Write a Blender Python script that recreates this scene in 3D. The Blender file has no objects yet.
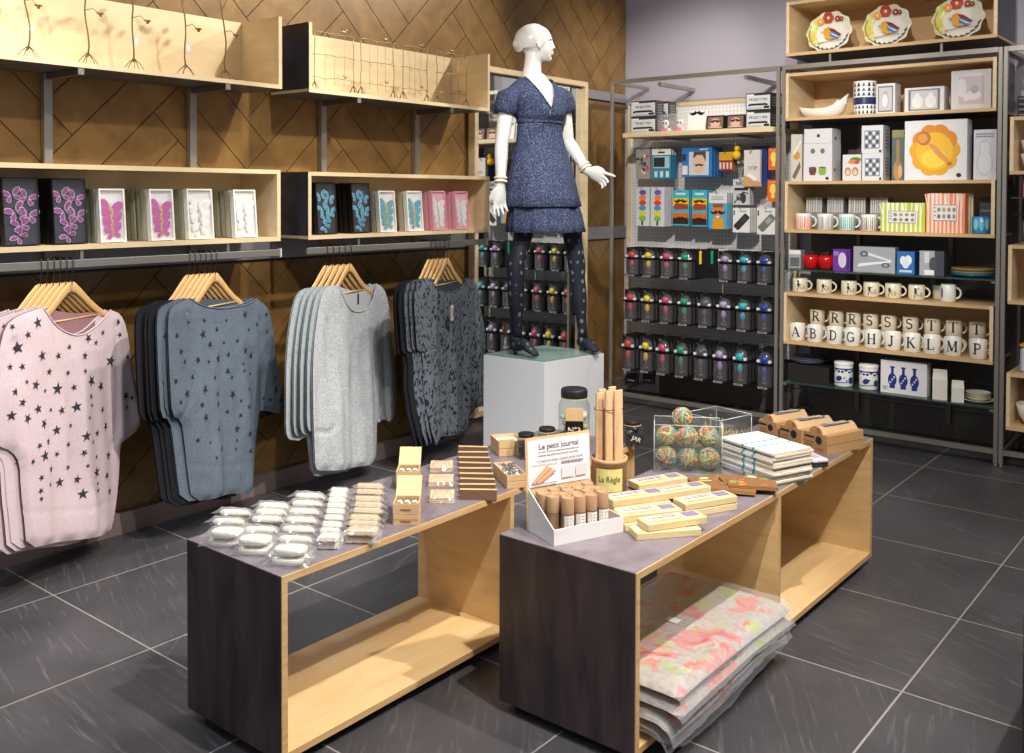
import bpy, math, random
from mathutils import Vector, Matrix, Euler
from mathutils.geometry import delaunay_2d_cdt
from mathutils import noise as NZ
S = bpy.context.scene
COL = S.collection
PI = math.pi
rnd = random.Random(11)
# ------------------------------------------------------------------ camera
F_PX, YAW, PITCH, ROLL, SHIFT, EYE = 961.68, -0.68066, -0.02202, 0.00293, 159.69, 1.40
def cam_axes():
    cy, sy, cp, sp = math.cos(YAW), math.sin(YAW), math.cos(PITCH), math.sin(PITCH)
    f = Vector((sy*cp, cy*cp, sp)); r = Vector((cy, -sy, 0)); u = r.cross(f)
    cr, sr = math.cos(ROLL), math.sin(ROLL)
    return cr*r+sr*u, -sr*r+cr*u, f
CR, CU, CF = cam_axes()
CAM = Vector((0, 0, EYE))
def ray(x, y):
    return CR*((x-512)/F_PX) + CU*((376.5-y-SHIFT)/F_PX) + CF
def at_z(x, y, z):
    d = ray(x, y); return CAM + d*((z-EYE)/d.z)
def at_x(x, y, X):
    d = ray(x, y); return CAM + d*(X/d.x)
def at_y(x, y, Y):
    d = ray(x, y); return CAM + d*(Y/d.y)
cam = bpy.data.cameras.new('camera'); camo = bpy.data.objects.new('camera', cam); COL.objects.link(camo)
cam.sensor_width = 36; cam.lens = F_PX/1024*36; cam.clip_start = .05; cam.clip_end = 60
m3 = Matrix((CR, CU, -CF)).transposed()
camo.matrix_world = Matrix.Translation(CAM) @ m3.to_4x4()
cam.shift_y = -SHIFT/1024.0
S.camera = camo
# ------------------------------------------------------------------ materials
def lin(h):
    h = h.lstrip('#'); o = []
    for i in (0, 2, 4):
        c = int(h[i:i+2], 16)/255; o.append(c/12.92 if c <= .04045 else ((c+.055)/1.055)**2.4)
    return (o[0], o[1], o[2], 1)
MATS = {}
class NT:
    """tiny node-tree helper"""
    def __init__(s, name):
        s.m = bpy.data.materials.new(name); s.m.use_nodes = True; s.t = s.m.node_tree
        s.n = s.t.nodes; s.b = s.n['Principled BSDF']; s.o = s.n['Material Output']
    def new(s, t, **k):
        n = s.n.new(t)
        for a, v in k.items(): setattr(n, a, v)
        return n
    def link(s, a, b): s.t.links.new(a, b)
    def val(s, sock, v):
        if hasattr(v, 'is_output'): s.link(v, sock)
        else: sock.default_value = v
    def math(s, op, a, b=None, c=None):
        n = s.new('ShaderNodeMath', operation=op); s.val(n.inputs[0], a)
        if b is not None: s.val(n.inputs[1], b)
        if c is not None: s.val(n.inputs[2], c)
        return n.outputs[0]
    def coord(s, kind='Object'): return s.new('ShaderNodeTexCoord').outputs[kind]
    def mapping(s, vec, scale=(1, 1, 1), rot=(0, 0, 0)):
        n = s.new('ShaderNodeMapping'); s.link(vec, n.inputs[0]); n.inputs['Scale'].default_value = scale; n.inputs['Rotation'].default_value = rot
        return n.outputs[0]
    def noise(s, vec, scale, detail=3, rough=.5, dist=0, out='Fac'):
        n = s.new('ShaderNodeTexNoise'); s.link(vec, n.inputs['Vector']); n.inputs['Scale'].default_value = scale
        n.inputs['Detail'].default_value = detail; n.inputs['Roughness'].default_value = rough; n.inputs['Distortion'].default_value = dist
        return n.outputs[out]
    def ramp(s, fac, stops, interp='LINEAR'):
        n = s.new('ShaderNodeValToRGB'); s.link(fac, n.inputs[0]); e = n.color_ramp.elements; n.color_ramp.interpolation = interp
        while len(e) < len(stops): e.new(.5)
        for i, (p, c) in enumerate(stops):
            e[i].position = p; e[i].color = lin(c) if isinstance(c, str) else (c, c, c, 1)
        return n.outputs[0]
    def mix(s, fac, a, b, mode='MIX'):
        n = s.new('ShaderNodeMix', data_type='RGBA', blend_type=mode)
        s.val(n.inputs['Factor'], fac); s.val(n.inputs[6], lin(a) if isinstance(a, str) else a); s.val(n.inputs[7], lin(b) if isinstance(b, str) else b)
        return n.outputs[2]
    def bump(s, h, strength=.2, dist=.01):
        n = s.new('ShaderNodeBump'); s.link(h, n.inputs['Height']); n.inputs['Strength'].default_value = strength; n.inputs['Distance'].default_value = dist
        s.link(n.outputs[0], s.b.inputs['Normal'])
    def fin(s, col=None, rough=.5, metal=0, spec=None):
        if col is not None: s.val(s.b.inputs['Base Color'], lin(col) if isinstance(col, str) else col)
        s.val(s.b.inputs['Roughness'], rough); s.b.inputs['Metallic'].default_value = metal
        if spec is not None: s.b.inputs['Specular IOR Level'].default_value = spec
        return s.m
def C(h, rough=.55, metal=0, var=.06, spec=None, scale=30):
    """plain coloured material with a faint procedural mottling"""
    k = (h, rough, metal, var, spec)
    if k in MATS: return MATS[k]
    t = NT('paint_'+h.lstrip('#')); v = t.noise(t.coord(), scale, 2)
    f = t.math('MULTIPLY_ADD', v, var*2, 1-var)
    c = t.mix(1.0, h, (1, 1, 1, 1), 'MULTIPLY')
    n = t.new('ShaderNodeVectorMath', operation='SCALE'); t.link(c, n.inputs[0]); t.link(f, n.inputs['Scale'])
    MATS[k] = t.fin(n.outputs[0], rough, metal, spec); return MATS[k]
def wood(name, a, b, scale=(2, 2, 30), rough=.45, ns=1.6, island=.0, bump=0):
    t = NT(name); v = t.mapping(t.coord(), scale); f = t.noise(v, ns, 4, .55, .6)
    col = t.ramp(f, [(.3, a), (.7, b)])
    if island:
        g = t.new('ShaderNodeNewGeometry').outputs['Random Per Island']
        n = t.new('ShaderNodeVectorMath', operation='SCALE'); t.link(col, n.inputs[0]); t.link(t.math('MULTIPLY_ADD', g, island*2, 1-island), n.inputs['Scale']); col = n.outputs[0]
    if bump: t.bump(f, bump, .002)
    return t.fin(col, rough)
def clear(name, tint='#ffffff', rough=.05, lo=.04, hi=.5, dark=None, base=.0):
    """thin clear plastic or glass: see-through face on, shiny at grazing angles"""
    t = NT(name); tr = t.new('ShaderNodeBsdfTransparent'); tr.inputs[0].default_value = lin(tint)
    gl = t.new('ShaderNodeBsdfGlossy'); gl.inputs['Roughness'].default_value = rough; gl.inputs[0].default_value = (1, 1, 1, 1)
    lw = t.new('ShaderNodeLayerWeight'); lw.inputs[0].default_value = .35
    f = t.math('MULTIPLY_ADD', t.math('POWER', lw.outputs['Facing'], 2.0), hi-lo, lo)
    mx = t.new('ShaderNodeMixShader'); t.link(f, mx.inputs[0]); t.link(tr.outputs[0], mx.inputs[1]); t.link(gl.outputs[0], mx.inputs[2])
    out = mx.outputs[0]
    if base:
        df = t.new('ShaderNodeBsdfDiffuse'); df.inputs[0].default_value = lin(dark or '#ffffff')
        m2 = t.new('ShaderNodeMixShader'); m2.inputs[0].default_value = base; t.link(out, m2.inputs[1]); t.link(df.outputs[0], m2.inputs[2]); out = m2.outputs[0]
    t.link(out, t.o.inputs[0]); return t.m
BIRCH = wood('birch_plywood', '#e2c79a', '#eed9b2', (3, 3, 14), .42)
BIRCH_T = wood('birch_table_panel', '#d8b27a', '#e7c994', (3, 3, 14), .4)
BIRCH_TY = wood('birch_table_board', '#dab57d', '#e8cb97', (9, 2, 9), .4)
BIRCH_Y = wood('birch_plywood_along', '#e1c698', '#eed8b0', (9, 2, 9), .42)
PLYEDGE = wood('plywood_edge', '#c59a63', '#dcb683', (60, 4, 60), .5)
KRAFT = C('#c79a66', .75, 0, .08); KRAFT_L = C('#d9b485', .75, 0, .07); KRAFT_D = C('#8a6038', .75, 0, .08)
PAPER = C('#f1ece2', .7, 0, .03); WHITE = C('#f2f1ee', .35, 0, .01); CREAM = C('#ece2c8', .3, 0, .02)
BLACK = C('#131315', .4, 0, .1); INK = C('#26242a', .6, 0, .05); GREY = C('#8d8f94', .5)
STEEL = C('#a9a49c', .38, .75, .05); STEEL_D = C('#77716a', .42, .7, .06); CHROME = C('#dcdcdc', .12, 1, .01)
PLASTIC = clear('clear_film', '#ffffff', .14, .05, .5, '#ffffff', .05)
ACRYL = clear('clear_acrylic', '#f6fbfa', .03, .03, .55, '#ffffff', .02)
GLASS = clear('clear_glass', '#eef6f3', .02, .05, .6)
GLASSY = clear('glass_shelf', '#b9cfca', .02, .08, .6, '#6f8f8a', .12)
# ------------------------------------------------------------------ mesh building
class MB:
    def __init__(s, T=None): s.v = []; s.f = []; s.mi = []; s.sm = []; s.mats = []; s.T = T or Matrix()
    def m(s, mat):
        if mat not in s.mats: s.mats.append(mat)
        return s.mats.index(mat)
    def add(s, vs, fs, mat, smooth=False, T=None):
        M = s.T @ T if T is not None else s.T
        o = len(s.v); s.v += [tuple(M @ Vector(p)) for p in vs]; k = s.m(mat)
        for f in fs: s.f.append(tuple(o+i for i in f)); s.mi.append(k); s.sm.append(smooth)
        return s
    def box(s, a, b, mat, r=0, T=None):
        (x0, y0, z0), (x1, y1, z1) = a, b
        r = min(r, .45*min(abs(x1-x0), abs(y1-y0), abs(z1-z0)))
        if r <= 0:
            vs = [(x, y, z) for x in (x0, x1) for y in (y0, y1) for z in (z0, z1)]
            fs = [(0, 1, 3, 2), (4, 6, 7, 5), (0, 4, 5, 1), (2, 3, 7, 6), (0, 2, 6, 4), (1, 5, 7, 3)]
            return s.add(vs, fs, mat, False, T)
        vs = []; idx = {}
        for ix, x in enumerate((x0, x1)):
            for iy, y in enumerate((y0, y1)):
                for iz, z in enumerate((z0, z1)):
                    sx, sy, sz = (1 if i == 0 else -1 for i in (ix, iy, iz))
                    for ax in range(3):
                        p = [x+sx*r, y+sy*r, z+sz*r]; p[ax] = (x, y, z)[ax]
                        idx[(ix, iy, iz, ax)] = len(vs); vs.append(tuple(p))
        fs = []
        for ax in range(3):
            o = [i for i in range(3) if i != ax]
            for e in (0, 1):
                q = []
                for (p, w) in ((0, 0), (1, 0), (1, 1), (0, 1)):
                    k = [0, 0, 0]; k[ax] = e; k[o[0]] = p; k[o[1]] = w; q.append(idx[(*k, ax)])
                if (e == 1) == (ax == 1): q.reverse()
                fs.append(tuple(q))
        for ax in range(3):
            o = [i for i in range(3) if i != ax]
            for p in (0, 1):
                for w in (0, 1):
                    k0 = [0, 0, 0]; k1 = [0, 0, 0]; k0[o[0]] = k1[o[0]] = p; k0[o[1]] = k1[o[1]] = w; k1[ax] = 1
                    fs.append((idx[(*k0, o[0])], idx[(*k1, o[0])], idx[(*k1, o[1])], idx[(*k0, o[1])]))
        for i in (0, 1):
            for j in (0, 1):
                for k in (0, 1): fs.append(tuple(idx[(i, j, k, a)] for a in range(3)))
        return s.add(vs, fs, mat, False, T)
    def cbox(s, c, d, mat, r=0, T=None):
        return s.box([c[i]-d[i]/2 for i in range(3)], [c[i]+d[i]/2 for i in range(3)], mat, r, T)
    def lathe(s, prof, mat, seg=24, T=None, smooth=True, cap=True, sq=1.0):
        vs = []; fs = []; n = len(prof)
        for r, z in prof:
            for k in range(seg):
                a = 2*PI*k/seg; vs.append((r*math.cos(a), r*math.sin(a)*sq, z))
        for i in range(n-1):
            for k in range(seg):
                k2 = (k+1) % seg; fs.append((i*seg+k, i*seg+k2, (i+1)*seg+k2, (i+1)*seg+k))
        s.add(vs, fs, mat, smooth, T)
        if cap:
            if prof[0][0] > 1e-5: s.add([vs[k] for k in range(seg)], [tuple(reversed(range(seg)))], mat, False, T)
            if prof[-1][0] > 1e-5: s.add([vs[(n-1)*seg+k] for k in range(seg)], [tuple(range(seg))], mat, False, T)
        return s
    def tube(s, pts, r, mat, seg=8, T=None, closed=False, caps=True, smooth=True):
        P = [Vector(p) for p in pts]; n = len(P); vs = []; fs = []
        R = r if hasattr(r, '__len__') else [r]*n
        up = None
        for i in range(n):
            a = P[(i-1) % n] if (closed or i > 0) else P[i]; b = P[(i+1) % n] if (closed or i < n-1) else P[i]
            t = (b-a)
            if t.length < 1e-9: t = Vector((0, 0, 1))
            t.normalize()
            if up is None:
                up = Vector((0, 0, 1)) if abs(t.z) < .9 else Vector((1, 0, 0))
            x = up.cross(t)
            if x.length < 1e-6: x = Vector((1, 0, 0)).cross(t)
            x.normalize(); y = t.cross(x); up = y
            for k in range(seg):
                q = 2*PI*k/seg; vs.append(tuple(P[i] + x*(R[i]*math.cos(q)) + y*(R[i]*math.sin(q))))
        for i in range(n if closed else n-1):
            j = (i+1) % n
            for k in range(seg):
                k2 = (k+1) % seg; fs.append((i*seg+k, i*seg+k2, j*seg+k2, j*seg+k))
        if caps and not closed: fs += [tuple(reversed(range(seg))), tuple((n-1)*seg+k for k in range(seg))]
        return s.add(vs, fs, mat, smooth, T)
    def ball(s, c, rad, mat, u=16, v=10, T=None, e=1.0, bumpy=0):
        R = rad if hasattr(rad, '__len__') else (rad,)*3; vs = []; fs = []
        pw = lambda q: math.copysign(abs(q)**e, q)
        for i in range(v+1):
            th = PI*i/v
            for k in range(u):
                ph = 2*PI*k/u; d = (pw(math.sin(th))*pw(math.cos(ph)), pw(math.sin(th))*pw(math.sin(ph)), -pw(math.cos(th)))
                g = 1 + (bumpy*NZ.noise(Vector(d)*3+Vector(c)*9) if bumpy else 0)
                vs.append((c[0]+R[0]*d[0]*g, c[1]+R[1]*d[1]*g, c[2]+R[2]*d[2]*g))
        for i in range(v):
            for k in range(u):
                k2 = (k+1) % u; fs.append((i*u+k, i*u+k2, (i+1)*u+k2, (i+1)*u+k))
        return s.add(vs, fs, mat, True, T)
    def loft(s, rings, mat, smooth=True, caps=True, T=None, keep=None):
        n = len(rings[0]); vs = [p for r in rings for p in r]; fs = []
        for i in range(len(rings)-1):
            for k in range(n):
                k2 = (k+1) % n
                q = (i*n+k, i*n+k2, (i+1)*n+k2, (i+1)*n+k)
                if keep is None or keep(*(sum((Vector(vs[j]) for j in q), Vector())/4)): fs.append(q)
        if caps: fs += [tuple(reversed(range(n))), tuple((len(rings)-1)*n+k for k in range(n))]
        return s.add(vs, fs, mat, smooth, T)
    def prism(s, poly, h, mat, T=None, h0=0.0, smooth=False):
        """polygon in local x,y given height along local z"""
        n = len(poly); vs = [(p[0], p[1], h0) for p in poly]+[(p[0], p[1], h0+h) for p in poly]
        fs = [tuple(reversed(range(n))), tuple(range(n, 2*n))]+[(i, (i+1) % n, n+(i+1) % n, n+i) for i in range(n)]
        return s.add(vs, fs, mat, smooth, T)
    def grid(s, fn, nu, nv, mat, smooth=True, T=None):
        vs = [fn(i/nu, j/nv) for j in range(nv+1) for i in range(nu+1)]
        fs = [(j*(nu+1)+i, j*(nu+1)+i+1, (j+1)*(nu+1)+i+1, (j+1)*(nu+1)+i) for j in range(nv) for i in range(nu)]
        return s.add(vs, fs, mat, smooth, T)
    def mesh(s, name):
        me = bpy.data.meshes.new(name); me.from_pydata(s.v, [], s.f)
        for m in s.mats: me.materials.append(m)
        me.polygons.foreach_set('material_index', s.mi); me.polygons.foreach_set('use_smooth', s.sm); me.update()
        return me
    def build(s, name, parent=None, loc=(0, 0, 0), rz=0, label=None, cat=None, group=None, kind=None, R=None):
        o = bpy.data.objects.new(name, s.mesh(name)); COL.objects.link(o); o.location = loc
        o.rotation_euler = R.to_euler() if R is not None else (0, 0, rz)
        if parent is not None: o.parent = parent
        return tag(o, label, cat, group, kind)
def tag(o, label=None, cat=None, group=None, kind=None):
    for k, v in (('label', label), ('category', cat), ('group', group), ('kind', kind)):
        if v: o[k] = v
    return o
def E(name, label, cat, loc=(0, 0, 0), rz=0, group=None):
    o = bpy.data.objects.new(name, None); COL.objects.link(o); o.location = loc; o.rotation_euler = (0, 0, rz); o.empty_display_size = .05
    return tag(o, label, cat, group)
def clone(o, loc=None, rot=None, label=None, group=None, parent=None, top=True):
    c = o.copy(); COL.objects.link(c)
    if loc is not None: c.location = loc
    if rot is not None: c.rotation_euler = rot
    if label: c['label'] = label
    if group: c['group'] = group
    if parent is not None: c.parent = parent
    for ch in o.children: clone(ch, parent=c)
    return c
class D2:
    """flat print on a surface: u right, v up, tiny lift per layer"""
    def __init__(s, mb, M, lift=.0006): s.mb = mb; s.M = M; s.l = lift; s.k = 1
    def up(s): s.k += 1; return s
    def poly(s, pts, mat):
        s.k += .12
        s.mb.add([(p[0], p[1], s.l*s.k) for p in pts], [tuple(range(len(pts)))], mat, False, s.M); return s
    def rect(s, u, v, w, h, mat): return s.poly([(u, v), (u+w, v), (u+w, v+h), (u, v+h)], mat)
    def disc(s, u, v, ru, rv, mat, n=20, rot=0):
        c, q = math.cos(rot), math.sin(rot)
        return s.poly([(u+ru*math.cos(2*PI*i/n)*c-rv*math.sin(2*PI*i/n)*q, v+ru*math.cos(2*PI*i/n)*q+rv*math.sin(2*PI*i/n)*c) for i in range(n)], mat)
    def line(s, pts, w, mat):
        for a, b in zip(pts, pts[1:]):
            d = Vector((b[0]-a[0], b[1]-a[1]))
            if d.length < 1e-7: continue
            n = Vector((-d.y, d.x)).normalized()*(w/2); e = d.normalized()*(w*.2)
            s.poly([(a[0]-n.x-e.x, a[1]-n.y-e.y), (b[0]-n.x+e.x, b[1]-n.y+e.y), (b[0]+n.x+e.x, b[1]+n.y+e.y), (a[0]+n.x-e.x, a[1]+n.y-e.y)], mat)
        return s
    def ring(s, u, v, r, w, mat, n=20, a0=0, a1=2*PI, sq=1):
        return s.line([(u+r*math.cos(a0+(a1-a0)*i/n), v+sq*r*math.sin(a0+(a1-a0)*i/n)) for i in range(n+1)], w, mat)
    def text(s, t, u, v, size, mat, align='CENTER', sx=1):
        me = text_mesh(t, align); s.mb.add([(u+p[0]*size*sx, v+p[1]*size, s.l*s.k) for p in me[0]], me[1], mat, False, s.M); return s
    def lines(s, u, v, w, n, gap, th, mat, seed=0):
        """rows of too-small-to-read print"""
        q = random.Random(seed)
        for i in range(n):
            x = u
            while x < u+w*.98:
                l = min(q.uniform(.06, .16)*w, u+w-x); s.rect(x, v-i*gap, l*.86, th, mat); x += l
        return s
TXT = {}
def text_mesh(t, align='CENTER', bold=.012):
    if (t, align) not in TXT:
        cu = bpy.data.curves.new('lettering', 'FONT'); cu.body = t; cu.align_x = align; cu.align_y = 'CENTER'; cu.size = 1; cu.resolution_u = 3; cu.offset = bold
        o = bpy.data.objects.new('lettering', cu); COL.objects.link(o); dg = bpy.context.evaluated_depsgraph_get(); dg.update()
        me = bpy.data.meshes.new_from_object(o.evaluated_get(dg)); TXT[(t, align)] = ([tuple(v.co) for v in me.vertices], [tuple(p.vertices) for p in me.polygons])
        bpy.data.objects.remove(o); bpy.data.curves.remove(cu); bpy.data.meshes.remove(me)
    return TXT[(t, align)]
# serif capitals drawn with strokes in a unit-height box
def arc(cx, cy, rx, ry, a0, a1, n=10): return [(cx+rx*math.cos(a0+(a1-a0)*i/n), cy+ry*math.sin(a0+(a1-a0)*i/n)) for i in range(n+1)]
H_ = PI/2
def serif(d, ch, u, v, h, mat):
    TK, TN = .17, .07
    st = []; sf = []
    if ch == 'A': st = [([(.08, 0), (.4, 1)], TN), ([(.4, 1), (.74, 0)], TK), ([(.2, .33), (.6, .33)], TN)]; sf = [(.08, 0, .24), (.74, 0, .28)]
    if ch == 'B': st = [([(.2, 0), (.2, 1)], TK), ([(.2, .97)]+arc(.4, .76, .2, .21, H_, -H_)+[(.2, .54)], TN+.03), ([(.2, .54)]+arc(.42, .28, .24, .25, H_, -H_)+[(.2, .03)], TN+.04)]; sf = [(.14, 0, .24), (.14, 1, .24)]
    if ch == 'D': st = [([(.2, 0), (.2, 1)], TK), ([(.2, .97)]+arc(.36, .5, .34, .47, H_, -H_, 14)+[(.2, .03)], TN+.04)]; sf = [(.14, 0, .24), (.14, 1, .24)]
    if ch == 'G': st = [(arc(.42, .5, .34, .46, .75, 2*PI-.7, 18), TN+.05), ([(.68, .1), (.68, .42)], TK*.9)]; sf = [(.64, .43, .28)]
    if ch == 'H': st = [([(.17, 0), (.17, 1)], TK), ([(.7, 0), (.7, 1)], TK), ([(.17, .52), (.7, .52)], TN)]; sf = [(.17, 0, .32), (.17, 1, .32), (.7, 0, .32), (.7, 1, .32)]
    if ch == 'J': st = [([(.44, 1), (.44, .2)]+arc(.28, .2, .16, .2, 0, -PI*.8), TK*.9)]; sf = [(.44, 1, .34)]
    if ch == 'K': st = [([(.17, 0), (.17, 1)], TK), ([(.2, .42), (.68, 1)], TN), ([(.34, .58), (.74, 0)], TK)]; sf = [(.17, 0, .32), (.17, 1, .32), (.66, 1, .26), (.74, 0, .28)]
    if ch == 'L': st = [([(.2, 0), (.2, 1)], TK), ([(.2, .04), (.68, .04), (.7, .26)], TN)]; sf = [(.2, 0, .34), (.2, 1, .34)]
    if ch == 'M': st = [([(.1, 0), (.12, 1)], TN), ([(.14, 1), (.45, .1)], TK), ([(.45, .1), (.76, 1)], TN), ([(.8, 0), (.8, 1)], TK)]; sf = [(.1, 0, .24), (.12, 1, .22), (.8, 0, .3), (.8, 1, .3)]
    if ch in 'PR': st = [([(.2, 0), (.2, 1)], TK), ([(.2, .97)]+arc(.4, .73, .24, .24, H_, -H_)+[(.2, .49)], TN+.04)]; sf = [(.17, 0, .32), (.14, 1, .24)]
    if ch == 'R': st.append(([(.4, .49), (.72, 0)], TK)); sf.append((.74, 0, .26))
    if ch == 'S': st = [(arc(.4, .75, .23, .22, .5, PI*1.5, 12)+arc(.4, .27, .25, .25, H_, -PI*.85, 12), TN+.06)]
    if ch == 'T': st = [([(.42, 0), (.42, 1)], TK), ([(.06, .78), (.08, .97), (.76, .97), (.78, .78)], TN)]; sf = [(.42, 0, .34)]
    for p, w in st: d.line([(u+(x-.42)*h, v+y*h) for x, y in p], w*h, mat)
    for x, y, w in sf:
        y2 = y*h if y < .9 else h*(1-.06); d.rect(u+(x-.42-w/2)*h, v+(y*h if y < .9 else h*.94), w*h, .06*h, mat)
def Rz(a): return Matrix.Rotation(a, 4, 'Z')
def Rx(a): return Matrix.Rotation(a, 4, 'X')
def Ry(a): return Matrix.Rotation(a, 4, 'Y')
def Tr(*p): return Matrix.Translation(Vector(p))
FRONT_Y = Matrix(((1, 0, 0, 0), (0, 0, -1, 0), (0, 1, 0, 0), (0, 0, 0, 1)))   # print plane facing -Y: u=+X, v=+Z
def face_y(x, y, z): return Tr(x, y, z) @ FRONT_Y
FRONT_X = Matrix(((0, 0, 1, 0), (1, 0, 0, 0), (0, 1, 0, 0), (0, 0, 0, 1)))    # print plane facing +X: u=+Y, v=+Z
def face_x(x, y, z): return Tr(x, y, z) @ FRONT_X
ORD = ['first', 'second', 'third', 'fourth', 'fifth', 'sixth', 'seventh', 'eighth', 'ninth', 'tenth', 'eleventh', 'twelfth']
# ------------------------------------------------------------------ room
XW, YB = -3.752, 5.94
HT = .483
def floor_mat():
    t = NT('slate_tiles'); g = t.new('ShaderNodeNewGeometry').outputs['Position']
    sp = t.new('ShaderNodeSeparateXYZ'); t.link(g, sp.inputs[0])
    fx = t.math('DIVIDE', t.math('ADD', sp.outputs[0], 3.337+6.26), .626); fy = t.math('DIVIDE', t.math('ADD', sp.outputs[1], 6.035-1.582), .6035)
    ix, iy = t.math('FLOOR', fx), t.math('FLOOR', fy)
    def edge(f, w):
        q = t.math('FRACT', f); return t.math('LESS_THAN', t.math('MINIMUM', q, t.math('SUBTRACT', 1.0, q)), w)
    gr = t.math('MAXIMUM', edge(fx, .0046), edge(fy, .0046))
    cb = t.new('ShaderNodeCombineXYZ'); t.link(ix, cb.inputs[0]); t.link(iy, cb.inputs[1])
    wn = t.new('ShaderNodeTexWhiteNoise', noise_dimensions='2D'); t.link(cb.outputs[0], wn.inputs['Vector'])
    # each tile has its own cleft direction
    rot = t.new('ShaderNodeVectorRotate', rotation_type='Z_AXIS'); t.link(g, rot.inputs['Vector']); t.link(t.math('MULTIPLY_ADD', wn.outputs[0], 1.6, -.2), rot.inputs['Angle'])
    off = t.new('ShaderNodeVectorMath', operation='ADD'); t.link(rot.outputs[0], off.inputs[0])
    sc = t.new('ShaderNodeVectorMath', operation='SCALE'); t.link(wn.outputs['Color'], sc.inputs[0]); sc.inputs['Scale'].default_value = 7; t.link(sc.outputs[0], off.inputs[1])
    st = t.noise(t.mapping(off.outputs[0], (3.2, 44, 1)), 1.5, 5, .65, .8)
    cl = t.noise(off.outputs[0], 3.2, 3, .5)
    base = t.ramp(cl, [(.3, '#403f42'), (.7, '#504e51')])
    base = t.mix(t.ramp(st, [(.56, 0.0), (.74, .42)]), base, '#8a8486')
    base = t.mix(t.math('MULTIPLY_ADD', wn.outputs[0], .2, 0.0), base, '#36363d')
    col = t.mix(gr, base, '#96918c')
    t.bump(st, .2, .004)
    rg = t.math('MULTIPLY_ADD', st, .25, .3)
    return t.fin(col, rg, 0, .5)
MB().add([(-4.2, -1.5, 0), (2.6, -1.5, 0), (2.6, 6.3, 0), (-4.2, 6.3, 0)], [(0, 1, 2, 3)], floor_mat()).build('floor', kind='structure')
# left wall clad in herringbone plywood boards
def chevron():
    m = wood('herringbone_oak', '#74552c', '#93703d', (5, 5, 5), .36, 1.5, .1)
    gapm = C('#33240f', .8); mb = MB(); W, L = .165, .66
    c = math.sqrt(.5); z0, z1, y0, y1 = .0, 3.3, -.4, 5.93
    def put(a0, b0, a1, b1):
        # a,b run along the two diagonals; clip against the wall rectangle
        e = .0022; p = [(a0+e, b0+e), (a1-e, b0+e), (a1-e, b1-e), (a0+e, b1-e)]
        p = [((a-b)*c, (a+b)*c) for a, b in p]
        for ax, lim, sg in ((0, y0, 1), (0, y1, -1), (1, z0, 1), (1, z1, -1)):
            q = []
            for i in range(len(p)):
                A, B = p[i], p[(i+1) % len(p)]; da, db = sg*(A[ax]-lim), sg*(B[ax]-lim)
                if da >= 0: q.append(A)
                if da*db < 0:
                    k = da/(da-db); q.append((A[0]+(B[0]-A[0])*k, A[1]+(B[1]-A[1])*k))
            p = q
            if len(p) < 3: return
        n = len(p); mb.add([(XW, q[0], q[1]) for q in p]+[(XW-.01, q[0], q[1]) for q in p], [tuple(range(n))]+[(i, (i+1) % n, n+(i+1) % n, n+i) for i in range(n)], m)
    N = 4
    for i in range(-60, 70):
        for j in range(-60, 70):
            k = (i-j) % (2*N)
            if k == 0: put(i*W, j*W, (i+N)*W, (j+1)*W)
            if k == N+N-1: put(i*W, j*W, (i+1)*W, (j+N)*W)
    mb.box((XW-.06, -.4, 0), (XW-.006, 5.95, 3.3), gapm)
    return mb
chevron().build('wall_left', kind='structure')
MB().box((-3.80, YB, 0), (2.6, YB+.08, 3.3), C('#b9b4c2', .7, 0, .03)).build('wall_back', kind='structure')
MB().box((XW, -.4, 0), (XW+.03, YB, .088), C('#8b7974', .5, .1)).build('baseboard_left', kind='structure')
chan = C('#a3a0a6', .4, .4)
for i, (z0, z1) in enumerate(((1.10, 1.185), (2.07, 2.13))):
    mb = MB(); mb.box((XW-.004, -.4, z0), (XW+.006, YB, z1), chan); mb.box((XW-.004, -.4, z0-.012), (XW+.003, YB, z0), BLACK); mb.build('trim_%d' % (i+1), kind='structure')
# dark panelling low down behind the display frames
dk = C('#5d5450', .5, .0, .08)
mb = MB()
for x0, x1 in ((-2.36, -1.15), (-1.15, .2)):
    for z0, z1 in ((.0, .165), (.175, .33), (.34, .8), (.81, 1.3), (1.31, 1.85)): mb.box((x0+.004, YB-.02, z0), (x1-.004, YB, z1), dk)
for z0, z1 in ((.0, .165), (.175, .34)): mb.box((-3.45, YB-.02, z0), (-2.37, YB, z1), dk)
mb.build('trim_3', kind='structure')
# ------------------------------------------------------------------ lights
def spot(x, y, z, tx, ty, tz, e, size=70, col=(1, .93, .83), rad=.05, blend=.5):
    l = bpy.data.lights.new('spot_or_fill', 'SPOT'); l.energy = e; l.spot_size = math.radians(size); l.spot_blend = blend; l.color = col; l.shadow_soft_size = rad
    o = bpy.data.objects.new('spot_or_fill', l); COL.objects.link(o); o.location = (x, y, z)
    o.rotation_euler = (Vector((tx, ty, tz))-Vector((x, y, z))).to_track_quat('-Z', 'Y').to_euler()
WARM = (1, .93, .83); COOL = (.86, .92, 1)
spot(-2.2, 1.9, 3.3, -3.5, .5, 1.6, 120, 75, WARM, .035)          # row of track spots washing the left wall
spot(-2.2, 3.3, 3.3, -3.5, 1.8, 1.6, 155, 75, WARM, .035)
spot(-2.2, 4.85, 3.3, -3.5, 3.3, 1.6, 150, 75, WARM, .035)
spot(-1.3, 1.7, 3.1, -2.9, 5.8, 1.15, 420, 42, WARM, .04)         # peg unit
spot(-.9, 2.2, 3.2, -1.75, 5.6, 1.15, 185, 50, WARM, .04)         # shelf unit
spot(.6, 3.4, 3.25, -.6, 5.6, 1.2, 70, 75, WARM, .04)
spot(-.5, 1.75, 3.25, -1.9, 1.9, .4, 360, 62, (1, .93, .85), .03)  # tables
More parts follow.
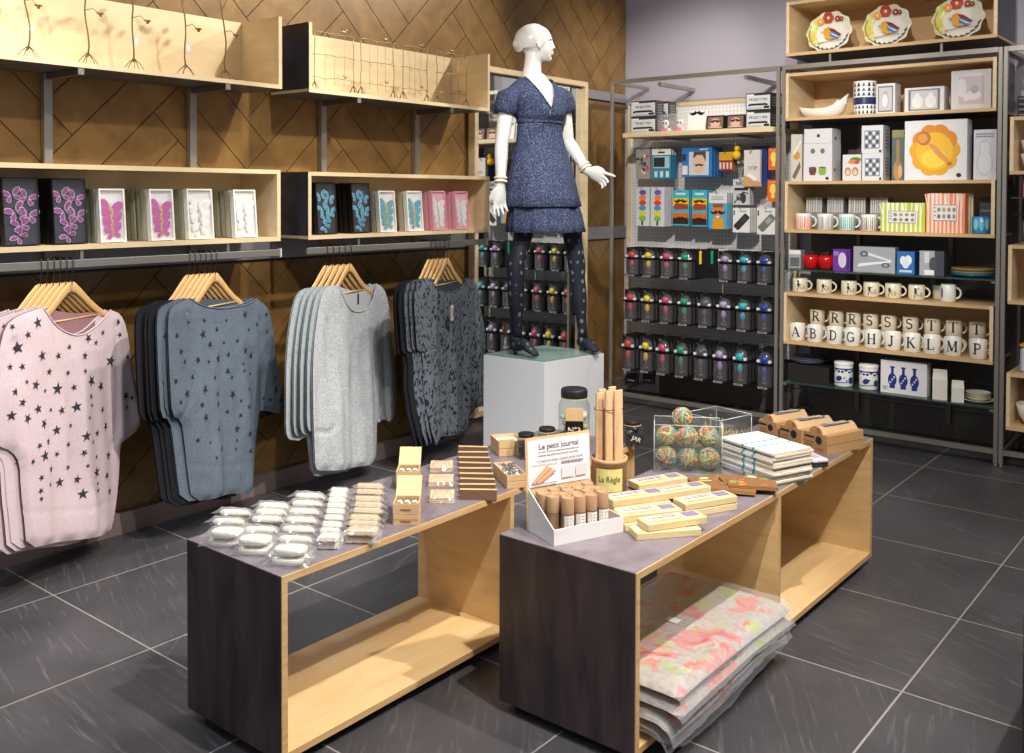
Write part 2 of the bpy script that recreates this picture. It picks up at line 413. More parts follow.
spot(.12, 2.6, 3.25, -1.3, 2.8, .4, 330, 62, (1, .92, .84), .03)
spot(-1.7, 2.6, 3.25, -2.95, 4.1, 1.1, 125, 44, (1, .95, .9), .04)  # figure
spot(.0, 1.2, 3.3, -.5, 2.8, 0, 75, 80, WARM, .08)               # open floor
spot(-2.6, .6, 3.3, -2.6, 1.2, 0, 95, 95, (.72, .84, 1), .1)  # cool fill added to turn the left floor bluish
spot(-1.3, 1.3, 3.2, -3.4, 1.75, .9, 130, 48, (1, .96, .9), .05)  # frontal fill added so the star print tops are evenly lit
spot(-1.3, 2.7, 3.2, -3.4, 3.35, .9, 190, 48, (1, .96, .9), .05)  # matching frontal fill added for the grey tops
for y, e_ in ((.8, 45), (2.2, 80), (3.5, 85)): spot(-2.4, y, 3.28, -3.75, y-.3, 2.75, e_, 66, WARM, .05, .8)  # extra washes added to brighten the wall above the boxes
spot(-2.1, 5.35, 3.25, -3.75, 5.5, 1.7, 95, 60, WARM, .05, .8)  # extra wash added to lift the boards beside the mirror
w = bpy.data.worlds.new('shop_ambience'); S.world = w; w.use_nodes = True
w.node_tree.nodes['Background'].inputs[0].default_value = (.88, .93, 1, 1); w.node_tree.nodes['Background'].inputs[1].default_value = .32
S.view_settings.view_transform = 'Standard'; S.view_settings.look = 'None'; S.view_settings.exposure = 0; S.view_settings.gamma = 1
S.view_settings.use_curve_mapping = False
S.cycles.use_denoising = True
S.cycles.max_bounces = 10; S.cycles.transparent_max_bounces = 16; S.cycles.sample_clamp_indirect = 4
# ------------------------------------------------------------------ tables
STAIN_T = wood('stained_plywood_top', '#6f666d', '#8a8087', (7, 7, 7), .42, 2.2)
STAIN_D = wood('stained_plywood_dark', '#2a2429', '#574645', (9, 9, 1.4), .34, 1.7)
def cube_table(name, label, x0, x1, y0, y1, div, panels_open, top_z=HT, base=.03):
    t = E(name, label, 'display table', ((x0+x1)/2, (y0+y1)/2, 0)); cx, cy = (x0+x1)/2, (y0+y1)/2
    T = .018
    def P(nm, a, b, ply_faces=('+x',), dark=None, lab=None):
        mb = MB(Tr(-cx, -cy, 0)); mb.box(a, b, BIRCH_T if nm != 'table_top' and nm != 'bottom_board' else BIRCH_TY)
        e = .0008
        if dark == 'top': mb.box((a[0]-e, a[1]-e, b[2]-.002), (b[0]-.002, b[1]+e, b[2]+e), STAIN_T); mb.box((a[0]-e, a[1]-e, a[2]), (b[0]-.002, a[1]+.002, b[2]-.002), STAIN_D)
        if dark == 'y0': mb.box((a[0]-e, a[1]-e, a[2]), (b[0]-.002, a[1]+.003, b[2]), STAIN_D)
        if dark == 'y1': mb.box((a[0]-e, b[1]-.003, a[2]), (b[0]-.002, b[1]+e, b[2]), STAIN_D)
        mb.box((b[0]-.001, a[1]+.0005, a[2]+.0005), (b[0]+.0006, b[1]-.0005, b[2]-.0005), PLYEDGE)
        return mb.build(nm, t, label=lab)
    P('table_top', (x0, y0, top_z-T), (x1, y1, top_z), dark='top', lab='purple grey stained plywood top')
    P('bottom_board', (x0, y0+T, base), (x1, y1-T, base+T))
    P('end_panel', (x0, y0, base), (x1, y0+T, top_z-T), dark='y0', lab='dark stained end panel')
    P('end_panel', (x0, y1-T, base), (x1, y1, top_z-T), dark='y1')
    for d in div: P('divider', (x0, d-T/2, base+T), (x1, d+T/2, top_z-T))
    for k in panels_open: # closed back of a bay
        MB(Tr(-cx, -cy, 0)).box((x0+.001, k[0]+T, base+T), (x0+T, k[1]-T, top_z-T), BIRCH_T).build('back_panel', t)
    MB(Tr(-cx, -cy, 0)).box((x0+.03, y0+.03, 0), (x1-.03, y1-.03, base), BLACK).build('plinth_base', t)
    return t
LX0, LX1, LY0, LY1 = -2.268, -1.868, 1.432, 3.03
RX0, RX1, RY0, RY1 = -1.650, -1.220, 1.99, 3.69
cube_table('display_table', 'low plywood display table holding soaps in clear wrap, dark end panel', LX0, LX1, LY0, LY1, [2.312], [])
cube_table('display_table', 'low plywood display table with wrapped quilts in its lower bay', RX0, RX1, RY0, RY1, [2.835], [(2.835, RY1)])
# ------------------------------------------------------------------ wall shelving on the left
XF = -3.46
STAIN_B = wood('stained_plywood_blue', '#33333b', '#484853', (6, 6, 6), .4, 2)
def wall_box(label, y0, y1, z0, z1, top):
    t = E('wall_shelf_box', label, 'wall shelf', (XW+.012, (y0+y1)/2, z0)); T = .018
    I = Tr(-(XW+.012), -(y0+y1)/2, -z0); xb = XW+.012
    def P(nm, a, b, out):
        mb = MB(I); mb.box(a, b, BIRCH_Y if nm in ('bottom_panel', 'back_panel', 'top_panel') else BIRCH)
        e = .0008
        if out == '-z': mb.box((a[0], a[1]-e, a[2]-e), (b[0]-.001, b[1]+e, a[2]+.003), STAIN_B)
        if out == '-y': mb.box((a[0], a[1]-e, a[2]-e), (b[0]-.001, a[1]+.003, b[2]), STAIN_B)
        if out == '+y': mb.box((a[0], b[1]-.003, a[2]-e), (b[0]-.001, b[1]+e, b[2]), STAIN_B)
        return mb.build(nm, t)
    P('bottom_panel', (xb, y0, z0), (XF, y1, z0+T), '-z')
    P('side_panel', (xb, y0, z0+T), (XF, y0+T, z1), '-y'); P('side_panel', (xb, y1-T, z0+T), (XF, y1, z1), '+y')
    P('back_panel', (xb, y0+T, z0+T), (xb+.01, y1-T, z1-(T if top else 0)), None)
    if top: P('top_panel', (xb, y0+T, z1-T), (XF, y1-T, z1), None)
UZ, LZ = 1.866, 1.197
wall_box('open topped birch wall box with single wire flower stems', 1.385, 2.662, UZ, 2.183, False)
wall_box('open topped birch wall box holding wire twig frames, dark left side', 2.812, 4.075, UZ, 2.183, False)
wall_box('birch wall box with pink and white butterfly packs', 1.385, 2.652, LZ, 1.510, True)
wall_box('birch wall box with blue and pink butterfly packs', 2.806, 4.075, LZ, 1.506, True)
for i, (y, lab) in enumerate(((1.757, 'steel wall upright under the wire flower stems, farther from mirror'), (2.386, 'steel wall upright beside the dark gap below wire flower box'),
        (3.115, 'steel wall upright at the dark gap below the twig frames'), (3.768, 'steel wall upright nearest the tall mirror'))):
    t = E('wall_upright', lab, 'shelf bracket', (XW+.01, y, 1.2), 0, 'steel uprights between the wall boxes'); I = Tr(-(XW+.01), -y, -1.2)
    mb = MB(I); mb.box((XW+.008, y-.016, 1.19+.32), (XW+.034, y+.016, UZ-.002), STEEL); mb.build('post', t)
    mb = MB(I); mb.box((XW+.03, y-.009, UZ-.026), (XF-.004, y+.009, UZ-.002), STEEL_D); mb.box((XF-.008, y-.011, UZ-.026), (XF-.001, y+.011, UZ-.003), STEEL); mb.build('upper_arm', t)
    mb = MB(I); mb.box((XW+.008, y-.016, 1.12), (XW+.034, y+.016, LZ-.002), STEEL); mb.build('lower_post', t)
for y0, y1, ys, lab in ((1.2, 2.656, (1.757, 2.386), 'flat steel garment rail carrying the star print tops'), (2.803, 4.06, (3.115, 3.768), 'flat steel garment rail carrying the grey tops')):
    t = E('garment_rail', lab, 'clothes rail', (-3.47, (y0+y1)/2, 1.15)); I = Tr(3.47, -(y0+y1)/2, -1.15)
    MB(I).box((-3.476, y0, 1.130), (-3.464, y1, 1.160), STEEL, .002).build('bar', t)
    MB(I).box((-3.480, y1-.004, 1.126), (-3.460, y1+.002, 1.164), C('#d8d6d2', .4)).build('end_cap', t)
    for y in ys:
        mb = MB(I); mb.box((-3.475, y-.006, 1.158), (-3.465, y+.006, LZ-.002), STEEL); mb.build('hanger_stub', t)
        mb = MB(I); mb.box((XW+.03, y+.02, 1.146), (-3.476, y+.032, 1.158), STEEL_D); mb.build('support_arm', t)
# mirror
t = E('wall_mirror', 'tall wall mirror in pale birch frame behind the mannequin', 'mirror', (XW+.03, 4.95, .02)); I = Tr(-(XW+.03), -4.95, -.02)
mm = NT('silvered_glass'); mm.fin('#e6eae8', .015, 1); MIR = mm.m
ML, MR = at_x(475, 120, XW+.06).y, at_x(588.5, 83, XW+.06).y; FW = .034
MB(I).box((XW+.014, ML+.02, .1), (XW+.02, MR-.02, 2.12), MIR).build('mirror_glass', t)
for a, b in (((ML, .095), (ML+FW, 2.165)), ((MR-FW, .095), (MR, 2.165)), ((ML+FW, 2.165-FW), (MR-FW, 2.165)), ((ML+FW, .095), (MR-FW, .095+FW))):
    MB(I).box((XW+.008, a[0], a[1]), (XW+.06, b[0], b[1]), BIRCH, .002).build('frame_rail', t)
# ------------------------------------------------------------------ butterfly packs
def butterfly(mb, u, v, s, ang, wing, edge, body, M, lift):
    c, q = math.cos(ang), math.sin(ang)
    def L(p, z): return (u+(p[0]*c-p[1]*q)*s, v+(p[0]*q+p[1]*c)*s, z)
    up = [(.05, .05), (.25, .5), (.62, .75), (.98, .7), (1.0, .42), (.72, .12), (.3, -.05)]
    lo = [(.05, -.02), (.4, -.05), (.75, -.2), (.78, -.5), (.5, -.72), (.22, -.5)]
    for sg in (1, -1):
        for w in (up, lo):
            cx = sum(p[0] for p in w)/len(w); cy = sum(p[1] for p in w)/len(w)
            for col, k, z in ((edge, 1.0, 0), (wing, .8, .0008)):
                vs = [L((sg*(cx+(p[0]-cx)*k), cy+(p[1]-cy)*k), lift+z+abs(cx+(p[0]-cx)*k)*s*.16) for p in w]
                mb.add(vs, [tuple(range(len(vs)))], col, False, M)
    mb.tube([L((0, -.5), lift+.001), L((0, 0), lift+.004), L((0, .45), lift+.001)], s*.07, body, 5, M)
DARKFILM = clear('thin_window_film', '#ffffff', .12, .03, .35, '#ffffff', .008)
def pack(kind, w, h, dpt=.028):
    """a shallow window box standing upright; local x right, front at -y, base z=0"""
    shell = {'bp': BLACK, 'bb': BLACK, 'mg': PAPER, 'wh': PAPER, 'tq': PAPER, 'pk': C('#e59aa9', .6)}[kind]
    inner = {'bp': C('#2b2a38', .5), 'bb': C('#2b2a33', .5), 'mg': WHITE, 'wh': PAPER, 'tq': C('#e9e6e0', .6), 'pk': C('#eeb1bb', .6)}[kind]
    mb = MB(); e = .006 if shell != BLACK else .004
    mb.box((-w/2, -dpt+.012, 0), (w/2, 0, h), shell)
    for a, b in (((-w/2, 0), (w/2, e)), ((-w/2, h-e), (w/2, h)), ((-w/2, e), (-w/2+e, h-e)), ((w/2-e, e), (w/2, h-e))):
        mb.box((a[0], -dpt, a[1]), (b[0], -dpt+.012, b[1]), shell)
    mb.box((-w/2+e, -dpt+.0115, e), (w/2-e, -dpt+.013, h-e), inner)
    return mb
BFLY = {'bp': ('#8f2f78', '#bfb4cf'), 'bb': ('#3f93b4', '#8fc6d8'), 'mg': ('#c0179a', '#d850b6'), 'wh': ('#f4f2ee', '#ffffff'), 'tq': ('#1394ad', '#19b0c6'), 'pk': ('#f3edec', '#ffffff')}
NM = {'bp': 'black pack of pink and lilac butterflies', 'bb': 'black pack of pale blue butterflies', 'mg': 'white pack of magenta feather butterflies',
      'wh': 'white pack of white feather butterflies', 'tq': 'white pack of turquoise feather butterflies', 'pk': 'pink pack of white feather butterflies'}
def pack_file(kind, px, w, h, n, which, box, tilt=.09, x=-3.51):
    z = LZ+.0185; p = at_x(px, 241, x); y = p.y+w/2
    grp = 'butterfly packs filed in the wall boxes'
    nm = NM[kind]
    for k in range(n):
        lab = f'{nm}, front one of the {which} file' if k == 0 else f'{nm}, {ORD[k-1]} behind the front of the {which} file'
        loc = (x-k*.0385, y, z+.034*math.sin(tilt)*0)
        t = E('butterfly_pack', lab, 'butterfly pack', loc, 0, grp)
        t.rotation_euler = Matrix((Vector((0, 1, 0)), Vector((-1, 0, 0)), Vector((0, 0, 1)))).transposed().to_euler()
        # lean back about the rear bottom edge
        R = Rx(-tilt); 
        mb = pack(kind, w, h if k == 0 else h*(1-.02*(k % 2)))
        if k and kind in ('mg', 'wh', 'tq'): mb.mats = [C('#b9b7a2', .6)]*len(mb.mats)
        mb.v = [(q[0]+(.003*((k*7) % 3-1) if k else 0), q[1], q[2]) for q in mb.v]; mb.v = [tuple(R @ Vector(q)) for q in mb.v]; mb.build('box', t)
        if k == 0:
            a, b = BFLY[kind]; wm, em = C(a, .6, 0, .25), C(b, .6, 0, .1); M = R @ face_y(0, -.0155, 0)
            q = random.Random(px)
            if kind in ('bp', 'bb'): spots = [(-.2, .74, .3, .3), (.22, .7, .3, -.4), (-.12, .5, .34, .5), (.22, .44, .32, -.2), (.0, .3, .3, .2), (-.05, .14, .28, .9)]
            else: spots = [((i % 2-.5)*.06, .63-.09*i, .46-.02*i, (i % 2-.5)*.3) for i in range(6)]
            for (u, v, s, an) in spots:
                m2 = MB(); butterfly(m2, u*w, v*h, s*w*(.9 if kind in ('bp', 'bb') else .95), an, wm, em, C('#d9b45a', .4) if kind in ('tq', 'mg') else (INK if kind in ('bp', 'bb') else C('#dcd6cc', .5)), M, .0015); m2.build('butterfly', t)
            shell_dark = kind in ('bp', 'bb'); f = MB(); f.box((-w/2+.004, -.0283, .004), (w/2-.004, -.0278, h-.004), DARKFILM if shell_dark else PLASTIC, T=R); f.build('window_film', t)
pack_file('bp', 1, .125, .242, 4, 'outermost', 'left'); pack_file('bp', 51, .125, .242, 5, 'inner', 'left')
pack_file('mg', 97.5, .103, .205, 4, 'outer', 'left'); pack_file('mg', 148, .103, .205, 5, 'inner', 'left')
pack_file('wh', 185.5, .118, .207, 3, 'outer', 'left'); pack_file('wh', 232, .112, .205, 4, 'inner', 'left')
pack_file('bb', 314.5, .118, .242, 3, 'outer', 'right'); pack_file('bb', 350, .118, .242, 4, 'inner', 'right')
pack_file('tq', 377, .11, .205, 2, 'outer', 'right'); pack_file('tq', 405, .11, .205, 2, 'inner', 'right')
pack_file('pk', 430, .105, .207, 2, 'outer', 'right'); pack_file('pk', 453, .105, .205, 2, 'inner', 'right')
# ------------------------------------------------------------------ wire flowers and twig frames in the upper boxes
TWIG = C('#82704a', .45, .55, .15); GOLD = C('#b08a45', .4, .5, .15); TAGW = C('#f4f4f8', .6); WIREP = C('#a3936f', .4, .5)
def roots(mb, r=.03, h=.03):
    for k in range(5):
        a = 2*PI*k/5+.4; mb.tube([(0, 0, h), (.5*r*math.cos(a), .5*r*math.sin(a), h*.6), (r*math.cos(a), r*math.sin(a), .0015)], [.0022, .0018, .0014], TWIG, 5)
FL = ['at the far left edge', 'second from the left', 'in the middle of the box', 'second from the right', 'beside the box end panel']
for i, px in enumerate((29, 88.5, 134.5, 186.5, 226)):
    y = at_x(px, 60, -3.50).y; q = random.Random(40+i)
    t = E('wire_flower', 'wire flower stem with gold buds, '+FL[i], 'ornament', (-3.505, y, UZ+.0182), q.uniform(-.3, .3)+PI/2, 'wire flower stems in the upper box')
    mb = MB(); roots(mb, .04, .045); pts = [(0, 0, .03)]
    for k in range(1, 9): pts.append((.006*math.sin(k*1.1+i)-(.0045*max(0, k-3)), .004*math.cos(k*1.7), .03+k*.043))
    mb.tube(pts, [.003]*6+[.0025]*3, TWIG, 6); mb.build('stem', t)
    for k, (dx, dz, b) in enumerate(((.055, -.03, 4), (.02, .02, 7), (-.03, .03, 7), (.05, .05, 6), (-.05, .0, 8))):
        m2 = MB(); a = Vector(pts[b]); e = a+Vector((dx, q.uniform(-.02, .02), dz+.02)); m2.tube([a, (a+e)/2+Vector((0, 0, .016)), e], .0016, TWIG, 5)
        m2.ball(e, (.007, .007, .009), GOLD, 8, 6)
        for f in range(5):
            an = 2*PI*f/5; m2.ball(e+Vector((.009*math.cos(an), .009*math.sin(an), .005)), (.006, .006, .0035), GOLD, 6, 5)
        m2.build('bud', t)
    if i in (0, 2, 3):
        m2 = MB(); m2.box((.001, -.006, .1), (.017, -.005, .125), TAGW, T=Rz(.3)); m2.tube([(0, 0, .13), (.006, -.005, .124)], .0006, TAGW, 4); m2.build('price_tag', t)
for i, (pa, pb, lab) in enumerate(((314.6, 353.5, 'beside the dark side panel'), (361, 393.5, 'second from the dark side panel'), (403, 427, 'third, left of the last one'), (437, 466, 'nearest the box end panel'))):
    ya, yb = at_x(pa, 85, -3.50).y, at_x(pb, 95, -3.50).y; q = random.Random(i); ln = yb-ya
    t = E('twig_frame', 'bronze wire twig frame with bird on top, '+lab, 'ornament', (-3.50, ya, UZ+.0182), PI/2, 'wire twig frames in the upper box')
    for x in (0, ln):
        mb = MB(Tr(x, 0, 0)); roots(mb, .022, .04); mb.tube([(0, 0, .03)]+[(q.uniform(-.003, .003), q.uniform(-.003, .003), .03+k*.05) for k in range(1, 6)], .0022, WIREP, 5); mb.build('upright', t)
    for z in (.06, .165, .272):
        mb = MB(); pts = [(-.012+(ln+.024)*k/7, q.uniform(-.004, .004), z+q.uniform(-.005, .005)) for k in range(8)]; mb.tube(pts, .002, WIREP, 5)
        for k in (2, 4, 6):
            p = Vector(pts[k]); mb.tube([p, p+Vector((.02, .004, .018*q.choice((1, -1))))], .0012, WIREP, 4)
        mb.build('crossbar', t)
    for k in range(3):
        mb = MB(); x = ln*(k+1)/4; mb.tube([(x, 0, .03), (x+q.uniform(-.006, .006), .003, .15), (x, 0, .27)], .0011, WIREP, 4); mb.build('thin_wire', t)
    mb = MB(Tr(ln*(.75 if i < 3 else .5), 0, .287)); mb.ball((0, 0, 0), (.016, .006, .008), WIREP, 10, 7); mb.ball((.014, 0, .009), (.007, .005, .006), WIREP, 8, 6); mb.tube([(.02, 0, .01), (.028, 0, .009)], [.002, .0004], WIREP, 5); mb.tube([(-.012, 0, 0), (-.032, 0, .004)], [.005, .001], WIREP, 6); mb.build('bird', t)
    mb = MB(Tr(ln*.8, 0, .07))
    for k in range(6): mb.tube([(0, 0, 0), (.018*math.cos(k), .006, .012+.008*math.sin(k*2.1))], [.0025, .0006], GOLD, 5)
    mb.build('leaf_cluster', t)
# ------------------------------------------------------------------ tops on hangers
HW = wood('beech_hanger', '#d2a265', '#e4bb80', (6, 6, 6), .35); HOOK = C('#5d5a55', .35, .8)
def hanger_meshes(apz):
    mb = MB(); n = 22
    top = [(0, 0), (.02, -.006), (.05, -.03), (.10, -.075), (.15, -.112), (.195, -.138), (.212, -.152)]
    th = [.042, .042, .04, .036, .032, .028, .022]
    for sg in (1, -1):
        rings = []
        for (x, z), h in zip(top, th):
            r = []
            for k in range(10):
                a = 2*PI*k/10; r.append((sg*x, .0042*math.cos(a), z-h/2+.5*h*math.sin(a)))
            rings.append(r)
        mb.loft(rings, HW)
    bar = MB(); bar.tube([(-.165, 0, -.14), (.165, 0, -.14)], .0035, HW, 8)
    hk = MB(); g = 1.16-apz; pts = [(0, 0, -.01), (0, 0, g-.05), (.010, 0, g-.04), (.0105, 0, g-.004)]+[(.0105*math.cos(a), 0, g+.002+.008*math.sin(a)) for a in [.3+2.5*k/6 for k in range(7)]]+[(-.0105, 0, g-.004), (-.012, 0, g-.016)]; hk.tube(pts, .0018, HOOK, 6)
    return mb.mesh('body'), bar.mesh('bar'), hk.mesh('hook')
HMS = {}
def hanger(loc, rz, apz, lab):
    if apz not in HMS: HMS[apz] = hanger_meshes(apz)
    HM = HMS[apz]
    t = E('coat_hanger', lab, 'coat hanger', loc, rz, 'wooden hangers on the rails')
    for nm, me in zip(('body', 'bar', 'hook'), HM):
        o = bpy.data.objects.new(nm, me); COL.objects.link(o); o.parent = t
        if nm == 'hook': o.rotation_euler = (0, 0, -rz)
        else: o.location = (0, .0035, 0)
    return t
def resample(P, step):
    out = []
    for a, b in zip(P, P[1:]):
        d = math.hypot(b[0]-a[0], b[1]-a[1]); n = max(1, round(d/step))
        for k in range(n): out.append((a[0]+(b[0]-a[0])*k/n, a[1]+(b[1]-a[1])*k/n))
    return out
def smooth_path(P, it=1):
    for _ in range(it):
        Q = [P[0]]
        for a, b in zip(P, P[1:]): Q += [(.75*a[0]+.25*b[0], .75*a[1]+.25*b[1]), (.25*a[0]+.75*b[0], .25*a[1]+.75*b[1])]
        P = Q+[P[-1]]
    return P
def segd(p, segs):
    best = 9
    for a, b in segs:
        dx, dy = b[0]-a[0], b[1]-a[1]; L = dx*dx+dy*dy or 1e-12
        k = max(0, min(1, ((p[0]-a[0])*dx+(p[1]-a[1])*dy)/L)); d = math.hypot(p[0]-a[0]-k*dx, p[1]-a[1]-k*dy)
        if d < best: best = d
    return best
def make_shirt(sil, neck, creases, stars, theta, P, cloth, inner, starm, seed, hem=None, amp=.011, flat=False):
    t = Vector((-math.sin(theta), math.cos(theta), 0)); n = Vector((math.cos(theta), math.sin(theta), 0))
    def loc(px):
        d = ray(*px); k = (P-CAM).dot(n)/d.dot(n); q = CAM+d*k-P; return (q.dot(t), q.z)
    S_ = smooth_path([loc(p) for p in sil]); N_ = smooth_path([S_[-1]]+[loc(p) for p in neck]+[S_[0]])
    dip = min(.03, .25*abs(N_[0][1]-min(p[1] for p in N_)))
    NB = [(N_[0][0]+(N_[-1][0]-N_[0][0])*k/8, N_[0][1]+(N_[-1][1]-N_[0][1])*k/8-dip*math.sin(PI*k/8)) for k in range(9)]
    CR_ = [smooth_path([loc(p) for p in c]) for c in creases]; csegs = [s for c in CR_ for s in zip(c, c[1:])]
    ssegs = list(zip(S_, S_[1:])); zmin = min(p[1] for p in S_); zmax = max(p[1] for p in S_)
    hs = list(zip(*[iter([])])) if hem is None else None
    hl = [loc(p) for p in hem] if hem else None; hsegs = list(zip(hl, hl[1:])) if hem else []
    def height(p):
        d = segd(p, ssegs); k = (zmax-p[1])/(zmax-zmin); low = max(.15, min(1, (k-.05)/.5))
        f = amp*low*math.sin(p[0]*23+seed+.9*math.sin(p[1]*3+seed)); m = min(1, d/.025)
        if flat: return .0035+f
        g = .004*(1-math.exp(-d/.02))+m*(.0045*low*(1+math.sin(p[0]*60+2*seed+p[1]*5))+.006*max(0, NZ.noise(Vector((p[0]*8, p[1]*5, seed)))+.2))
        if csegs: c = segd(p, csegs); g -= .010*math.exp(-(c/.007)**2)*m
        if hsegs: c = segd(p, hsegs); g -= .003*math.exp(-(c/.005)**2)
        return .0045+f+g
    def back(p):
        k = (zmax-p[1])/(zmax-zmin); low = max(.15, min(1, (k-.05)/.5))
        return .0035-amp*low*math.sin(p[0]*23+seed+.9*math.sin(p[1]*3+seed))
    def inside(p, poly):
        c = False; j = len(poly)-1
        for i in range(len(poly)):
            if (poly[i][1] > p[1]) != (poly[j][1] > p[1]) and p[0] < (poly[j][0]-poly[i][0])*(p[1]-poly[i][1])/(poly[j][1]-poly[i][1])+poly[i][0]: c = not c
            j = i
        return c
    mb = MB()
    for side, nk in ((1, N_), (-1, NB)):
        B = resample(S_, .013)+resample(nk, .011); nb = len(B); pts = [Vector(p) for p in B]; st = .0145
        x0, x1 = min(p[0] for p in B), max(p[0] for p in B); bs = list(zip(B, B[1:]+B[:1])); y = zmin; row = 0
        while y < zmax:
            x = x0+(row % 2)*st/2
            while x < x1:
                if inside((x, y), B) and segd((x, y), bs) > st*.55: pts.append(Vector((x, y)))
                x += st
            y += st*.87; row += 1
        vv, ee, ff, *_ = delaunay_2d_cdt(pts, [(i, (i+1) % nb) for i in range(nb)], [list(range(nb))], 1, 1e-6)
        vs = []
        for p in vv:
            h = height((p.x, p.y)) if side > 0 else back((p.x, p.y))
            vs.append((p.x, -side*h, p.y))
        mb.add(vs, [tuple(f) for f in ff], cloth if side > 0 else inner, True)
    # ribbed neck band
    nb_ = [(p[0], -height(p)-.001, p[1]) for p in N_]; mb.tube(nb_, .0028, cloth, 6)
    for (px, py, r) in stars:
        c = loc((px, py)); k = r/540; a0 = rnd.uniform(0, 1); poly = []
        if segd(c, ssegs) < .006: continue
        for i in range(10):
            rr = k*(1.35 if i % 2 == 0 else .52); q = (c[0]+rr*math.cos(a0+i*PI/5), c[1]+rr*math.sin(a0+i*PI/5)); poly.append((q[0], -height(q)-.0016, q[1]))
        ctr = (c[0], -height(c)-.0018, c[1]); mb.add([ctr]+poly, [(0, i+1, (i+1) % 10+1) for i in range(10)], starm, True)
    return mb.mesh('top')
def knit(name, a, b, scale=260, rough=.9, mot=.5):
    t = NT(name); c = t.coord(); f = t.noise(t.mapping(c, (1, 1, .6)), scale, 2, .6); g = t.noise(c, 12, 3)
    col = t.ramp(t.math('MULTIPLY_ADD', g, mot*.5, t.math('MULTIPLY', f, 1-mot*.25)), [(.38, a), (.78, b)])
    t.bump(f, .12, .002); return t.fin(col, rough, 0, .2)
def animal(name):
    t = NT(name); c = t.coord(); v = t.noise(t.mapping(c, (1, 1, .8), (0, .4, 0)), 60, 1.5, .4, .8); f = t.noise(c, 300, 2)
    base = t.ramp(f, [(.3, '#5b626a'), (.7, '#77808a')]); col = t.mix(t.ramp(v, [(.56, 0.0), (.585, 1.0)]), base, '#262a33'); return t.fin(col, .9, 0, .2)
PINK = knit('rose_knit', '#d3bcc2', '#e6d4d8'); BLUE = knit('denim_blue_knit', '#54606e', '#74808e'); LGREY = knit('heather_grey_knit', '#878d93', '#eef1f3', 330, .9, .2); DPRINT = animal('leopard_print_knit'); BLK = knit('black_knit', '#16161a', '#2a2a30')
GBLUE = knit('pale_grey_blue_knit', '#7f8b92', '#dfe8eb', 330, .9, .2)
STARK = C('#33303a', .85, 0, .1); STARB = C('#1c2130', .85, 0, .1)
def zs(L, sc, ox, oy): return [(ox+p[0]/sc, oy+p[1]/sc)+tuple(p[2:]) for p in L]
pinkS = zs([(105,118),(85,125),(40,140),(10,165),(-5,230),(-15,330),(-12,430),(-5,465),(30,480),(45,510),(48,580),(55,650),(60,722),(130,712),(200,700),(280,688),(290,640),(298,560),(300,470),(304,455),(345,420),(352,395),(340,350),(325,250),(315,170),(300,135),(275,125)], 2.51, 0, 260)
pinkN = zs([(255,145),(225,175),(195,190),(165,185),(135,165),(118,140)], 2.51, 0, 260)
pinkC = [zs(c, 2.51, 0, 260) for c in ([(285,160),(288,300),(290,400),(283,468)], [(30,200),(38,320),(42,430),(40,480)])]
pinkStars = zs([(88,157,9),(62,187,6),(25,167,5),(38,220,10),(98,240,9),(47,267,6),(120,280,6),(140,240,6),(167,218,5),(216,196,8),(205,240,7),(252,182,5),(235,207,5),(290,155,6),(293,187,5),(273,253,10),(203,278,5),(165,283,5),(220,303,10),(247,316,9),(140,323,10),(80,313,8),(178,319,6),(108,328,4),(28,330,6),(57,305,4),(46,356,6),(85,373,8),(183,368,9),(217,342,5),(220,364,4),(125,376,4),(150,377,7),(251,375,6),(210,395,4),(21,390,8),(58,397,8),(100,410,8),(171,415,4),(262,417,8),(139,427,8),(235,434,6),(202,441,9),(113,455,6),(165,462,5),(221,455,4),(86,465,5),(99,490,9),(140,487,5),(198,483,6),(268,490,8),(231,493,4),(70,505,5),(205,515,4),(165,520,5),(231,532,9),(121,524,6),(90,545,5),(261,540,7),(147,558,8),(187,550,7),(235,560,4),(115,562,4),(89,578,5),(90,598,4),(197,586,9),(236,577,5),(271,580,7),(306,340,8),(308,370,5),(312,243,5),(320,345,5),(18,268,5)], 2.51, 0, 260)
blueS = zs([(170,140),(145,150),(115,165),(106,200),(108,300),(112,400),(118,480),(152,490),(162,560),(170,640),(182,730),(250,715),(300,705),(345,705),(352,640),(365,560),(375,480),(383,462),(438,478),(437,440),(425,380),(415,280),(402,180),(390,158),(365,140)], 2.894, 130, 250)
blueN = zs([(340,155),(300,165),(255,170),(215,165),(190,155)], 2.894, 130, 250)
blueC = [zs(c, 2.894, 130, 250) for c in ([(165,180),(178,300),(182,400),(150,488)], [(372,200),(380,330),(383,462)])]
blueStars = zs([(325,186,8),(207,203,5),(165,208,6),(273,203,4),(245,229,6),(202,243,9),(363,215,5),(390,187,6),(336,230,4),(303,262,5),(222,273,7),(265,268,4),(323,290,7),(342,305,7),(278,302,6),(187,318,7),(247,313,9),(143,293,6),(218,322,4),(155,323,5),(316,328,4),(318,348,4),(277,350,7),(340,357,5),(176,366,6),(235,368,5),(288,368,5),(205,402,9),(290,417,9),(245,415,6),(330,400,5),(195,447,6),(247,445,7),(310,435,4),(326,452,5),(278,468,5),(205,483,8),(247,517,6),(303,517,8),(310,478,5),(330,530,7),(220,555,4),(188,550,5),(261,575,7),(303,550,4),(300,575,4),(332,580,6),(237,600,4),(348,545,4),(412,403,8),(410,370,5),(424,432,7),(397,432,5),(380,350,4),(390,235,5),(160,415,8),(130,247,6),(128,380,6),(140,440,5)], 2.894, 130, 250)
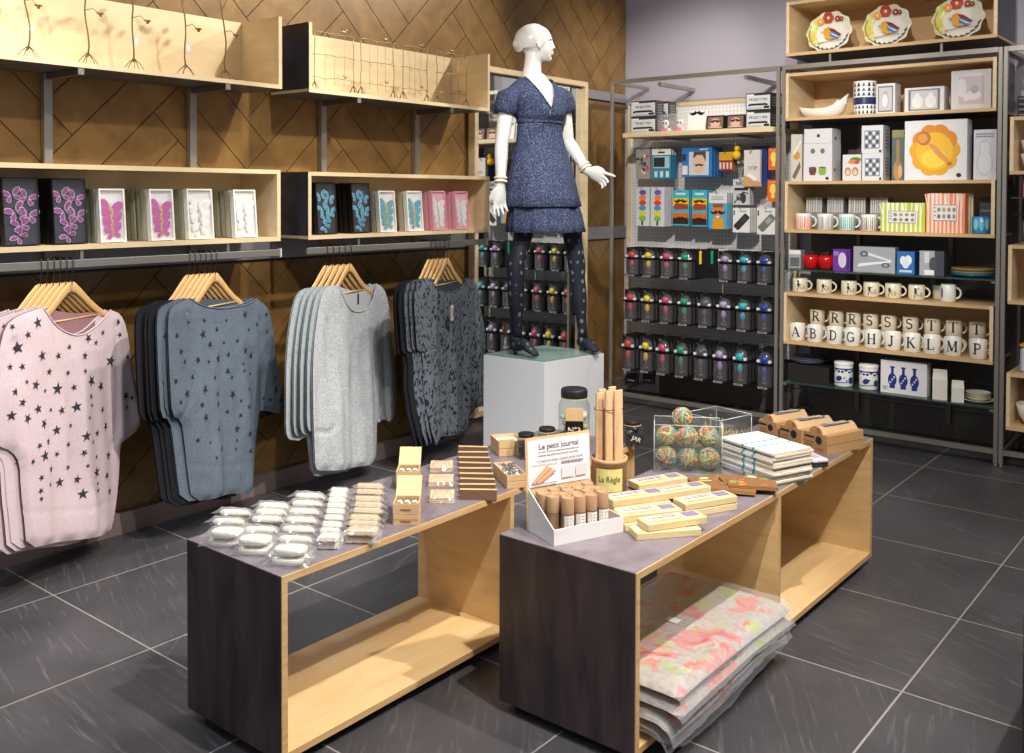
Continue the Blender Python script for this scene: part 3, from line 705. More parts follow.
greyS = zs([(235,115),(212,118),(193,132),(178,165),(166,230),(157,300),(151,385),(151,480),(155,585),(160,650),(162,715),(190,725),(250,718),(320,708),(368,685),(370,640),(372,560),(380,400),(388,378),(390,440),(392,555),(405,565),(420,520),(427,465),(420,390),(410,300),(405,200),(395,140),(380,118),(362,110)], 3.274, 265, 250)
greyB = zs([(235,115),(212,118),(193,132),(178,165),(166,230),(157,300),(151,385),(151,480),(150,575),(166,600),(208,604),(214,560),(222,640),(226,712),(250,718),(320,708),(368,685),(370,640),(372,560),(380,400),(388,378),(390,440),(392,555),(405,565),(420,520),(427,465),(420,390),(410,300),(405,200),(395,140),(380,118),(362,110)], 3.274, 265, 250)
SILB = {}
greyN = zs([(352,130),(345,165),(325,195),(295,205),(265,190),(245,150)], 3.274, 265, 250)
greyC = [zs(c, 3.274, 265, 250) for c in ([(200,230),(205,420),(215,520),(219,600),(160,595)], [(385,230),(386,380)])]
darkS = zs([(535,92),(512,98),(492,115),(485,160),(490,230),(497,300),(500,330),(518,335),(520,480),(545,640),(565,635),(590,605),(660,605),(668,520),(715,512),(712,420),(722,290),(708,200),(695,120),(682,100),(655,92)], 3.274, 265, 250)
darkN = zs([(648,112),(625,130),(595,140),(565,130),(545,112)], 3.274, 265, 250)
darkC = [zs(c, 3.274, 265, 250) for c in ([(520,180),(538,250),(540,328),(500,332)], [(690,180),(688,290),(670,420),(668,520)])]
def rail_pile(px, apex_py, theta, shirt_args, n, mats, names, rail, dy=.030):
    y = at_x(px, 262, -3.47).y; P = Vector((-3.47, y, 0))
    d = ray(px, apex_py); apz = at_x(px, apex_py, -3.47).z
    P.z = apz
    sil, neck, cr, stars, hem, amp, starm = shirt_args
    rz = theta+PI/2; cache = {}; jit = random.Random(int(px))
    for k in range(n):
        cloth, inner = mats[k]
        key = (cloth, k == 0)
        if key not in cache: cache[key] = make_shirt(SILB.get(px, sil) if k else sil, neck, cr, stars if cloth not in (BLK,) else [], theta, P, cloth, inner, starm, px*.1, hem, amp, k > 0)
        me = cache[key]
        o = bpy.data.objects.new('knitted_top', me); COL.objects.link(o); o.location = P-Vector((0, dy*k, 0)); o.rotation_euler = (0, 0, rz+(jit.uniform(-.02, .02) if k else 0)); o.scale = (1, 1, 1) if k == 0 else (1+.02*math.sin(k*2.3+px), 1, 1-.012*((k*3) % 4)/2)
        tag(o, names[k], 'top', 'tops hanging on the garment rails')
        hanger(P-Vector((0, dy*k, 0)), rz, apz, 'wooden hanger '+('in front ' if k == 0 else f'{ORD[k-1]} behind the front one ')+'on the '+rail)
    return P, theta
PD = C('#8f6f6a', .9); DI = C('#3a3f46', .9)
rail_pile(72, 281, .42, (pinkS, pinkN, pinkC, pinkStars, zs([(50,630),(120,632),(200,625),(290,605)], 2.51, 0, 260), .011, STARK), 6, [(PINK, C('#9a7278', .9))]*6,
    ['pale pink top with dark stars at the front of its rail']+[f'pale pink star top, {ORD[k]} behind the front pink one' for k in range(5)], 'pink tops', .023)
rail_pile(215.5, 272, .38, (blueS, blueN, blueC, blueStars, zs([(170,620),(260,628),(350,612)], 2.894, 130, 250), .011, STARB), 6, [(BLUE, C('#4a525e', .9))]*3+[(BLK, BLK)]*3,
    ['slate blue top with dark stars at the front of its rail']+[f'slate blue star top, {ORD[k]} behind the front blue one' for k in range(2)]+[f'plain black top, {ORD[k]} behind the blue star tops' for k in range(3)], 'blue star tops', .025)
SILB[350] = greyB
rail_pile(350, 263, .34, (greyS, greyN, greyC, [], None, .013, STARB), 5, [(LGREY, C('#b9bbbd', .9))]+[(GBLUE, C('#9aa2a6', .9))]*4,
    ['pale heather grey long sleeved top at the front of its rail']+[f'pale grey long sleeved top, {ORD[k]} behind the heather one' for k in range(4)], 'pale grey tops', .036)
rail_pile(447.5, 257, .34, (darkS, darkN, darkC, [], None, .012, STARB), 5, [(DPRINT, DI)]*3+[(BLK, BLK)]*2,
    ['charcoal animal print top with pink swing tag']+[f'charcoal animal print top, {ORD[k]} behind the tagged one' for k in range(2)]+[f'black top, {ORD[k]} behind the animal print tops' for k in range(2)], 'animal print tops', .034)
# swing tags
def swing(px, py, w, h, X, mat, lab, cord):
    p = at_x(px, py, X); t = E('swing_tag', lab, 'tag', tuple(p), 1.75); mb = MB(); mb.box((-w/2, -.0015, -h), (w/2, 0, 0), mat); D2(mb, face_y(0, -.0016, 0)).lines(-w*.35, -h*.3, w*.7, 4, h*.14, h*.05, INK, 3); mb.build('card', t)
    MB().tube([(0, 0, 0), (.003, .004, cord*.5), (0, .008, cord)], .0009, INK, 5).build('cord', t)
swing(452, 305, .026, .082, -3.405, C('#dcb7b8', .7), 'pale pink swing tag on the charcoal animal print top', .06)
swing(358, 294, .012, .05, -3.415, INK, 'narrow black tag at the neck of the heather grey top', .03)
# ------------------------------------------------------------------ mannequin on its plinth
PZ = .556
def J(px, py, d=0.0, D0=5.16): return CAM + ray(px, py)*(D0+d)
c0, cL, cR = at_z(544.2, 361, PZ), at_z(483.7, 353.4, PZ), at_z(603.8, 351.9, PZ)
t = E('plinth', 'white square plinth with a glass top under the mannequin', 'plinth', (c0.x, c0.y, 0)); I = Tr(-c0.x, -c0.y, 0)
cB = cL+cR-c0; q = [(p.x, p.y) for p in (c0, cR, cB, cL)]
PLW = C('#e4e5e6', .4, 0, .01)
MB(I).prism(q, PZ-.008, PLW).build('body', t)
MB(I).prism([(q[i][0]*.97+cB.x*.015+c0.x*.015, q[i][1]*.97+cB.y*.015+c0.y*.015) for i in range(4)], .008, clear('glass_plate', '#cfe0dc', .02, .12, .6, '#a9c4c0', .35), h0=PZ-.008).build('glass_plate', t)
Fv = Vector((.95, -.31, 0)).normalized(); Lv = Vector((0, 0, 1)).cross(Fv)
root = E('mannequin', 'white female mannequin in blue tiered dress and dotted dark tights', 'mannequin', (-3.10, 4.13, PZ))
IM = Tr(3.10, -4.13, -PZ)
def ringat(py, pl, pr, rho=.7, d=0.0, n=48, grow=0.0, fold=None, zoff=0):
    c = J((pl+pr)/2, py, d); h = (pr-pl)/2*5.16/F_PX+grow; W = h/math.hypot(.82, .57*rho); D = W*rho; out = []
    for k in range(n):
        a = 2*PI*k/n; g = 1+(fold(a) if fold else 0)
        p = c+Lv*(W*g*math.cos(a))+Fv*(D*g*math.sin(a)); out.append(tuple(p))
    return out
BODYW = C('#dededb', .33, 0, .005); TIGHT = None
def tights_mat():
    t = NT('dotted_tights'); c = t.coord(); v = t.new('ShaderNodeTexVoronoi', feature='F1'); t.link(t.mapping(c, (1, 1, .72)), v.inputs['Vector']); v.inputs['Scale'].default_value = 26; v.inputs['Randomness'].default_value = .25
    f = t.ramp(v.outputs['Distance'], [(.20, 1.0), (.27, 0.0)]); return t.fin(t.mix(t.math('MULTIPLY', f, .55), '#20232f', '#8d93a6'), .6, 0, .3)
TIGHT = tights_mat()
legs = []
for side in (0, 1):
    if side == 0: rows = [(222, 514, 536, -.02), (238, 513.5, 532, -.04), (252, 509.5, 528, -.06), (265, 506.5, 524.5, -.075), (278, 508, 524, -.085), (292, 508, 524.5, -.085), (305, 509, 524, -.08), (318, 511.5, 522.5, -.08), (330, 512.5, 522, -.075), (338, 512.5, 521.5, -.07)]
    else: rows = [(222, 560, 583, .06), (238, 563, 582, .07), (252, 566, 584, .08), (266, 568, 585.5, .085), (278, 570.5, 585, .09), (292, 571, 586.5, .09), (305, 573, 587, .09), (318, 576, 586.5, .09), (330, 578, 587, .09), (338, 578, 587, .09)]
    legs.append(rows)
FOOT = [(at_z(516, 350.5, PZ+.075), at_z(531.5, 352.8, PZ+.0)), (at_z(580.5, 343, PZ+.075), at_z(591, 349.5, PZ+.0))]
def leg_mesh(mb, rows, foot, mat, grow):
    second = rows is legs[1]
    rings = []
    for (y, a, b, d) in rows:
        c = J((a+b)/2, y, d); r = (b-a)/2*5.16/F_PX+grow
        rings.append([tuple(c+CR*(r*math.cos(2*PI*k/20))+Vector((CF.x, CF.y, 0)).normalized()*(r*1.08*math.sin(2*PI*k/20))) for k in range(20)])
    mb.loft(rings, mat)
    # foot on tiptoe: ankle to toe
    ank = sum((Vector(p) for p in rings[-1]), Vector())/20; toe = foot[1].copy(); toe.z = PZ+.012
    fh = Vector((CF.x, CF.y, 0)).normalized(); dirv = (CR*.45-fh*.9 if second else CR*.75-fh*.7); dirv.z = 0; dirv.normalize()
    toe = Vector((ank.x, ank.y, PZ+.019))+dirv*.115
    side_ = Vector((0, 0, 1)).cross(dirv)
    prof = [(ank+Vector((0, 0, .01)), .027, .030), (ank-dirv*.008+Vector((0, 0, -.02)), .026, .034), (ank+dirv*.02+Vector((0, 0, -.035)), .026, .034), (ank*.45+toe*.55+Vector((0, 0, .008)), .029, .027), (ank*.2+toe*.8+Vector((0, 0, .006)), .031, .018), (toe+dirv*.018, .022, .011), (toe+dirv*.034, .008, .006)]
    fr = []
    for i, (c, w_, h_) in enumerate(prof):
        nx = (prof[min(i+1, len(prof)-1)][0]-prof[max(i-1, 0)][0]).normalized(); up = nx.cross(side_).normalized()
        fr.append([tuple(c+side_*((w_+grow)*math.cos(2*PI*k/16))+up*((h_+grow)*math.sin(2*PI*k/16))) for k in range(16)])
    mb.loft(fr, mat)
    h = ank-dirv*.012; h.z = PZ+.047; mb.ball(h, (.027+grow, .025+grow, .03), mat, 14, 10)
    mb.lathe([(.011, PZ+.0012), (.010, PZ+.01), (.013, PZ+.03), (.02, PZ+.05)], mat, 12, T=Tr(h.x, h.y, 0))
# body: overlapping volumes fused by a voxel remesh into one skin
b = MB(IM)
trows = [(226, 520, 577, .8, .0), (215, 519, 576, .78, 0), (195, 520, 573, .76, 0), (175, 521, 569, .74, 0), (155, 521, 564, .72, 0), (138, 520.5, 560, .72, 0), (125, 519, 561, .76, 0), (115, 516, 563, .78, 0), (105, 513, 564, .66, 0), (97, 509, 564, .56, 0), (90, 510, 561, .5, 0), (84, 516, 555, .5, 0), (79, 521, 549, .55, 0), (74, 523.5, 546, .7, 0)]
b.loft([ringat(y, a, c_, r, d, 40, -.008) for y, a, c_, r, d in trows], BODYW)
HC = J(536.5, 42.5, 0); az = Vector((.796, .605, 0)); away = Vector((-.605, .796, 0))
hf = (az*math.cos(.2)+away*math.sin(.2)).normalized(); hl = Vector((0, 0, 1)).cross(hf)
HM_ = Matrix((hf, hl, Vector((0, 0, 1)))).transposed().to_4x4(); HT_ = Tr(*HC) @ HM_ @ Ry(-.04)
b.tube([J(531.5, 86), J(531.5, 78), J(532.5, 68), J(533.5, 58), J(534, 48)], [.066, .055, .047, .046, .046], BODYW, 20)
bh = MB(IM @ HT_)
bh.ball((-.008, 0, .012), (.092, .073, .084), BODYW, 24, 18); bh.ball((.03, 0, -.03), (.056, .058, .07), BODYW, 20, 16); bh.ball((.042, 0, -.066), (.036, .042, .036), BODYW, 16, 12)
bh.ball((.064, 0, -.088), (.018, .018, .015), BODYW, 12, 10)
bh.tube([(.081, 0, .008), (.086, 0, -.012), (.092, 0, -.03), (.080, 0, -.038)], [.008, .010, .011, .007], BODYW, 10)
bh.ball((.083, 0, -.054), (.009, .02, .006), BODYW, 12, 8); bh.ball((.081, 0, -.064), (.009, .018, .006), BODYW, 12, 8)
for sg in (1, -1):
    bh.ball((.066, sg*.03, .012), (.016, .024, .008), BODYW, 12, 8); bh.ball((.07, sg*.03, -.008), (.010, .014, .008), BODYW, 12, 8)
    bh.tube([(.004, sg*.07, .006), (-.008, sg*.077, .0), (-.012, sg*.078, -.018), (-.002, sg*.073, -.036), (.006, sg*.069, -.04)], [.007, .008, .008, .007, .005], BODYW, 8); bh.ball((.0, sg*.069, -.018), (.012, .005, .018), BODYW, 10, 8)
b.v += [v for v in bh.v]; o_ = len(b.v)-len(bh.v); b.f += [tuple(i+o_ for i in f) for f in bh.f]; b.mi += [b.m(BODYW)]*len(bh.f); b.sm += bh.sm
def limb(pts, rad): b.tube(pts, rad, BODYW, 18)
def along(P, R, n=6):
    out = []; rr = []
    for i in range(len(P)-1):
        for k in range(n): s_ = k/n; out.append(P[i].lerp(P[i+1], s_)); rr.append(R[i]+(R[i+1]-R[i])*s_)
    return out+[P[-1]], rr+[R[-1]]
sR, eR, wR = J(508, 98, -.10), J(501.5, 145, -.10), J(500.5, 184, -.13)
sL, eL, wL = J(562, 98, .10), J(567.5, 141, .13), J(587, 170.5, .06)
for s_, e_, w_ in ((sR, eR, wR), (sL, eL, wL)):
    m1 = s_.lerp(e_, .35); m2 = e_.lerp(w_, .3)
    P_, R_ = along([s_, m1, e_, m2, w_], [.047, .043, .036, .036, .024]); limb(P_, R_); b.ball(s_, .05, BODYW)
def hand(w_, kn, fing, thumb, side):
    """palm from wrist to knuckles plus five separate bent fingers"""
    d = (kn-w_).normalized(); n_ = d.cross(side).normalized(); rings = []
    for s_, wd, th in ((-.2, .023, .021), (.15, .028, .019), (.55, .037, .017), (.95, .040, .014), (1.08, .036, .010)):
        c = w_.lerp(kn, s_); rings.append([tuple(c+side*(wd*math.cos(2*PI*k/16))+n_*(th*math.sin(2*PI*k/16))) for k in range(16)])
    b.loft(rings, BODYW)
    for i, (ln, bend, spread) in enumerate(fing):
        base = w_.lerp(kn, .92)+side*((1.5-i)*.0195); ang = bend; p = base; dd = (d+side*spread).normalized(); pts = [p-dd*.012, p]; rr = [.0085, .0088]
        for k, part in enumerate((.45, .32, .25)):
            ax = side; dd = Matrix.Rotation(ang*(.5, 1, .8)[k], 3, ax) @ dd; p = p+dd*(ln*part); pts.append(p); rr.append((.0085, .0078, .0058)[k])
        pts.append(p+dd*.004); rr.append(.002)
        P_, R_ = along(pts, rr, 3); b.tube(P_, R_, BODYW, 10)
    base = w_.lerp(kn, .28)+side*(.026); pts = [base-side*.014]; rr = [.012]; p = base
    for v_, l_ in zip(thumb, (.026, .028, .022)): pts.append(p); p = p+v_.normalized()*l_; rr.append(.0105)
    pts.append(p); rr.append(.006); P_, R_ = along(pts, rr, 3); b.tube(P_, R_, BODYW, 10)
# right hand hangs by the thigh, thumb forward
kR = J(499.5, 202, -.135); sdR = (Vector((-.796, -.605, 0))*.75+Vector((.6, -.8, 0))*.5).normalized()
hand(wR, kR, [(.078, .18, .1), (.085, .22, .02), (.078, .28, -.05), (.062, .34, -.14)], [Vector((-.5, -.5, -.75)), Vector((-.28, -.3, -1)), Vector((-.05, -.1, -1))], sdR)
# left hand reaches out, index straight, others drooping
kL = J(601.5, 177.5, .03); dL = (kL-wL).normalized(); upL = (CU - dL*CU.dot(dL)).normalized(); sdL = (upL*.75-Vector((CF.x, CF.y, 0))*.35); sdL = (sdL-dL*sdL.dot(dL)).normalized()
hand(wL, kL, [(.085, -.12, .22), (.082, -.5, .02), (.076, -.55, -.06), (.06, -.6, -.14)], [dL*.8+upL*.5, dL+upL*.1, dL-upL*.2], sdL)
for rows, ft in zip(legs, FOOT): b.T = IM; leg_mesh(b, rows, ft, BODYW, -.004)
tmp = bpy.data.objects.new('body_form', b.mesh('body_form')); COL.objects.link(tmp)
md = tmp.modifiers.new('fuse', 'REMESH'); md.mode = 'VOXEL'; md.voxel_size = .0042; md.use_smooth_shade = True
sm = tmp.modifiers.new('even', 'SMOOTH'); sm.factor = .5; sm.iterations = 4
dg = bpy.context.evaluated_depsgraph_get(); dg.update(); me = bpy.data.meshes.new_from_object(tmp.evaluated_get(dg)); me.name = 'body'
me.materials.clear(); me.materials.append(BODYW); bpy.data.objects.remove(tmp)
me.polygons.foreach_set('use_smooth', [True]*len(me.polygons))
bo = bpy.data.objects.new('body', me); COL.objects.link(bo); bo.parent = root; bo['label'] = 'glossy white body'
# hair: smooth cap with a coiled bun
hb = MB(IM @ HT_)
def hair_keep(c): return True
rings = []
for i in range(13):
    th = PI*.69*i/12
    rings.append([(-.013+.092*math.sin(th)*math.cos(2*PI*k/36)*(.93 if math.cos(2*PI*k/36) > 0 else 1.02)*1.0-.02*(i/12), .077*math.sin(th)*math.sin(2*PI*k/36), .014+.087*math.cos(th)+.02*(math.cos(2*PI*k/36) > .2)*(i/12)**2) for k in range(36)])
hb.loft(rings, BODYW, caps=False)
hb.build('hair', root)
bn = MB(IM @ HT_ @ Tr(-.108, -.018, -.012))
for k in range(3):
    pts = [(0+.012*k, (.030-.009*k)*math.cos(a), (.030-.009*k)*math.sin(a)) for a in [2*PI*i/20 for i in range(20)]]; bn.T = IM @ HT_ @ Tr(-.098, -.018, -.012) @ Rz(.5) @ Matrix.Scale(-1, 4, Vector((1, 0, 0))); bn.tube(pts, .0115-.001*k, BODYW, 10, closed=True)
bn.ball((.02, 0, 0), (.018, .02, .02), BODYW, 12, 10); bn.build('hair_bun', root)
# dress
def denim():
    t = NT('navy_marl_cloth'); c = t.coord(); f = t.noise(t.mapping(c, (1, 1, .55)), 210, 2, .7, .3); g = t.noise(c, 14, 2)
    col = t.ramp(f, [(.36, '#1b2238'), (.52, '#333c58'), (.68, '#737c98')]); col = t.mix(t.math('MULTIPLY', g, .3), col, '#2f3752'); t.bump(f, .15, .002); return t.fin(col, .85, 0, .2)
DEN = denim()
def folds(n, amp, ph): return lambda a: amp*(math.sin(n*a+ph)+.5*math.sin((2*n+1)*a+1.7*ph))
def skirt(rows, name, lab=None):
    mb = MB(IM); mb.loft([ringat(y, a, c_, r, 0, 96, .004, folds(nf, am, ph)) for y, a, c_, r, nf, am, ph in rows], DEN, caps=False); return mb.build(name, root, label=lab)
skirt([(196, 511.5, 575, .8, 9, .012, .5), (205, 510, 578.5, .8, 9, .02, .5), (214, 509, 581, .8, 9, .028, .5), (224, 508, 583, .8, 9, .033, .5), (231.5, 508, 584.5, .8, 9, .036, .5), (231.8, 508.5, 584, .8, 9, .036, .5)], 'underskirt')
skirt([(121.5, 518.5, 561.5, .76, 6, .004, 0), (128, 518, 561, .74, 6, .004, 0), (138, 517.5, 562.5, .74, 6, .006, 0), (150, 515.5, 566, .76, 6, .008, 0), (165, 512, 570.5, .78, 6, .012, 0), (180, 508.5, 574.5, .8, 6, .017, 0), (195, 505.5, 578, .82, 6, .022, 0), (206, 503.5, 581, .82, 6, .026, 0), (206.4, 504, 580.5, .82, 6, .026, 0)], 'peplum_skirt')
mb = MB(IM); mb.loft([ringat(y, 517.6, 562.2, .77, 0, 64, .006) for y in (119.5, 120.5, 122.5, 123.5)], DEN, caps=False); mb.build('waist_seam', root)
vb = J(549.5, 111); ctr = (J(531, 80)-Vector((0, 0, 0)))
def keepv(x, y, z):
    p = Vector((x, y, z)); q_ = p-J(538, 100); f_ = q_.dot(Fv); l_ = q_.dot(Lv)
    zt = J(540, 76).z; zb = J(550, 112).z; k = (p.z-zb)/(zt-zb)
    if k <= 0: return True
    if f_ > -.0: return abs(l_+.005) > .098*min(1, k)
    return abs(l_) > .085*max(0, (k-.62)/.38)
br = [(123, 518.5, 561.5, .77), (120, 517, 563, .82), (116, 514.5, 565, .86), (112, 513.5, 566, .84), (108, 512, 566.5, .78), (104, 510.5, 566.5, .72), (100, 508.5, 566, .66), (96, 507, 566, .6), (93, 506.5, 564.5, .56), (90, 508, 562.5, .54), (87, 511, 559.5, .52), (84, 514, 556.5, .52), (81, 517.5, 553, .54), (78.5, 520, 549.5, .58)]
R2 = []
for i in range(len(br)-1):
    for k in range(3): s_ = k/3; R2.append(tuple(br[i][j]+(br[i+1][j]-br[i][j])*s_ for j in range(4)))
R2.append(br[-1])
mb = MB(IM); mb.loft([ringat(y, a, c_, r, 0, 120, .003, (lambda yy: (lambda a_: .012*math.sin(26*a_)*max(0, 1-abs(yy-116)/9)*max(0, math.sin(a_))))(y)) for y, a, c_, r in R2], DEN, caps=False, keep=keepv); mb.build('bodice', root)
L_, R__ = [], []
zt_, zb_ = J(540, 76).z, J(550, 112).z
for y, a, c_, r in R2:
    ring = [Vector(p) for p in ringat(y, a, c_, r, 0, 720, .0035)]; k = (ring[0].z-zb_)/(zt_-zb_)
    if k < 0: continue
    for side, out in ((1, L_), (-1, R__)):
        best = min((p for p in ring if (p-J(538, 100)).dot(Fv) > 0), key=lambda p: abs((p-J(538, 100)).dot(Lv)+.005-side*.098*min(1, k))); out.append(tuple(best))
mb = MB(IM); mb.tube(list(reversed(L_))+R__, .0055, DEN, 8); mb.build('neckline_trim', root)
for s_, e_, nm in ((sR, eR, 0), (sL, eL, 1)):
    mb = MB(IM); d = (e_-s_).normalized(); side = (Lv if nm else -Lv)
    pr = [(s_+Vector((0, 0, .035))-side*.075, .03), (s_+Vector((0, 0, .012))-side*.04, .055), (s_+side*.004+Vector((0, 0, -.008)), .064), (s_+d*.05+side*.006, .064), (s_+d*.082+side*.004, .060), (s_+d*.084+side*.004, .054)]
    rings = []
    for i, (c, r) in enumerate(pr):
        ax = (pr[min(i+1, 5)][0]-pr[max(i-1, 0)][0]).normalized() if i < 4 else d; u_ = Fv-ax*Fv.dot(ax); u_.normalize(); v_ = ax.cross(u_)
        rings.append([tuple(c+u_*(r*1.0*math.cos(2*PI*k/32)*(1+.03*math.sin(5*2*PI*k/32)))+v_*(r*math.sin(2*PI*k/32))) for k in range(32)])
    mb.loft(rings, DEN, caps=False); mb.build('cap_sleeve', root)
mb = MB(IM); mb.tube([J(549.6, 109, -.12), J(550.2, 112.5, -.125), J(549.8, 116, -.122)], .004, CHROME, 8); mb.build('zip_pull', root)
mb = MB(IM)
for rows, ft in zip(legs, FOOT):
    m2 = MB(IM); leg_mesh(m2, rows, ft, TIGHT, .001); m2.build('tights_leg', root, label='dark tights leg with pale polka dots')
# bracelets
for w_, e_ in ((wR, eR), (wL, eL)):
    d = (w_-e_).normalized(); u_ = d.orthogonal().normalized(); v_ = d.cross(u_)
    for k, r in ((0, .031), (1, .0295)):
        c = w_+d*(-.012-.02*k); mb = MB(IM); mb.tube([tuple(c+u_*(r*math.cos(2*PI*i/28))+v_*(r*math.sin(2*PI*i/28))) for i in range(28)], .0065, CREAM, 8, closed=True); mb.build('bracelet', root, label='ivory bangle')
p = at_z(505, 347.5, PZ)
mb = MB(Tr(p.x+3.10, p.y-4.13, 0)); mb.lathe([(.026, 0.0005), (.026, .008), (.012, .014), (.009, .06)], CHROME, 16); mb.lathe([(.007, .06), (.007, .14)], C('#a06a48', .3, .8), 10); mb.build('support_rod', root)
# ------------------------------------------------------------------ display frames on the back wall
YF = 5.46
def frame(label, x0, x1, loc):
    t = E('shelving_unit', label, 'shelving', ((x0+x1)/2, 5.7, 0), 0, 'steel frames on the back wall'); I = Tr(-(x0+x1)/2, -5.7, 0); w = .0105
    for x in (x0, x1):
        mb = MB(I); mb.box((x-w, YF-w, .012), (x+w, YF+w, 2.175), STEEL, .002); mb.lathe([(.0115, 0), (.0115, .008), (.007, .012)], STEEL_D, 12, T=Tr(x, YF, 0)); mb.build('post', t)
        for z in (.075, 2.162): MB(I).box((x-w, YF+w, z-w), (x+w, 5.918, z+w), STEEL).build('side_rail', t)
    MB(I).box((x0+w, YF-w, 2.149), (x1-w, YF+w, 2.175), STEEL).build('top_rail', t)
    MB(I).box((x0+w, YF-w, .062), (x1-w, YF+w, .088), STEEL).build('bottom_rail', t)
    return t
PX0, PX1, QX0, QX1, FX0, FX1 = -3.556, -2.381, -2.347, -1.175, -1.150, .03
pf = frame('steel display frame holding the white peg grid', PX0, PX1, 0); qf = frame('steel display frame with the mugs and gift boxes', QX0, QX1, 0); ff = frame('steel display frame cut off at the right edge', FX0, FX1, 0)
I = Tr(-(PX0+PX1)/2, -5.7, 0)
for x in (-3.2, -2.6): MB(I).box((x-.012, YF+.013, 2.115), (x+.012, 5.93, 2.14), STEEL).build('wall_arm', pf)
for x in (-2.05, -1.52):
    MB(Tr(-(QX0+QX1)/2, -5.7, 0)).box((x-.012, 5.895, .09), (x+.012, 5.918, 2.14), STEEL_D).build('rear_upright', qf)
# grid panel
def gridmat():
    t = NT('white_wire_grid'); g = t.new('ShaderNodeNewGeometry').outputs['Position']; sp = t.new('ShaderNodeSeparateXYZ'); t.link(g, sp.inputs[0])
    a = t.math('LESS_THAN', t.math('FRACT', t.math('DIVIDE', sp.outputs[0], .026)), .2); b = t.math('LESS_THAN', t.math('FRACT', t.math('DIVIDE', sp.outputs[2], .026)), .2)
    return t.fin(t.mix(t.math('MAXIMUM', a, b), '#dddde1', '#f4f4f6'), .45)
t = E('peg_panel', 'white peg grid panel in pale wood edging on back wall', 'peg panel', (-2.95, 5.90, .36)); GI = Tr(2.95, -5.90, -.36)
MB(GI).box((-3.66, 5.872, .36), (-2.46, 5.884, 2.02), gridmat()).build('grid', t)
for a, b in (((-3.69, .36), (-3.66, 2.045)), ((-2.46, .36), (-2.43, 2.045)), ((-3.66, 2.02), (-2.46, 2.045))): MB(GI).box((a[0], 5.866, a[1]), (b[0], 5.888, b[1]), BIRCH).build('edging', t)
MB(GI).box((-3.66, 5.855, 1.685), (-2.46, 5.872, 1.745), C('#b9b7bb', .4)).build('shelf_channel', t)
peg = t
def hook(x, z, y0): m = MB(GI); m.tube([(x, 5.872, z), (x, y0-.01, z+.002), (x, y0-.02, z+.014)], .0028, CHROME, 6); m.build('peg_hook', peg)
t = E('wood_shelf', 'birch shelf board across the top of the peg grid', 'shelf', (-2.93, 5.65, 1.786))
MB(Tr(2.93, -5.65, -1.786)).box((-3.455, 5.43, 1.786), (-2.40, 5.86, 1.816), BIRCH, .002).build('board', t)
MB(Tr(2.93, -5.65, -1.786)).box((-3.2, 5.5, 1.772), (-3.18, 5.86, 1.786), STEEL).build('bracket', t); MB(Tr(2.93, -5.65, -1.786)).box((-2.68, 5.5, 1.772), (-2.66, 5.86, 1.786), STEEL).build('bracket', t)
def IT(a, b, y0, y1, Y):
    m = (a+b)/2; p, q = at_y(a, (y0+y1)/2, Y), at_y(b, (y0+y1)/2, Y); z0, z1 = at_y(m, y1, Y).z, at_y(m, y0, Y).z
    return (p.x+q.x)/2, q.x-p.x, z1-z0, z0
def boxitem(name, label, cat, a, b, y0, y1, Y, base, depth, body, art=None, group=None, rz=0, r=.0015, side=None):
    """one carton standing on something; px span gives its real width and height"""
    cx, w, h, z = IT(a, b, y0, y1, Y); z = z if base is None else base
    mb = MB(); mb.box((-w/2, 0, 0), (w/2, depth, h), body, r)
    if art: art(D2(mb, face_y(0, 0, 0)), w, h)
    if side: side(D2(mb, face_x(w/2, 0, 0)), depth, h)
    return mb.build(name, None, (cx, Y, z+.0004), rz, label, cat, group)
def hang(name, label, cat, a, b, y0, y1, Y, art, body, n=3, step=.022, depth=.014, behind='behind it', group='packs hanging on the peg grid', hookit=True):
    o = boxitem(name, label+', front of its hook', cat, a, b, y0, y1, Y, None, depth, body, art, group)
    me = None
    for k in range(n):
        c = o.copy(); COL.objects.link(c); c.location.y += step*(k+1); c['label'] = f'{label}, {ORD[k]} behind the front one'
    cx, w, h, z = IT(a, b, y0, y1, Y)
    if hookit: hook(cx, z+h-.006, Y-.008)
# --- on the wooden shelf
def stache(d, u, v, s, m):
    for sg in (1, -1):
        P = [(0, .12), (.25, .28), (.5, .1), (.85, .05), (1.05, .28), (.95, -.08), (.6, -.28), (.25, -.2), (0, -.02)]
        d.poly([(u+sg*x*s, v+y*s) for x, y in (P if sg > 0 else reversed(P))], m)
GB = C('#dcdee0', .4)
def pen_art(d, w, h):
    d.rect(-w*.5, 0, w, h, C('#2b2d31', .5)); d.up().rect(-w*.47, h*.06, w*.94, h*.8, GB); d.up().rect(-w*.47, h*.84, w*.3, h*.1, WHITE)
    d.text('PROJECT PEN', 0, h*.62, h*.2, INK, sx=.92); d.line([(-w*.38, h*.3), (-w*.3, h*.34), (w*.28, h*.34), (w*.36, h*.3)], h*.12, INK); d.rect(w*.22, h*.1, w*.22, h*.14, INK); d.lines(-w*.44, h*.14, w*.6, 2, h*.05, h*.02, GREY, 2)
Z1 = 1.8162; pen_grp = 'pen boxes stacked on the top shelf'
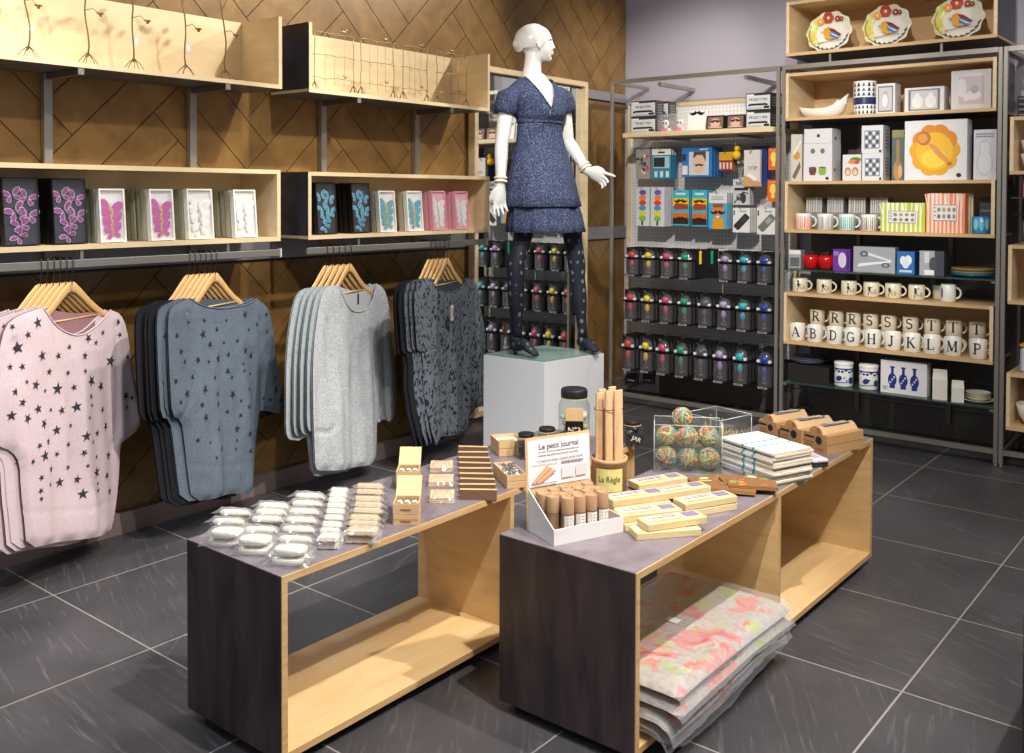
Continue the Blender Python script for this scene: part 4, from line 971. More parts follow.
def pens(a, b, ys, where):
    o = None
    for i, (y0, y1) in enumerate(ys):
        for k in range(2):
            lev = ('upper', 'lower')[i]; lab = f'{lev} silver and black pen box, '+('front' if k == 0 else 'rear')+f' pile at the {where} end of the wood shelf'
            cx, w, h, _ = IT(a, b, y0, y1, 5.52); hh = .106
            mb = MB(); mb.box((-w/2, 0, 0), (w/2, .10, hh), C('#3a3b40', .5), .001); pen_art(D2(mb, face_y(0, 0, 0)), w, hh)
            d = D2(mb, face_x(w/2, 0, 0)); d.lines(.02, hh*.7, .06, 4, hh*.16, hh*.07, GREY, 4)
            mb.build('pen_box', None, (cx+.03*k, 5.52+.115*k, Z1+(hh+.003 if i == 0 else 0)), 0, lab, 'pen box', pen_grp)
pens(630.6, 656, ((97, 113), (114, 130)), 'left'); pens(746, 771, ((86, 103), (105, 123)), 'right')
FILM = clear('bag_film', '#ffffff', .2, .1, .6, '#ffffff', .12)
for i, (a, b) in enumerate(((658, 671.5), (672, 686))):
    cx, w, h, _ = IT(a, b, 114, 132.5, 5.52)
    t = E('candy_bag', f'clear bag with pink and white skull sweets, {("nearer the pen boxes", "next to the white pad")[i]}', 'bag', (cx, 5.52, Z1), .1*i)
    mb = MB(); mb.ball((0, .012, h*.48), (w*.26, .012, h*.2), WHITE, 12, 9); mb.ball((0, .012, h*.3), (w*.16, .01, h*.1), WHITE, 10, 8)
    for sg in (1, -1): mb.ball((sg*w*.1, .002, h*.5), (w*.07, .004, h*.07), INK, 8, 6)
    mb.build('skull_sweet', t); mb = MB(); mb.ball((-w*.12, .012, h*.14), (w*.3, .014, h*.13), C('#e06a9c', .5), 12, 8); mb.ball((w*.25, .012, h*.12), (w*.16, .012, h*.11), WHITE, 10, 8); mb.build('pink_sweets', t)
    mb = MB(); mb.grid(lambda u, v: ((u-.5)*w, -.004-.006*math.sin(PI*u)*math.sin(PI*min(1, v*1.1))+.001*math.sin(23*u+17*v), v*h), 12, 12, FILM); mb.grid(lambda u, v: ((u-.5)*w, .03, v*h), 4, 4, FILM); mb.build('bag_film', t)
def tilt_back(o, a): o.rotation_euler = (-a, 0, 0); return o
cx, w, h, _ = IT(688, 706, 111, 131.5, 5.52); mb = MB(); mb.box((-w/2, 0, 0), (w/2, .012, h), WHITE, .001); stache(D2(mb, face_y(0, 0, 0)), 0, h*.87, w*.42, BLACK)
tilt_back(mb.build('note_pad', None, (cx, 5.51, Z1+.0005), 0, 'white pad with a black moustache on the wood shelf', 'note pad'), .12)
for i, (a, b) in enumerate(((706, 724), (726, 744.5))):
    cx, w, h, _ = IT(a, b, 116, 130.5, 5.50)
    def face_art(d, w, h):
        d.rect(-w*.42, h*.1, w*.84, h*.8, C('#8a6a5c', .6)); d.up().disc(0, h*.46, w*.27, h*.34, C('#e2b79c', .6)); d.up(); stache(d, 0, h*.6, w*.3, INK); d.rect(-w*.35, h*.12, w*.7, h*.1, C('#cbb4b4'))
    mb = MB(); mb.box((-w/2, 0, 0), (w/2, .03, h), BLACK, .001); face_art(D2(mb, face_y(0, 0, 0)), w, h)
    tilt_back(mb.build('novelty_box', None, (cx, 5.5, Z1+.0005), 0, 'black moustache novelty box on the wood shelf, '+('beside the white pad' if i == 0 else 'beside the right pen boxes'), 'novelty box', 'moustache boxes on the wood shelf'), .1)
# --- hanging on the grid
CC = lambda h: C(h, .5, 0, .04)
def a_assort(d, w, h):
    q = random.Random(3); d.rect(-w/2, 0, w, h, CC('#a39c94')); d.up()
    for i in range(14): d.disc(q.uniform(-.4, .4)*w, q.uniform(.08, .85)*h, w*.14, h*.045, CC(q.choice(['#c8407a', '#e0742c', '#7fa03a', '#7a4aa0', '#3d3a3c', '#e3d9d0'])), 10, q.uniform(0, 3)); d.up()
def a_chalk(d, w, h):
    d.rect(-w/2, 0, w, h*.8, CC('#2f86a8')); d.rect(-w/2, h*.8, w, h*.2, WHITE); d.up().rect(-w*.42, h*.36, w*.84, h*.4, CC('#a9d4dc')); d.up().rect(-w*.4, h*.4, w*.58, h*.32, CC('#23272a')); d.rect(-w*.18, h*.86, w*.36, h*.05, INK)
    for i in range(3): d.rect((-.36+.3*i)*w, h*.06, w*.16, h*.2, CC('#d7e4e8'))
def a_face(d, w, h):
    d.rect(-w/2, 0, w, h, CC('#2a78c4')); d.up().rect(-w*.26, h*.06, w*.66, h*.78, CC('#cfd2d8')); d.up().disc(w*.08, h*.45, w*.2, h*.36, CC('#e3bfa6')); d.up().poly([(-w*.12, h*.62), (-w*.1, h*.84), (w*.3, h*.84), (w*.3, h*.5), (w*.2, h*.72), (w*.02, h*.74)], CC('#5d3f2c')); d.up(); stache(d, w*.08, h*.4, w*.15, CC('#3a261a'))
    d.line([(w*.1, h*.93), (w*.17, h*.9), (w*.24, h*.94), (w*.31, h*.9), (w*.38, h*.94)], h*.03, WHITE); d.rect(-w*.48, h*.08, w*.18, h*.3, CC('#e8e4e0')); d.rect(-w*.48, h*.55, w*.12, h*.22, CC('#18324e'))
def a_snack(d, w, h):
    d.rect(-w/2, h*.55, w, h*.45, CC('#d9a32a')); d.rect(-w/2, 0, w, h*.55, CC('#9c2c2c')); d.up()
    for i in range(4): d.rect((-.46+.25*i)*w, h*.08, w*.14, h*.36, CC('#e6cfc0'))
def a_step(d, w, h):
    d.rect(-w/2, 0, w, h, CC('#dfdad4')); d.up().poly([(-w*.5, h*.3), (w*.5, h*.12), (w*.5, 0), (-w*.5, 0)], CC('#d6a06a')); d.up().poly([(-w*.34, h*.3), (w*.2, h*.14), (w*.34, h*.22), (-w*.15, h*.36)], CC('#f4f6fa')); d.text('STEP', w*.05, h*.5, h*.13, CC('#7d6a4e'), sx=1.0); d.disc(-w*.1, h*.93, w*.06, h*.04, GREY)
def a_blue(d, w, h): d.rect(-w/2, 0, w, h, CC('#243c86')); d.up().rect(-w*.4, h*.02, w*.1, h*.96, CC('#3c58a8'))
def a_bulb(d, w, h):
    d.rect(-w/2, 0, w, h, CC('#ec6a1c')); d.up().disc(0, h*.58, w*.3, h*.24, CC('#ffd95c')); d.rect(-w*.14, h*.16, w*.28, h*.3, CC('#ffd95c')); d.rect(-w*.3, h*.88, w*.6, h*.05, CC('#f7b27c'))
def a_dots(d, w, h):
    d.rect(-w/2, 0, w, h, CC('#d3d5da')); d.up()
    for i, c in enumerate(('#6a55b4', '#f08a24', '#e0402c', '#2f9cc8', '#ecd42c', '#7cc23c')): d.disc(0, h*(.86-.132*i), w*.26, h*.066, CC(c)); d.up()
    d.rect(-w*.06, h*.03, w*.12, h*.1, INK)
def a_stache2(d, w, h):
    d.rect(-w/2, 0, w, h, CC('#3fb3cc')); d.up().rect(-w*.48, h*.55, w*.96, h*.22, CC('#f0c81e')); stache(d.up(), 0, h*.69, w*.4, CC('#3a2c14')); d.poly([(-w*.46, h*.52), (-w*.3, h*.63), (w*.46, h*.6), (w*.46, h*.46), (-w*.3, h*.44)], CC('#a8402c')); d.rect(-w*.48, h*.2, w*.96, h*.16, CC('#d86a24')); d.rect(-w*.48, h*.04, w*.96, h*.16, CC('#30221c')); stache(d.up(), 0, h*.2, w*.4, CC('#221610')); d.rect(-w*.3, h*.86, w*.6, h*.06, CC('#cde9ee'))
def a_man(d, w, h):
    d.rect(-w/2, h*.72, w, h*.28, CC('#e4e4ea')); d.rect(-w/2, 0, w, h*.72, CC('#4aaed2')); d.up().poly([(-w*.3, 0), (w*.34, 0), (w*.3, h*.3), (-w*.24, h*.3)], CC('#e8a020')); d.disc(0, h*.5, w*.3, h*.2, CC('#dd8640')); d.up().rect(-w*.28, h*.6, w*.58, h*.1, CC('#a44c22')); stache(d.up(), 0, h*.46, w*.4, INK); d.disc(0, h*.34, w*.1, h*.03, WHITE); d.lines(-w*.36, h*.88, w*.7, 2, h*.06, h*.02, GREY, 8)
def a_sketch(d, w, h):
    d.rect(-w/2, 0, w, h, CC('#c9cace')); d.up(); q = random.Random(5)
    d.disc(-w*.1, h*.3, w*.2, h*.14, CC('#5a5a60')); d.up(); d.disc(w*.12, h*.26, w*.16, h*.2, CC('#3a3a40')); d.up(); d.disc(-w*.12, h*.34, w*.08, h*.06, CC('#d8d8da')); d.line([(-w*.4, h*.08), (w*.1, h*.5), (w*.4, h*.44)], w*.06, INK)
    d.rect(-w*.4, h*.56, w*.8, h*.1, INK); d.text('NICE', 0, h*.82, h*.2, INK)
def a_phone(c1):
    def f(d, w, h):
        d.rect(-w/2, 0, w, h, CC('#eceaea')); d.up(); r = Matrix.Rotation(-.75, 2)
        P = [Vector(p) for p in ((-.17*w, -.4*h), (.17*w, -.4*h), (.2*w, -.3*h), (.2*w, .3*h), (.17*w, .38*h), (-.17*w, .38*h), (-.2*w, .3*h), (-.2*w, -.3*h))]
        d.poly([(p.x+.02*w, p.y*.95+h*.44) for p in (r @ q for q in P)], CC(c1)); d.up(); Q = [r @ Vector(p) for p in ((-.12*w, -.02*h), (.12*w, -.02*h), (.12*w, .24*h), (-.12*w, .24*h))]; d.poly([(p.x+.02*w, p.y*.95+h*.44) for p in Q], CC('#9fae9c' if c1 != '#2f3136' else '#3d4046')); d.rect(-w*.46, h*.7, w*.07, h*.2, INK); d.rect(-w*.1, h*.84, w*.4, h*.04, GREY)
    return f
def a_white(d, w, h): d.lines(-w*.36, h*.8, w*.7, 3, h*.22, h*.08, GREY, 2)
YH = 5.63
hang('wall_pack', 'clear pack of mixed coloured trinkets in the upper peg row', 'pack', 636, 650, 149, 179, YH, a_assort, CC('#8f8a86'))
hang('wall_pack', 'blue pack with small chalkboard in the upper peg row', 'pack', 652, 671, 149, 179, YH, a_chalk, CC('#2d6f98'))
hang('novelty_pack', 'wide blue box with moustached face in the upper peg row', 'pack', 682, 712, 147, 177, YH, a_face, CC('#2a6cb8'), 3, .04, .03)
hang('snack_pack', 'small gold and red pack beside the blue face boxes', 'pack', 719, 733, 152, 170.5, YH, a_snack, CC('#a07c2c'), 2)
hang('step_pack', 'tall white and tan pack lettered STEP', 'pack', 744, 760, 150, 186.5, YH-.03, a_step, CC('#d8d2cc'), 1, .015, .012)
hang('blue_pack', 'plain navy pack behind the white lettered pack', 'pack', 752, 767, 146, 184, YH+.05, a_blue, CC('#243a80'), 2)
hang('bulb_pack', 'orange pack with yellow light bulb, upper of two', 'pack', 768.5, 779, 148, 170, YH, a_bulb, CC('#d8641c'), 2)
hang('bulb_pack', 'orange pack with yellow light bulb, lower of two', 'pack', 767.5, 778.5, 180, 201.5, YH, a_bulb, CC('#d8641c'), 2)
hang('sketch_pack', 'black and white sketch pack under the white lettered pack', 'pack', 733, 750, 179, 205, YH, a_sketch, CC('#9a9ca2'), 2)
hang('dots_pack', 'slim white disc pack at the grid edge', 'pack', 636, 649.5, 187, 226, YH, a_dots, CC('#c4c7ce'), 3)
hang('dots_pack', 'slim white disc pack beside the turquoise packs', 'pack', 651, 664.5, 187, 226.5, YH, a_dots, CC('#c4c7ce'), 5)
hang('moustache_pack', 'turquoise moustache pack beside the coloured disc packs', 'pack', 672.5, 689, 190, 225.5, YH, a_stache2, CC('#2f8aa0'), 3)
hang('moustache_pack', 'turquoise moustache pack beside the orange faced man pack', 'pack', 692, 707, 190, 226.5, YH, a_stache2, CC('#2f8aa0'), 3)
hang('man_pack', 'blue pack with an orange faced moustached man', 'pack', 709, 727, 193, 229, YH, a_man, CC('#9aa4b4'), 4)
hang('phone_pack', 'white pack with a black phone shaped item', 'pack', 733, 750, 208, 232.5, YH, a_phone('#2f3136'), CC('#d2d2d4'), 4)
hang('phone_pack', 'white pack with a grey green phone shaped item', 'pack', 757, 776, 208, 234.5, YH, a_phone('#6f7d74'), CC('#d2d2d4'), 2)
cx, w, h, z = IT(732, 740.5, 146, 160, 5.6); t = E('toy_duck', 'yellow duck hanging beside the gold and red packs', 'toy', (cx, 5.6, z)); mb = MB(); mb.ball((0, 0, h*.35), (w*.5, .03, h*.33), CC('#f2c21c'), 14, 10); mb.ball((w*.1, 0, h*.8), (w*.3, .024, h*.22), CC('#f2c21c'), 12, 9); mb.build('body', t); mb = MB(); mb.ball((w*.42, -.01, h*.76), (w*.18, .01, h*.06), CC('#e2701c'), 8, 6); mb.build('beak', t); hook(cx, z+h, 5.6)
# --- clip packs in three rows
KN = [('red', '#e04438'), ('yellow', '#f0d020'), ('pink', '#d8487c'), ('green', '#12a070'), ('grey', '#5a5a60'), ('lilac', '#b49ad2'), ('cyan', '#28b8d0'), ('blue', '#2a3fb4')]
CARD = C('#141418', .35, 0, .1); BLIS = clear('blister_shell', '#e9e9ee', .08, .06, .7, '#d5d0d4', .09); LBL = C('#b9babd', .6)
def clip_meshes(col):
    m = C(col, .3); w = .096; out = {}
    mb = MB(); mb.box((-w/2, 0, 0), (w/2, .003, .215), CARD, .001); mb.box((-w/2, -.026, .004), (w/2, 0, .016), CARD, .002); mb.box((-w/2, -.03, .135), (w/2, 0, .143), CARD, .002); out['backing_card'] = mb
    mb = MB(); mb.ball((0, -.02, .163), (.0225, .018, .022), m, 14, 10); mb.cbox((0, -.016, .147), (.03, .02, .012), m, .003); out['coloured_head'] = mb
    for sg, nm in ((1, 'side_lens'), (-1, 'side_lens.001')):
        mb = MB(); mb.cbox((sg*.033, -.02, .152), (.018, .018, .016), C('#e6eaee', .25), .003); out[nm] = mb
    mb = MB(); mb.ball((0, -.016, .098), (.016, .014, .026), m, 12, 9); mb.cbox((0, -.012, .058), (.016, .01, .03), C('#6a6068', .4), .003); mb.tube([(-.014, -.012, .04), (0, -.016, .03), (.014, -.012, .04)], .003, C('#9b9198', .4), 6); out['coloured_grip'] = mb
    mb = MB()
    def dome(u, v):
        a = PI*u; return (-.042*math.cos(a), -.036*math.sin(a)**.7-.002, .018+.112*v+.004*math.sin(6*v)*math.sin(a))
    mb.grid(dome, 14, 6, BLIS); mb.grid(lambda u, v: (-.044*math.cos(PI*u)*math.cos(PI/2*v*.95), -.03*math.sin(PI*u)*math.cos(PI/2*v*.9)-.002, .145+.058*math.sin(PI/2*v)), 14, 6, BLIS); out['blister'] = mb
    mb = MB(); mb.box((-.034, -.0275, .005), (.02, -.0262, .0145), LBL); D2(mb, face_y(0, -.0276, 0)).lines(-.03, .008, .046, 1, .004, .004, INK, 1); out['white_label'] = mb
    return {k: v.mesh(k.split('.')[0]) for k, v in out.items()}
CM = [clip_meshes(c) for _, c in KN]
def S2(L): return [600+x/4.185 for x in L]
rows_ = [('top', S2([138, 207, 283, 360, None or 445, 527, 606, 690]), at_y(690, 280, 5.60).z, (0, 1, 2, 3, 5, 6, 7)), ('middle', S2([132, 203, 280, 358, 442, 522, 603, 692]), at_y(690, 326.5, 5.58).z, range(8)), ('bottom', S2([124, 198, 268, 345, 427, 508, 593, 695]), at_y(690, 379, 5.55).z, range(8))]
for rname, xs, zc, cols in rows_:
    Y = {'top': 5.60, 'middle': 5.58, 'bottom': 5.55}[rname]; hgt = {'top': .92, 'middle': 1.0, 'bottom': 1.14}[rname]
    for i in cols:
        x = at_y(xs[i], 300, Y).x; col = KN[i][0]; hook(x, zc+.205*hgt, Y-.035)
        for k in range(4):
            lab = f'black blister pack with {col} knob in the {rname} row'+(', front one' if k == 0 else f', {ORD[k-1]} behind the front one')
            t = E('blister_pack', lab, 'blister pack', (x, Y+.045*k, zc), .0, 'knobbed blister packs on the peg grid'); t.scale = (1.1, 1, hgt)
            for nm, me in CM[i].items():
                if k and nm in ('side_lens', 'side_lens.001', 'white_label', 'coloured_grip'): continue
                o = bpy.data.objects.new(nm.split('.')[0], me); COL.objects.link(o); o.parent = t
for i, (px, c) in enumerate(((421.5/4.185+600, 1), (470/4.185+600, 3))):
    p = at_y(px, 275, 5.62); t = E('blister_pack', f'black card with single slim {KN[c][0]} clip in the top row', 'blister pack', (p.x, 5.62, p.z-.02), 0, 'knobbed blister packs on the peg grid')
    mb = MB(); mb.box((-.042, 0, 0), (.042, .003, .19), CARD, .001); mb.build('backing_card', t); mb = MB(); mb.box((-.008, -.012, .09), (.008, 0, .16), C(KN[c][1], .3), .003); mb.ball((0, -.006, .165), (.011, .008, .012), C(KN[c][1], .3), 10, 8); mb.build('coloured_clip', t); hook(p.x, p.z+.165, 5.61)
for i, x in enumerate(S2([133, 202])):
    p = at_y(x, 384, 5.62); mb = MB(); mb.box((-.045, 0, 0), (.045, .02, .075), CARD, .003); D2(mb, face_y(0, 0, 0)).lines(-.03, .02, .05, 1, .01, .01, GREY, 2)
    mb.build('hanging_card', None, (p.x, 5.62, p.z), 0, 'small black card hanging below the bottom row, '+('under the red knob' if i == 0 else 'under the yellow knob'), 'card'); hook(p.x, p.z+.07, 5.61)
# ------------------------------------------------------------------ shelves and wares of the right-hand frame
BX0, BX1 = -2.332, -1.192
def shelf_box(label, z0, z1, x0=BX0, x1=BX1, dark=False, yb=5.86, T=.018, top=True):
    t = E('shelf_box', label, 'shelf box', ((x0+x1)/2, YF, z0)); I = Tr(-(x0+x1)/2, -YF, -z0); y0 = YF-.012
    def P(nm, a, b, st=None):
        mb = MB(I); mb.box(a, b, BIRCH if nm == 'side_panel' else C('#d5b384', .5, 0, .05)); e = .001
        if st == '+x': mb.box((b[0]-.002, a[1]+.001, a[2]-e), (b[0]+e, b[1], b[2]), STAIN_B)
        if st == '-z': mb.box((a[0]-e, a[1]+.001, a[2]-e), (b[0]+e, b[1], a[2]+.003), STAIN_B)
        mb.build(nm, t)
    P('bottom_panel', (x0, y0, z0), (x1, yb, z0+T), '-z'); P('side_panel', (x0, y0, z0+T), (x0+T, yb, z1)); P('side_panel', (x1-T, y0, z0+T), (x1, yb, z1), '+x')
    if top: P('top_panel', (x0+T, y0, z1-T), (x1-T, yb, z1))
    P('back_panel', (x0+T, yb-.01, z0+T), (x1-T, yb, z1-(T if top else 0))); return t
ZT, ZA, ZC, ZD = 2.226, 1.846, 1.187, .527
shelf_box('birch box above the frame holding three bird plates', ZT, 2.545)
shelf_box('birch box under the frame top with white gift boxes', ZA, 2.125)
shelf_box('birch box with striped tree mugs and boxes', ZC, 1.49)
shelf_box('birch box holding the white letter mugs', ZD, .832)
for px in (831.5, 942.5):
    p = at_y(px, 56, YF+.03); MB().cbox((0, 0, .025), (.012, .012, .050), STEEL).build('support_peg', None, (p.x, YF+.012, 2.1755), 0, 'short steel peg under the bird plate box, '+('below the left plate' if px < 900 else 'below the right plate'), 'bracket')
def glass_shelf(label, z, yb=5.86):
    t = E('glass_shelf', label, 'glass shelf', ((QX0+QX1)/2, 5.66, z)); MB(Tr(0, 0, 0)).box((QX0+.014-(QX0+QX1)/2, -.2, 0), (QX1-.014-(QX0+QX1)/2, .2, .009), GLASSY, .001).build('pane', t)
    for sx in (-1, 1): MB().cbox((sx*.565, -.195, -.006), (.02, .016, .01), STEEL).build('clip', t)
glass_shelf('dark glass shelf carrying the red apples', .961); glass_shelf('dark glass shelf carrying the blue and white jars', .290)
G1, G2 = .9702, .2992; A0, B0, C0, D0_, DT = ZA+.0182, 1.4902, ZC+.0182, ZD+.0182, .8322
# bird plates
def plate_mesh(seed):
    q = random.Random(seed); mb = MB(); n = 48
    lob = lambda a: 1+.045*math.cos(10*a)
    def pt(r, a, z): return (r*lob(a)*math.cos(a) if r > .08 else r*math.cos(a), z, (r*lob(a)*math.sin(a) if r > .08 else r*math.sin(a))*.9)
    prof = [(.002, .0), (.05, .0), (.09, -.003), (.115, -.014), (.128, -.022), (.131, -.021), (.128, -.016), (.11, -.002), (.06, .008), (.002, .008)]
    rings = [[pt(r, 2*PI*k/n, z) for k in range(n)] for r, z in prof]; mb.loft(rings, C('#e9eadf', .15, 0, .03))
    return mb
def prof_y(r):
    P = [(0, 0), (.05, 0), (.09, -.003), (.115, -.014), (.128, -.022), (.3, -.022)]
    for (a, ya), (b, yb) in zip(P, P[1:]):
        if a <= r <= b: return ya+(yb-ya)*(r-a)/(b-a)-.0012
    return -.023
def plate_art(mb):
    d = D2(mb, face_y(0, -.002, 0), .0008); q = random.Random(6)
    def P(x): return C(x, .3, 0, .1)
    for i in range(9): a = 2.2+i*.22; d.disc(.085*math.cos(a), .075*math.sin(a), .020, .013, P(q.choice(['#d8c95a', '#c9cf6a', '#e2d9a0'])), 10, a)
    d.M = face_y(0, -.008, 0)
    for k in range(14): a = 2.6+k*.26; d.disc(.09*math.cos(a), .08*math.sin(a), .010, .004, P('#4a5560'), 8, a+.9)
    d.line([(.095*math.cos(a), .082*math.sin(a)) for a in [2.7+i*.2 for i in range(18)]], .003, P('#4f4a44')); d.up()
    for (u, v, r, c) in ((-.01, .068, .026, '#b8463c'), (-.045, .052, .017, '#e09a3a'), (.035, .06, .014, '#a23a34'), (.055, .056, .010, '#7c2c2a')):
        for k in range(6): a = 2*PI*k/6; d.disc(u+r*.5*math.cos(a), v+r*.5*math.sin(a), r*.55, r*.5, P(c), 10)
        d.up().disc(u, v, r*.3, r*.3, P('#f2d9a6'), 8)
    d.up()
    d.poly([(-.03, .0), (-.025, .018), (-.008, .026), (.012, .018), (.035, -.004), (.05, -.03), (.03, -.032), (.0, -.036), (-.02, -.024)], P('#e3a52e'))
    d.up().poly([(-.005, .018), (.02, .014), (.06, -.016), (.05, -.022), (.015, -.006)], P('#7d3230')); d.poly([(-.0, .0), (.02, .0), (.055, -.026), (.035, -.034), (.005, -.02)], P('#3f7fc0'))
    d.up()
    for k in range(3): d.line([(.006+.01*k, -.004-.006*k), (.036+.008*k, -.024-.002*k)], .003, P('#e4eef4'))
    d.poly([(-.03, .006), (-.04, .003), (-.03, .0)], P('#3a3330')); d.disc(-.018, .012, .002, .002, INK, 8); d.line([(-.05, -.05), (0, -.042), (.06, -.04)], .003, P('#6a4a8a')); return mb
for i, (px, py, nm) in enumerate(((829, 29, 'left'), (886.5, 24, 'middle'), (958, 16, 'right'))):
    p = at_y(px, py, 5.60); t = E('bird_plate', f'lobed plate painted with a yellow and blue bird, {nm} of three', 'plate', (p.x, 5.62, ZT+.0184+.123), 0, 'bird plates in the top box'); t.rotation_euler = (-.18, 0, 0); t.scale = (1.02, 1, 1.06)
    mb = plate_mesh(1); n0 = len(mb.v); plate_art(mb); mb.v[n0:] = [(1.22*x, prof_y(1.22*math.hypot(x, z/.9))+(y if y > -.006 else y+.006), 1.22*z) for x, y, z in mb.v[n0:]]; mb.build('dish', t)
    m2 = MB(); m2.tube([(-.04, .0, -.108), (-.04, .05, -.112), (.04, .05, -.112), (.04, .0, -.108)], .003, INK, 6); m2.tube([(0, .05, -.112), (0, .02, .0)], .003, INK, 6); m2.build('stand', t)
# box A
cx, w, h, _ = IT(797, 846, 89, 116, 5.56)
t = E('ceramic_boat', 'white ceramic boat dish with two small birds on its rim', 'dish', (cx, 5.60, A0+.0003), .06); mb = MB(); rings = []
for r, z in ((.25, 0), (.3, .003), (.42, .02), (.5, .052), (.49, .053), (.4, .024), (.26, .012)):
    rings.append([(r*w*1.0*math.cos(a)*(1.0), r*w*.55*math.sin(a), z+(.42 if z > .04 else .1*(z > .01))*h*abs(math.cos(a))**2.5*(1.0 if math.cos(a) > 0 else .35)*(1.4 if math.cos(a) > 0 else 1)*.9) for a in [2*PI*k/40 for k in range(40)]])
mb.loft(rings, WHITE); mb.build('bowl', t)
for k in (0, 1):
    m2 = MB(Tr(w*(.26+.16*k), -.01, .082)); m2.ball((0, 0, 0), (.016, .011, .012), WHITE, 12, 9); m2.ball((.008, 0, .014), (.009, .008, .008), WHITE, 10, 8); m2.tube([(.015, 0, .014), (.022, 0, .012)], [.003, .0005], C('#d8b25a'), 6); m2.build('bird', t)
NAVY = C('#23386a', .3)
def tin(px0, px1, y0, y1, Y, base, body, bands, lab, r=None):
    cx, w, h, _ = IT(px0, px1, y0, y1, Y); t = E('storage_tin', lab, 'tin', (cx, Y+w/2, base+.0004)); mb = MB(); mb.lathe([(w*.49, 0), (w*.5, .003), (w*.5, h*.97), (w*.49, h)], body, 28)
    for (z0, z1, m, n) in bands:
        if n == 0: mb.lathe([(w*.5+.0006, h*z0), (w*.5+.0006, h*z1)], m, 28, cap=False)
        else:
            for k in range(n):
                a = 2*PI*k/n; e = .32*2*PI/n; rr = w*.5+.0008; vs = [(rr*math.cos(a+x), rr*math.sin(a+x), h*z) for x, z in ((-e, z0), (0, z0+.0), (e, z0), (e*.4, z1), (-e*.4, z1))]; mb.add(vs, [(0, 1, 2, 3, 4)], m)
    mb.build('body', t); return h
h1 = tin(850, 872.5, 104.2, 115.2, 5.53, A0, WHITE, [(.15, .45, NAVY, 18), (.6, .9, NAVY, 18)], 'small lower white tin with navy pattern beside the white boat')
tin(850, 872.5, 80, 103.6, 5.53, A0+h1, WHITE, [(0, .3, NAVY, 0), (.36, .5, NAVY, 14), (.56, .7, NAVY, 14), (.76, .92, NAVY, 14)], 'larger upper tin with navy bands stacked beside the white boat')
tin(870, 881, 79.5, 113, 5.66, A0, NAVY, [(.4, .5, WHITE, 0)], 'dark navy tin half hidden behind the banded tin')
WB = C('#e0e0e5', .55, 0, .02); SL = C('#6f7580', .5)
def vase_art(kind):
    def f(d, w, h):
        d.rect(-w*.4, h*.07, w*.8, h*.85, SL); d.up().rect(-w*.34, h*.12, w*.68, h*.75, C('#c9c6cf', .5)); d.up(); m = C('#e6e4e4', .5); m2 = C('#b5b2ba', .5)
        if kind == 0: d.disc(0, h*.42, w*.2, h*.26, m2); d.disc(0, h*.62, w*.14, h*.16, m2); d.up().disc(-w*.02, h*.43, w*.15, h*.22, m)
        if kind == 1:
            for sg in (-1, 1): d.disc(sg*w*.17, h*.42, w*.14, h*.26, m); d.disc(sg*w*.17, h*.7, w*.06, h*.08, m)
        if kind == 2: d.rect(-w*.4, h*.07, w*.8, h*.85, C('#e2dfe4', .5)); d.up().rect(-w*.3, h*.14, w*.64, h*.7, C('#cfc3cc', .5)); d.up().disc(-w*.22, h*.56, w*.12, h*.24, m); d.disc(w*.06, h*.36, w*.2, h*.12, m); d.disc(w*.1, h*.5, w*.1, h*.1, m2); d.disc(-w*.1, h*.3, w*.09, h*.08, m)
    return f
boxitem('gift_box', 'upright white box printed with a pale vase, beside banded tins', 'gift box', 876, 895, 83.5, 114, 5.53, A0, .1, WB, vase_art(0)); boxitem('gift_box', 'wide white box printed with two pale pots', 'gift box', 904.5, 944, 87.5, 112.5, 5.53, A0, .1, WB, vase_art(1)); boxitem('gift_box', 'large white box printed with vase and fruit at shelf end', 'gift box', 951, 991, 70, 110, 5.53, A0, .05, WB, vase_art(2))
# on box C
def a_book(d, w, h): d.rect(-w/2, 0, w, h, C('#d9d2c8', .5)); d.up().disc(0, h*.55, w*.3, h*.09, C('#d99a3a', .5)); d.poly([(-w*.4, h*.1), (w*.3, h*.42), (w*.4, h*.3), (-w*.1, h*.04)], C('#77706c')); d.poly([(-w*.3, h*.6), (w*.4, h*.9), (w*.4, h*.8), (-w*.2, h*.55)], C('#f0ece4'))
boxitem('recipe_book', 'upright book with pale fruit cover at the shelf end by the frame post', 'book', 791, 802, 132, 179, 5.55, B0, .04, C('#cfc7bd'), a_book)
def a_face2(d, w, h):
    for sg, c in ((-1, '#6f7a6a'), (1, '#6f7a6a')): d.disc(sg*w*.17, h*.8, w*.08, h*.07, C(c))
    d.up()
    for sg, c in ((-1, '#7a3a34'), (1, '#8ab62c')): d.rect(sg*w*.17-w*.13, h*.22, w*.26, h*.14, C(c)); d.rect(sg*w*.17-w*.1, h*.16, w*.2, h*.06, C(c)); d.disc(sg*w*.17, h*.36, w*.13, h*.02, C('#5a5a5a'))
    d.disc(w*.34, h*.07, w*.06, h*.04, INK)
def a_sm(d, w, h): d.rect(-w*.03, h*.42, w*.1, h*.2, INK)
SIDEBK = lambda d, w, h: d.disc(w*.3, h*.3, w*.08, h*.05, INK)
boxitem('glass_box', 'large white box printed with two owl like glasses', 'gift box', 803.5, 832, 142.5, 180, 5.50, B0, .14, WB, a_face2, side=SIDEBK)
cx, w, h, z = IT(803.5, 832, 142.5, 180, 5.50); boxitem('glass_box', 'flat white box stacked on the owl glass box', 'gift box', 804, 832, 127.3, 142, 5.50, B0+h+.0006, .14, WB, a_sm, side=lambda d, w, h: d.disc(w*.4, h*.35, w*.08, h*.12, INK))
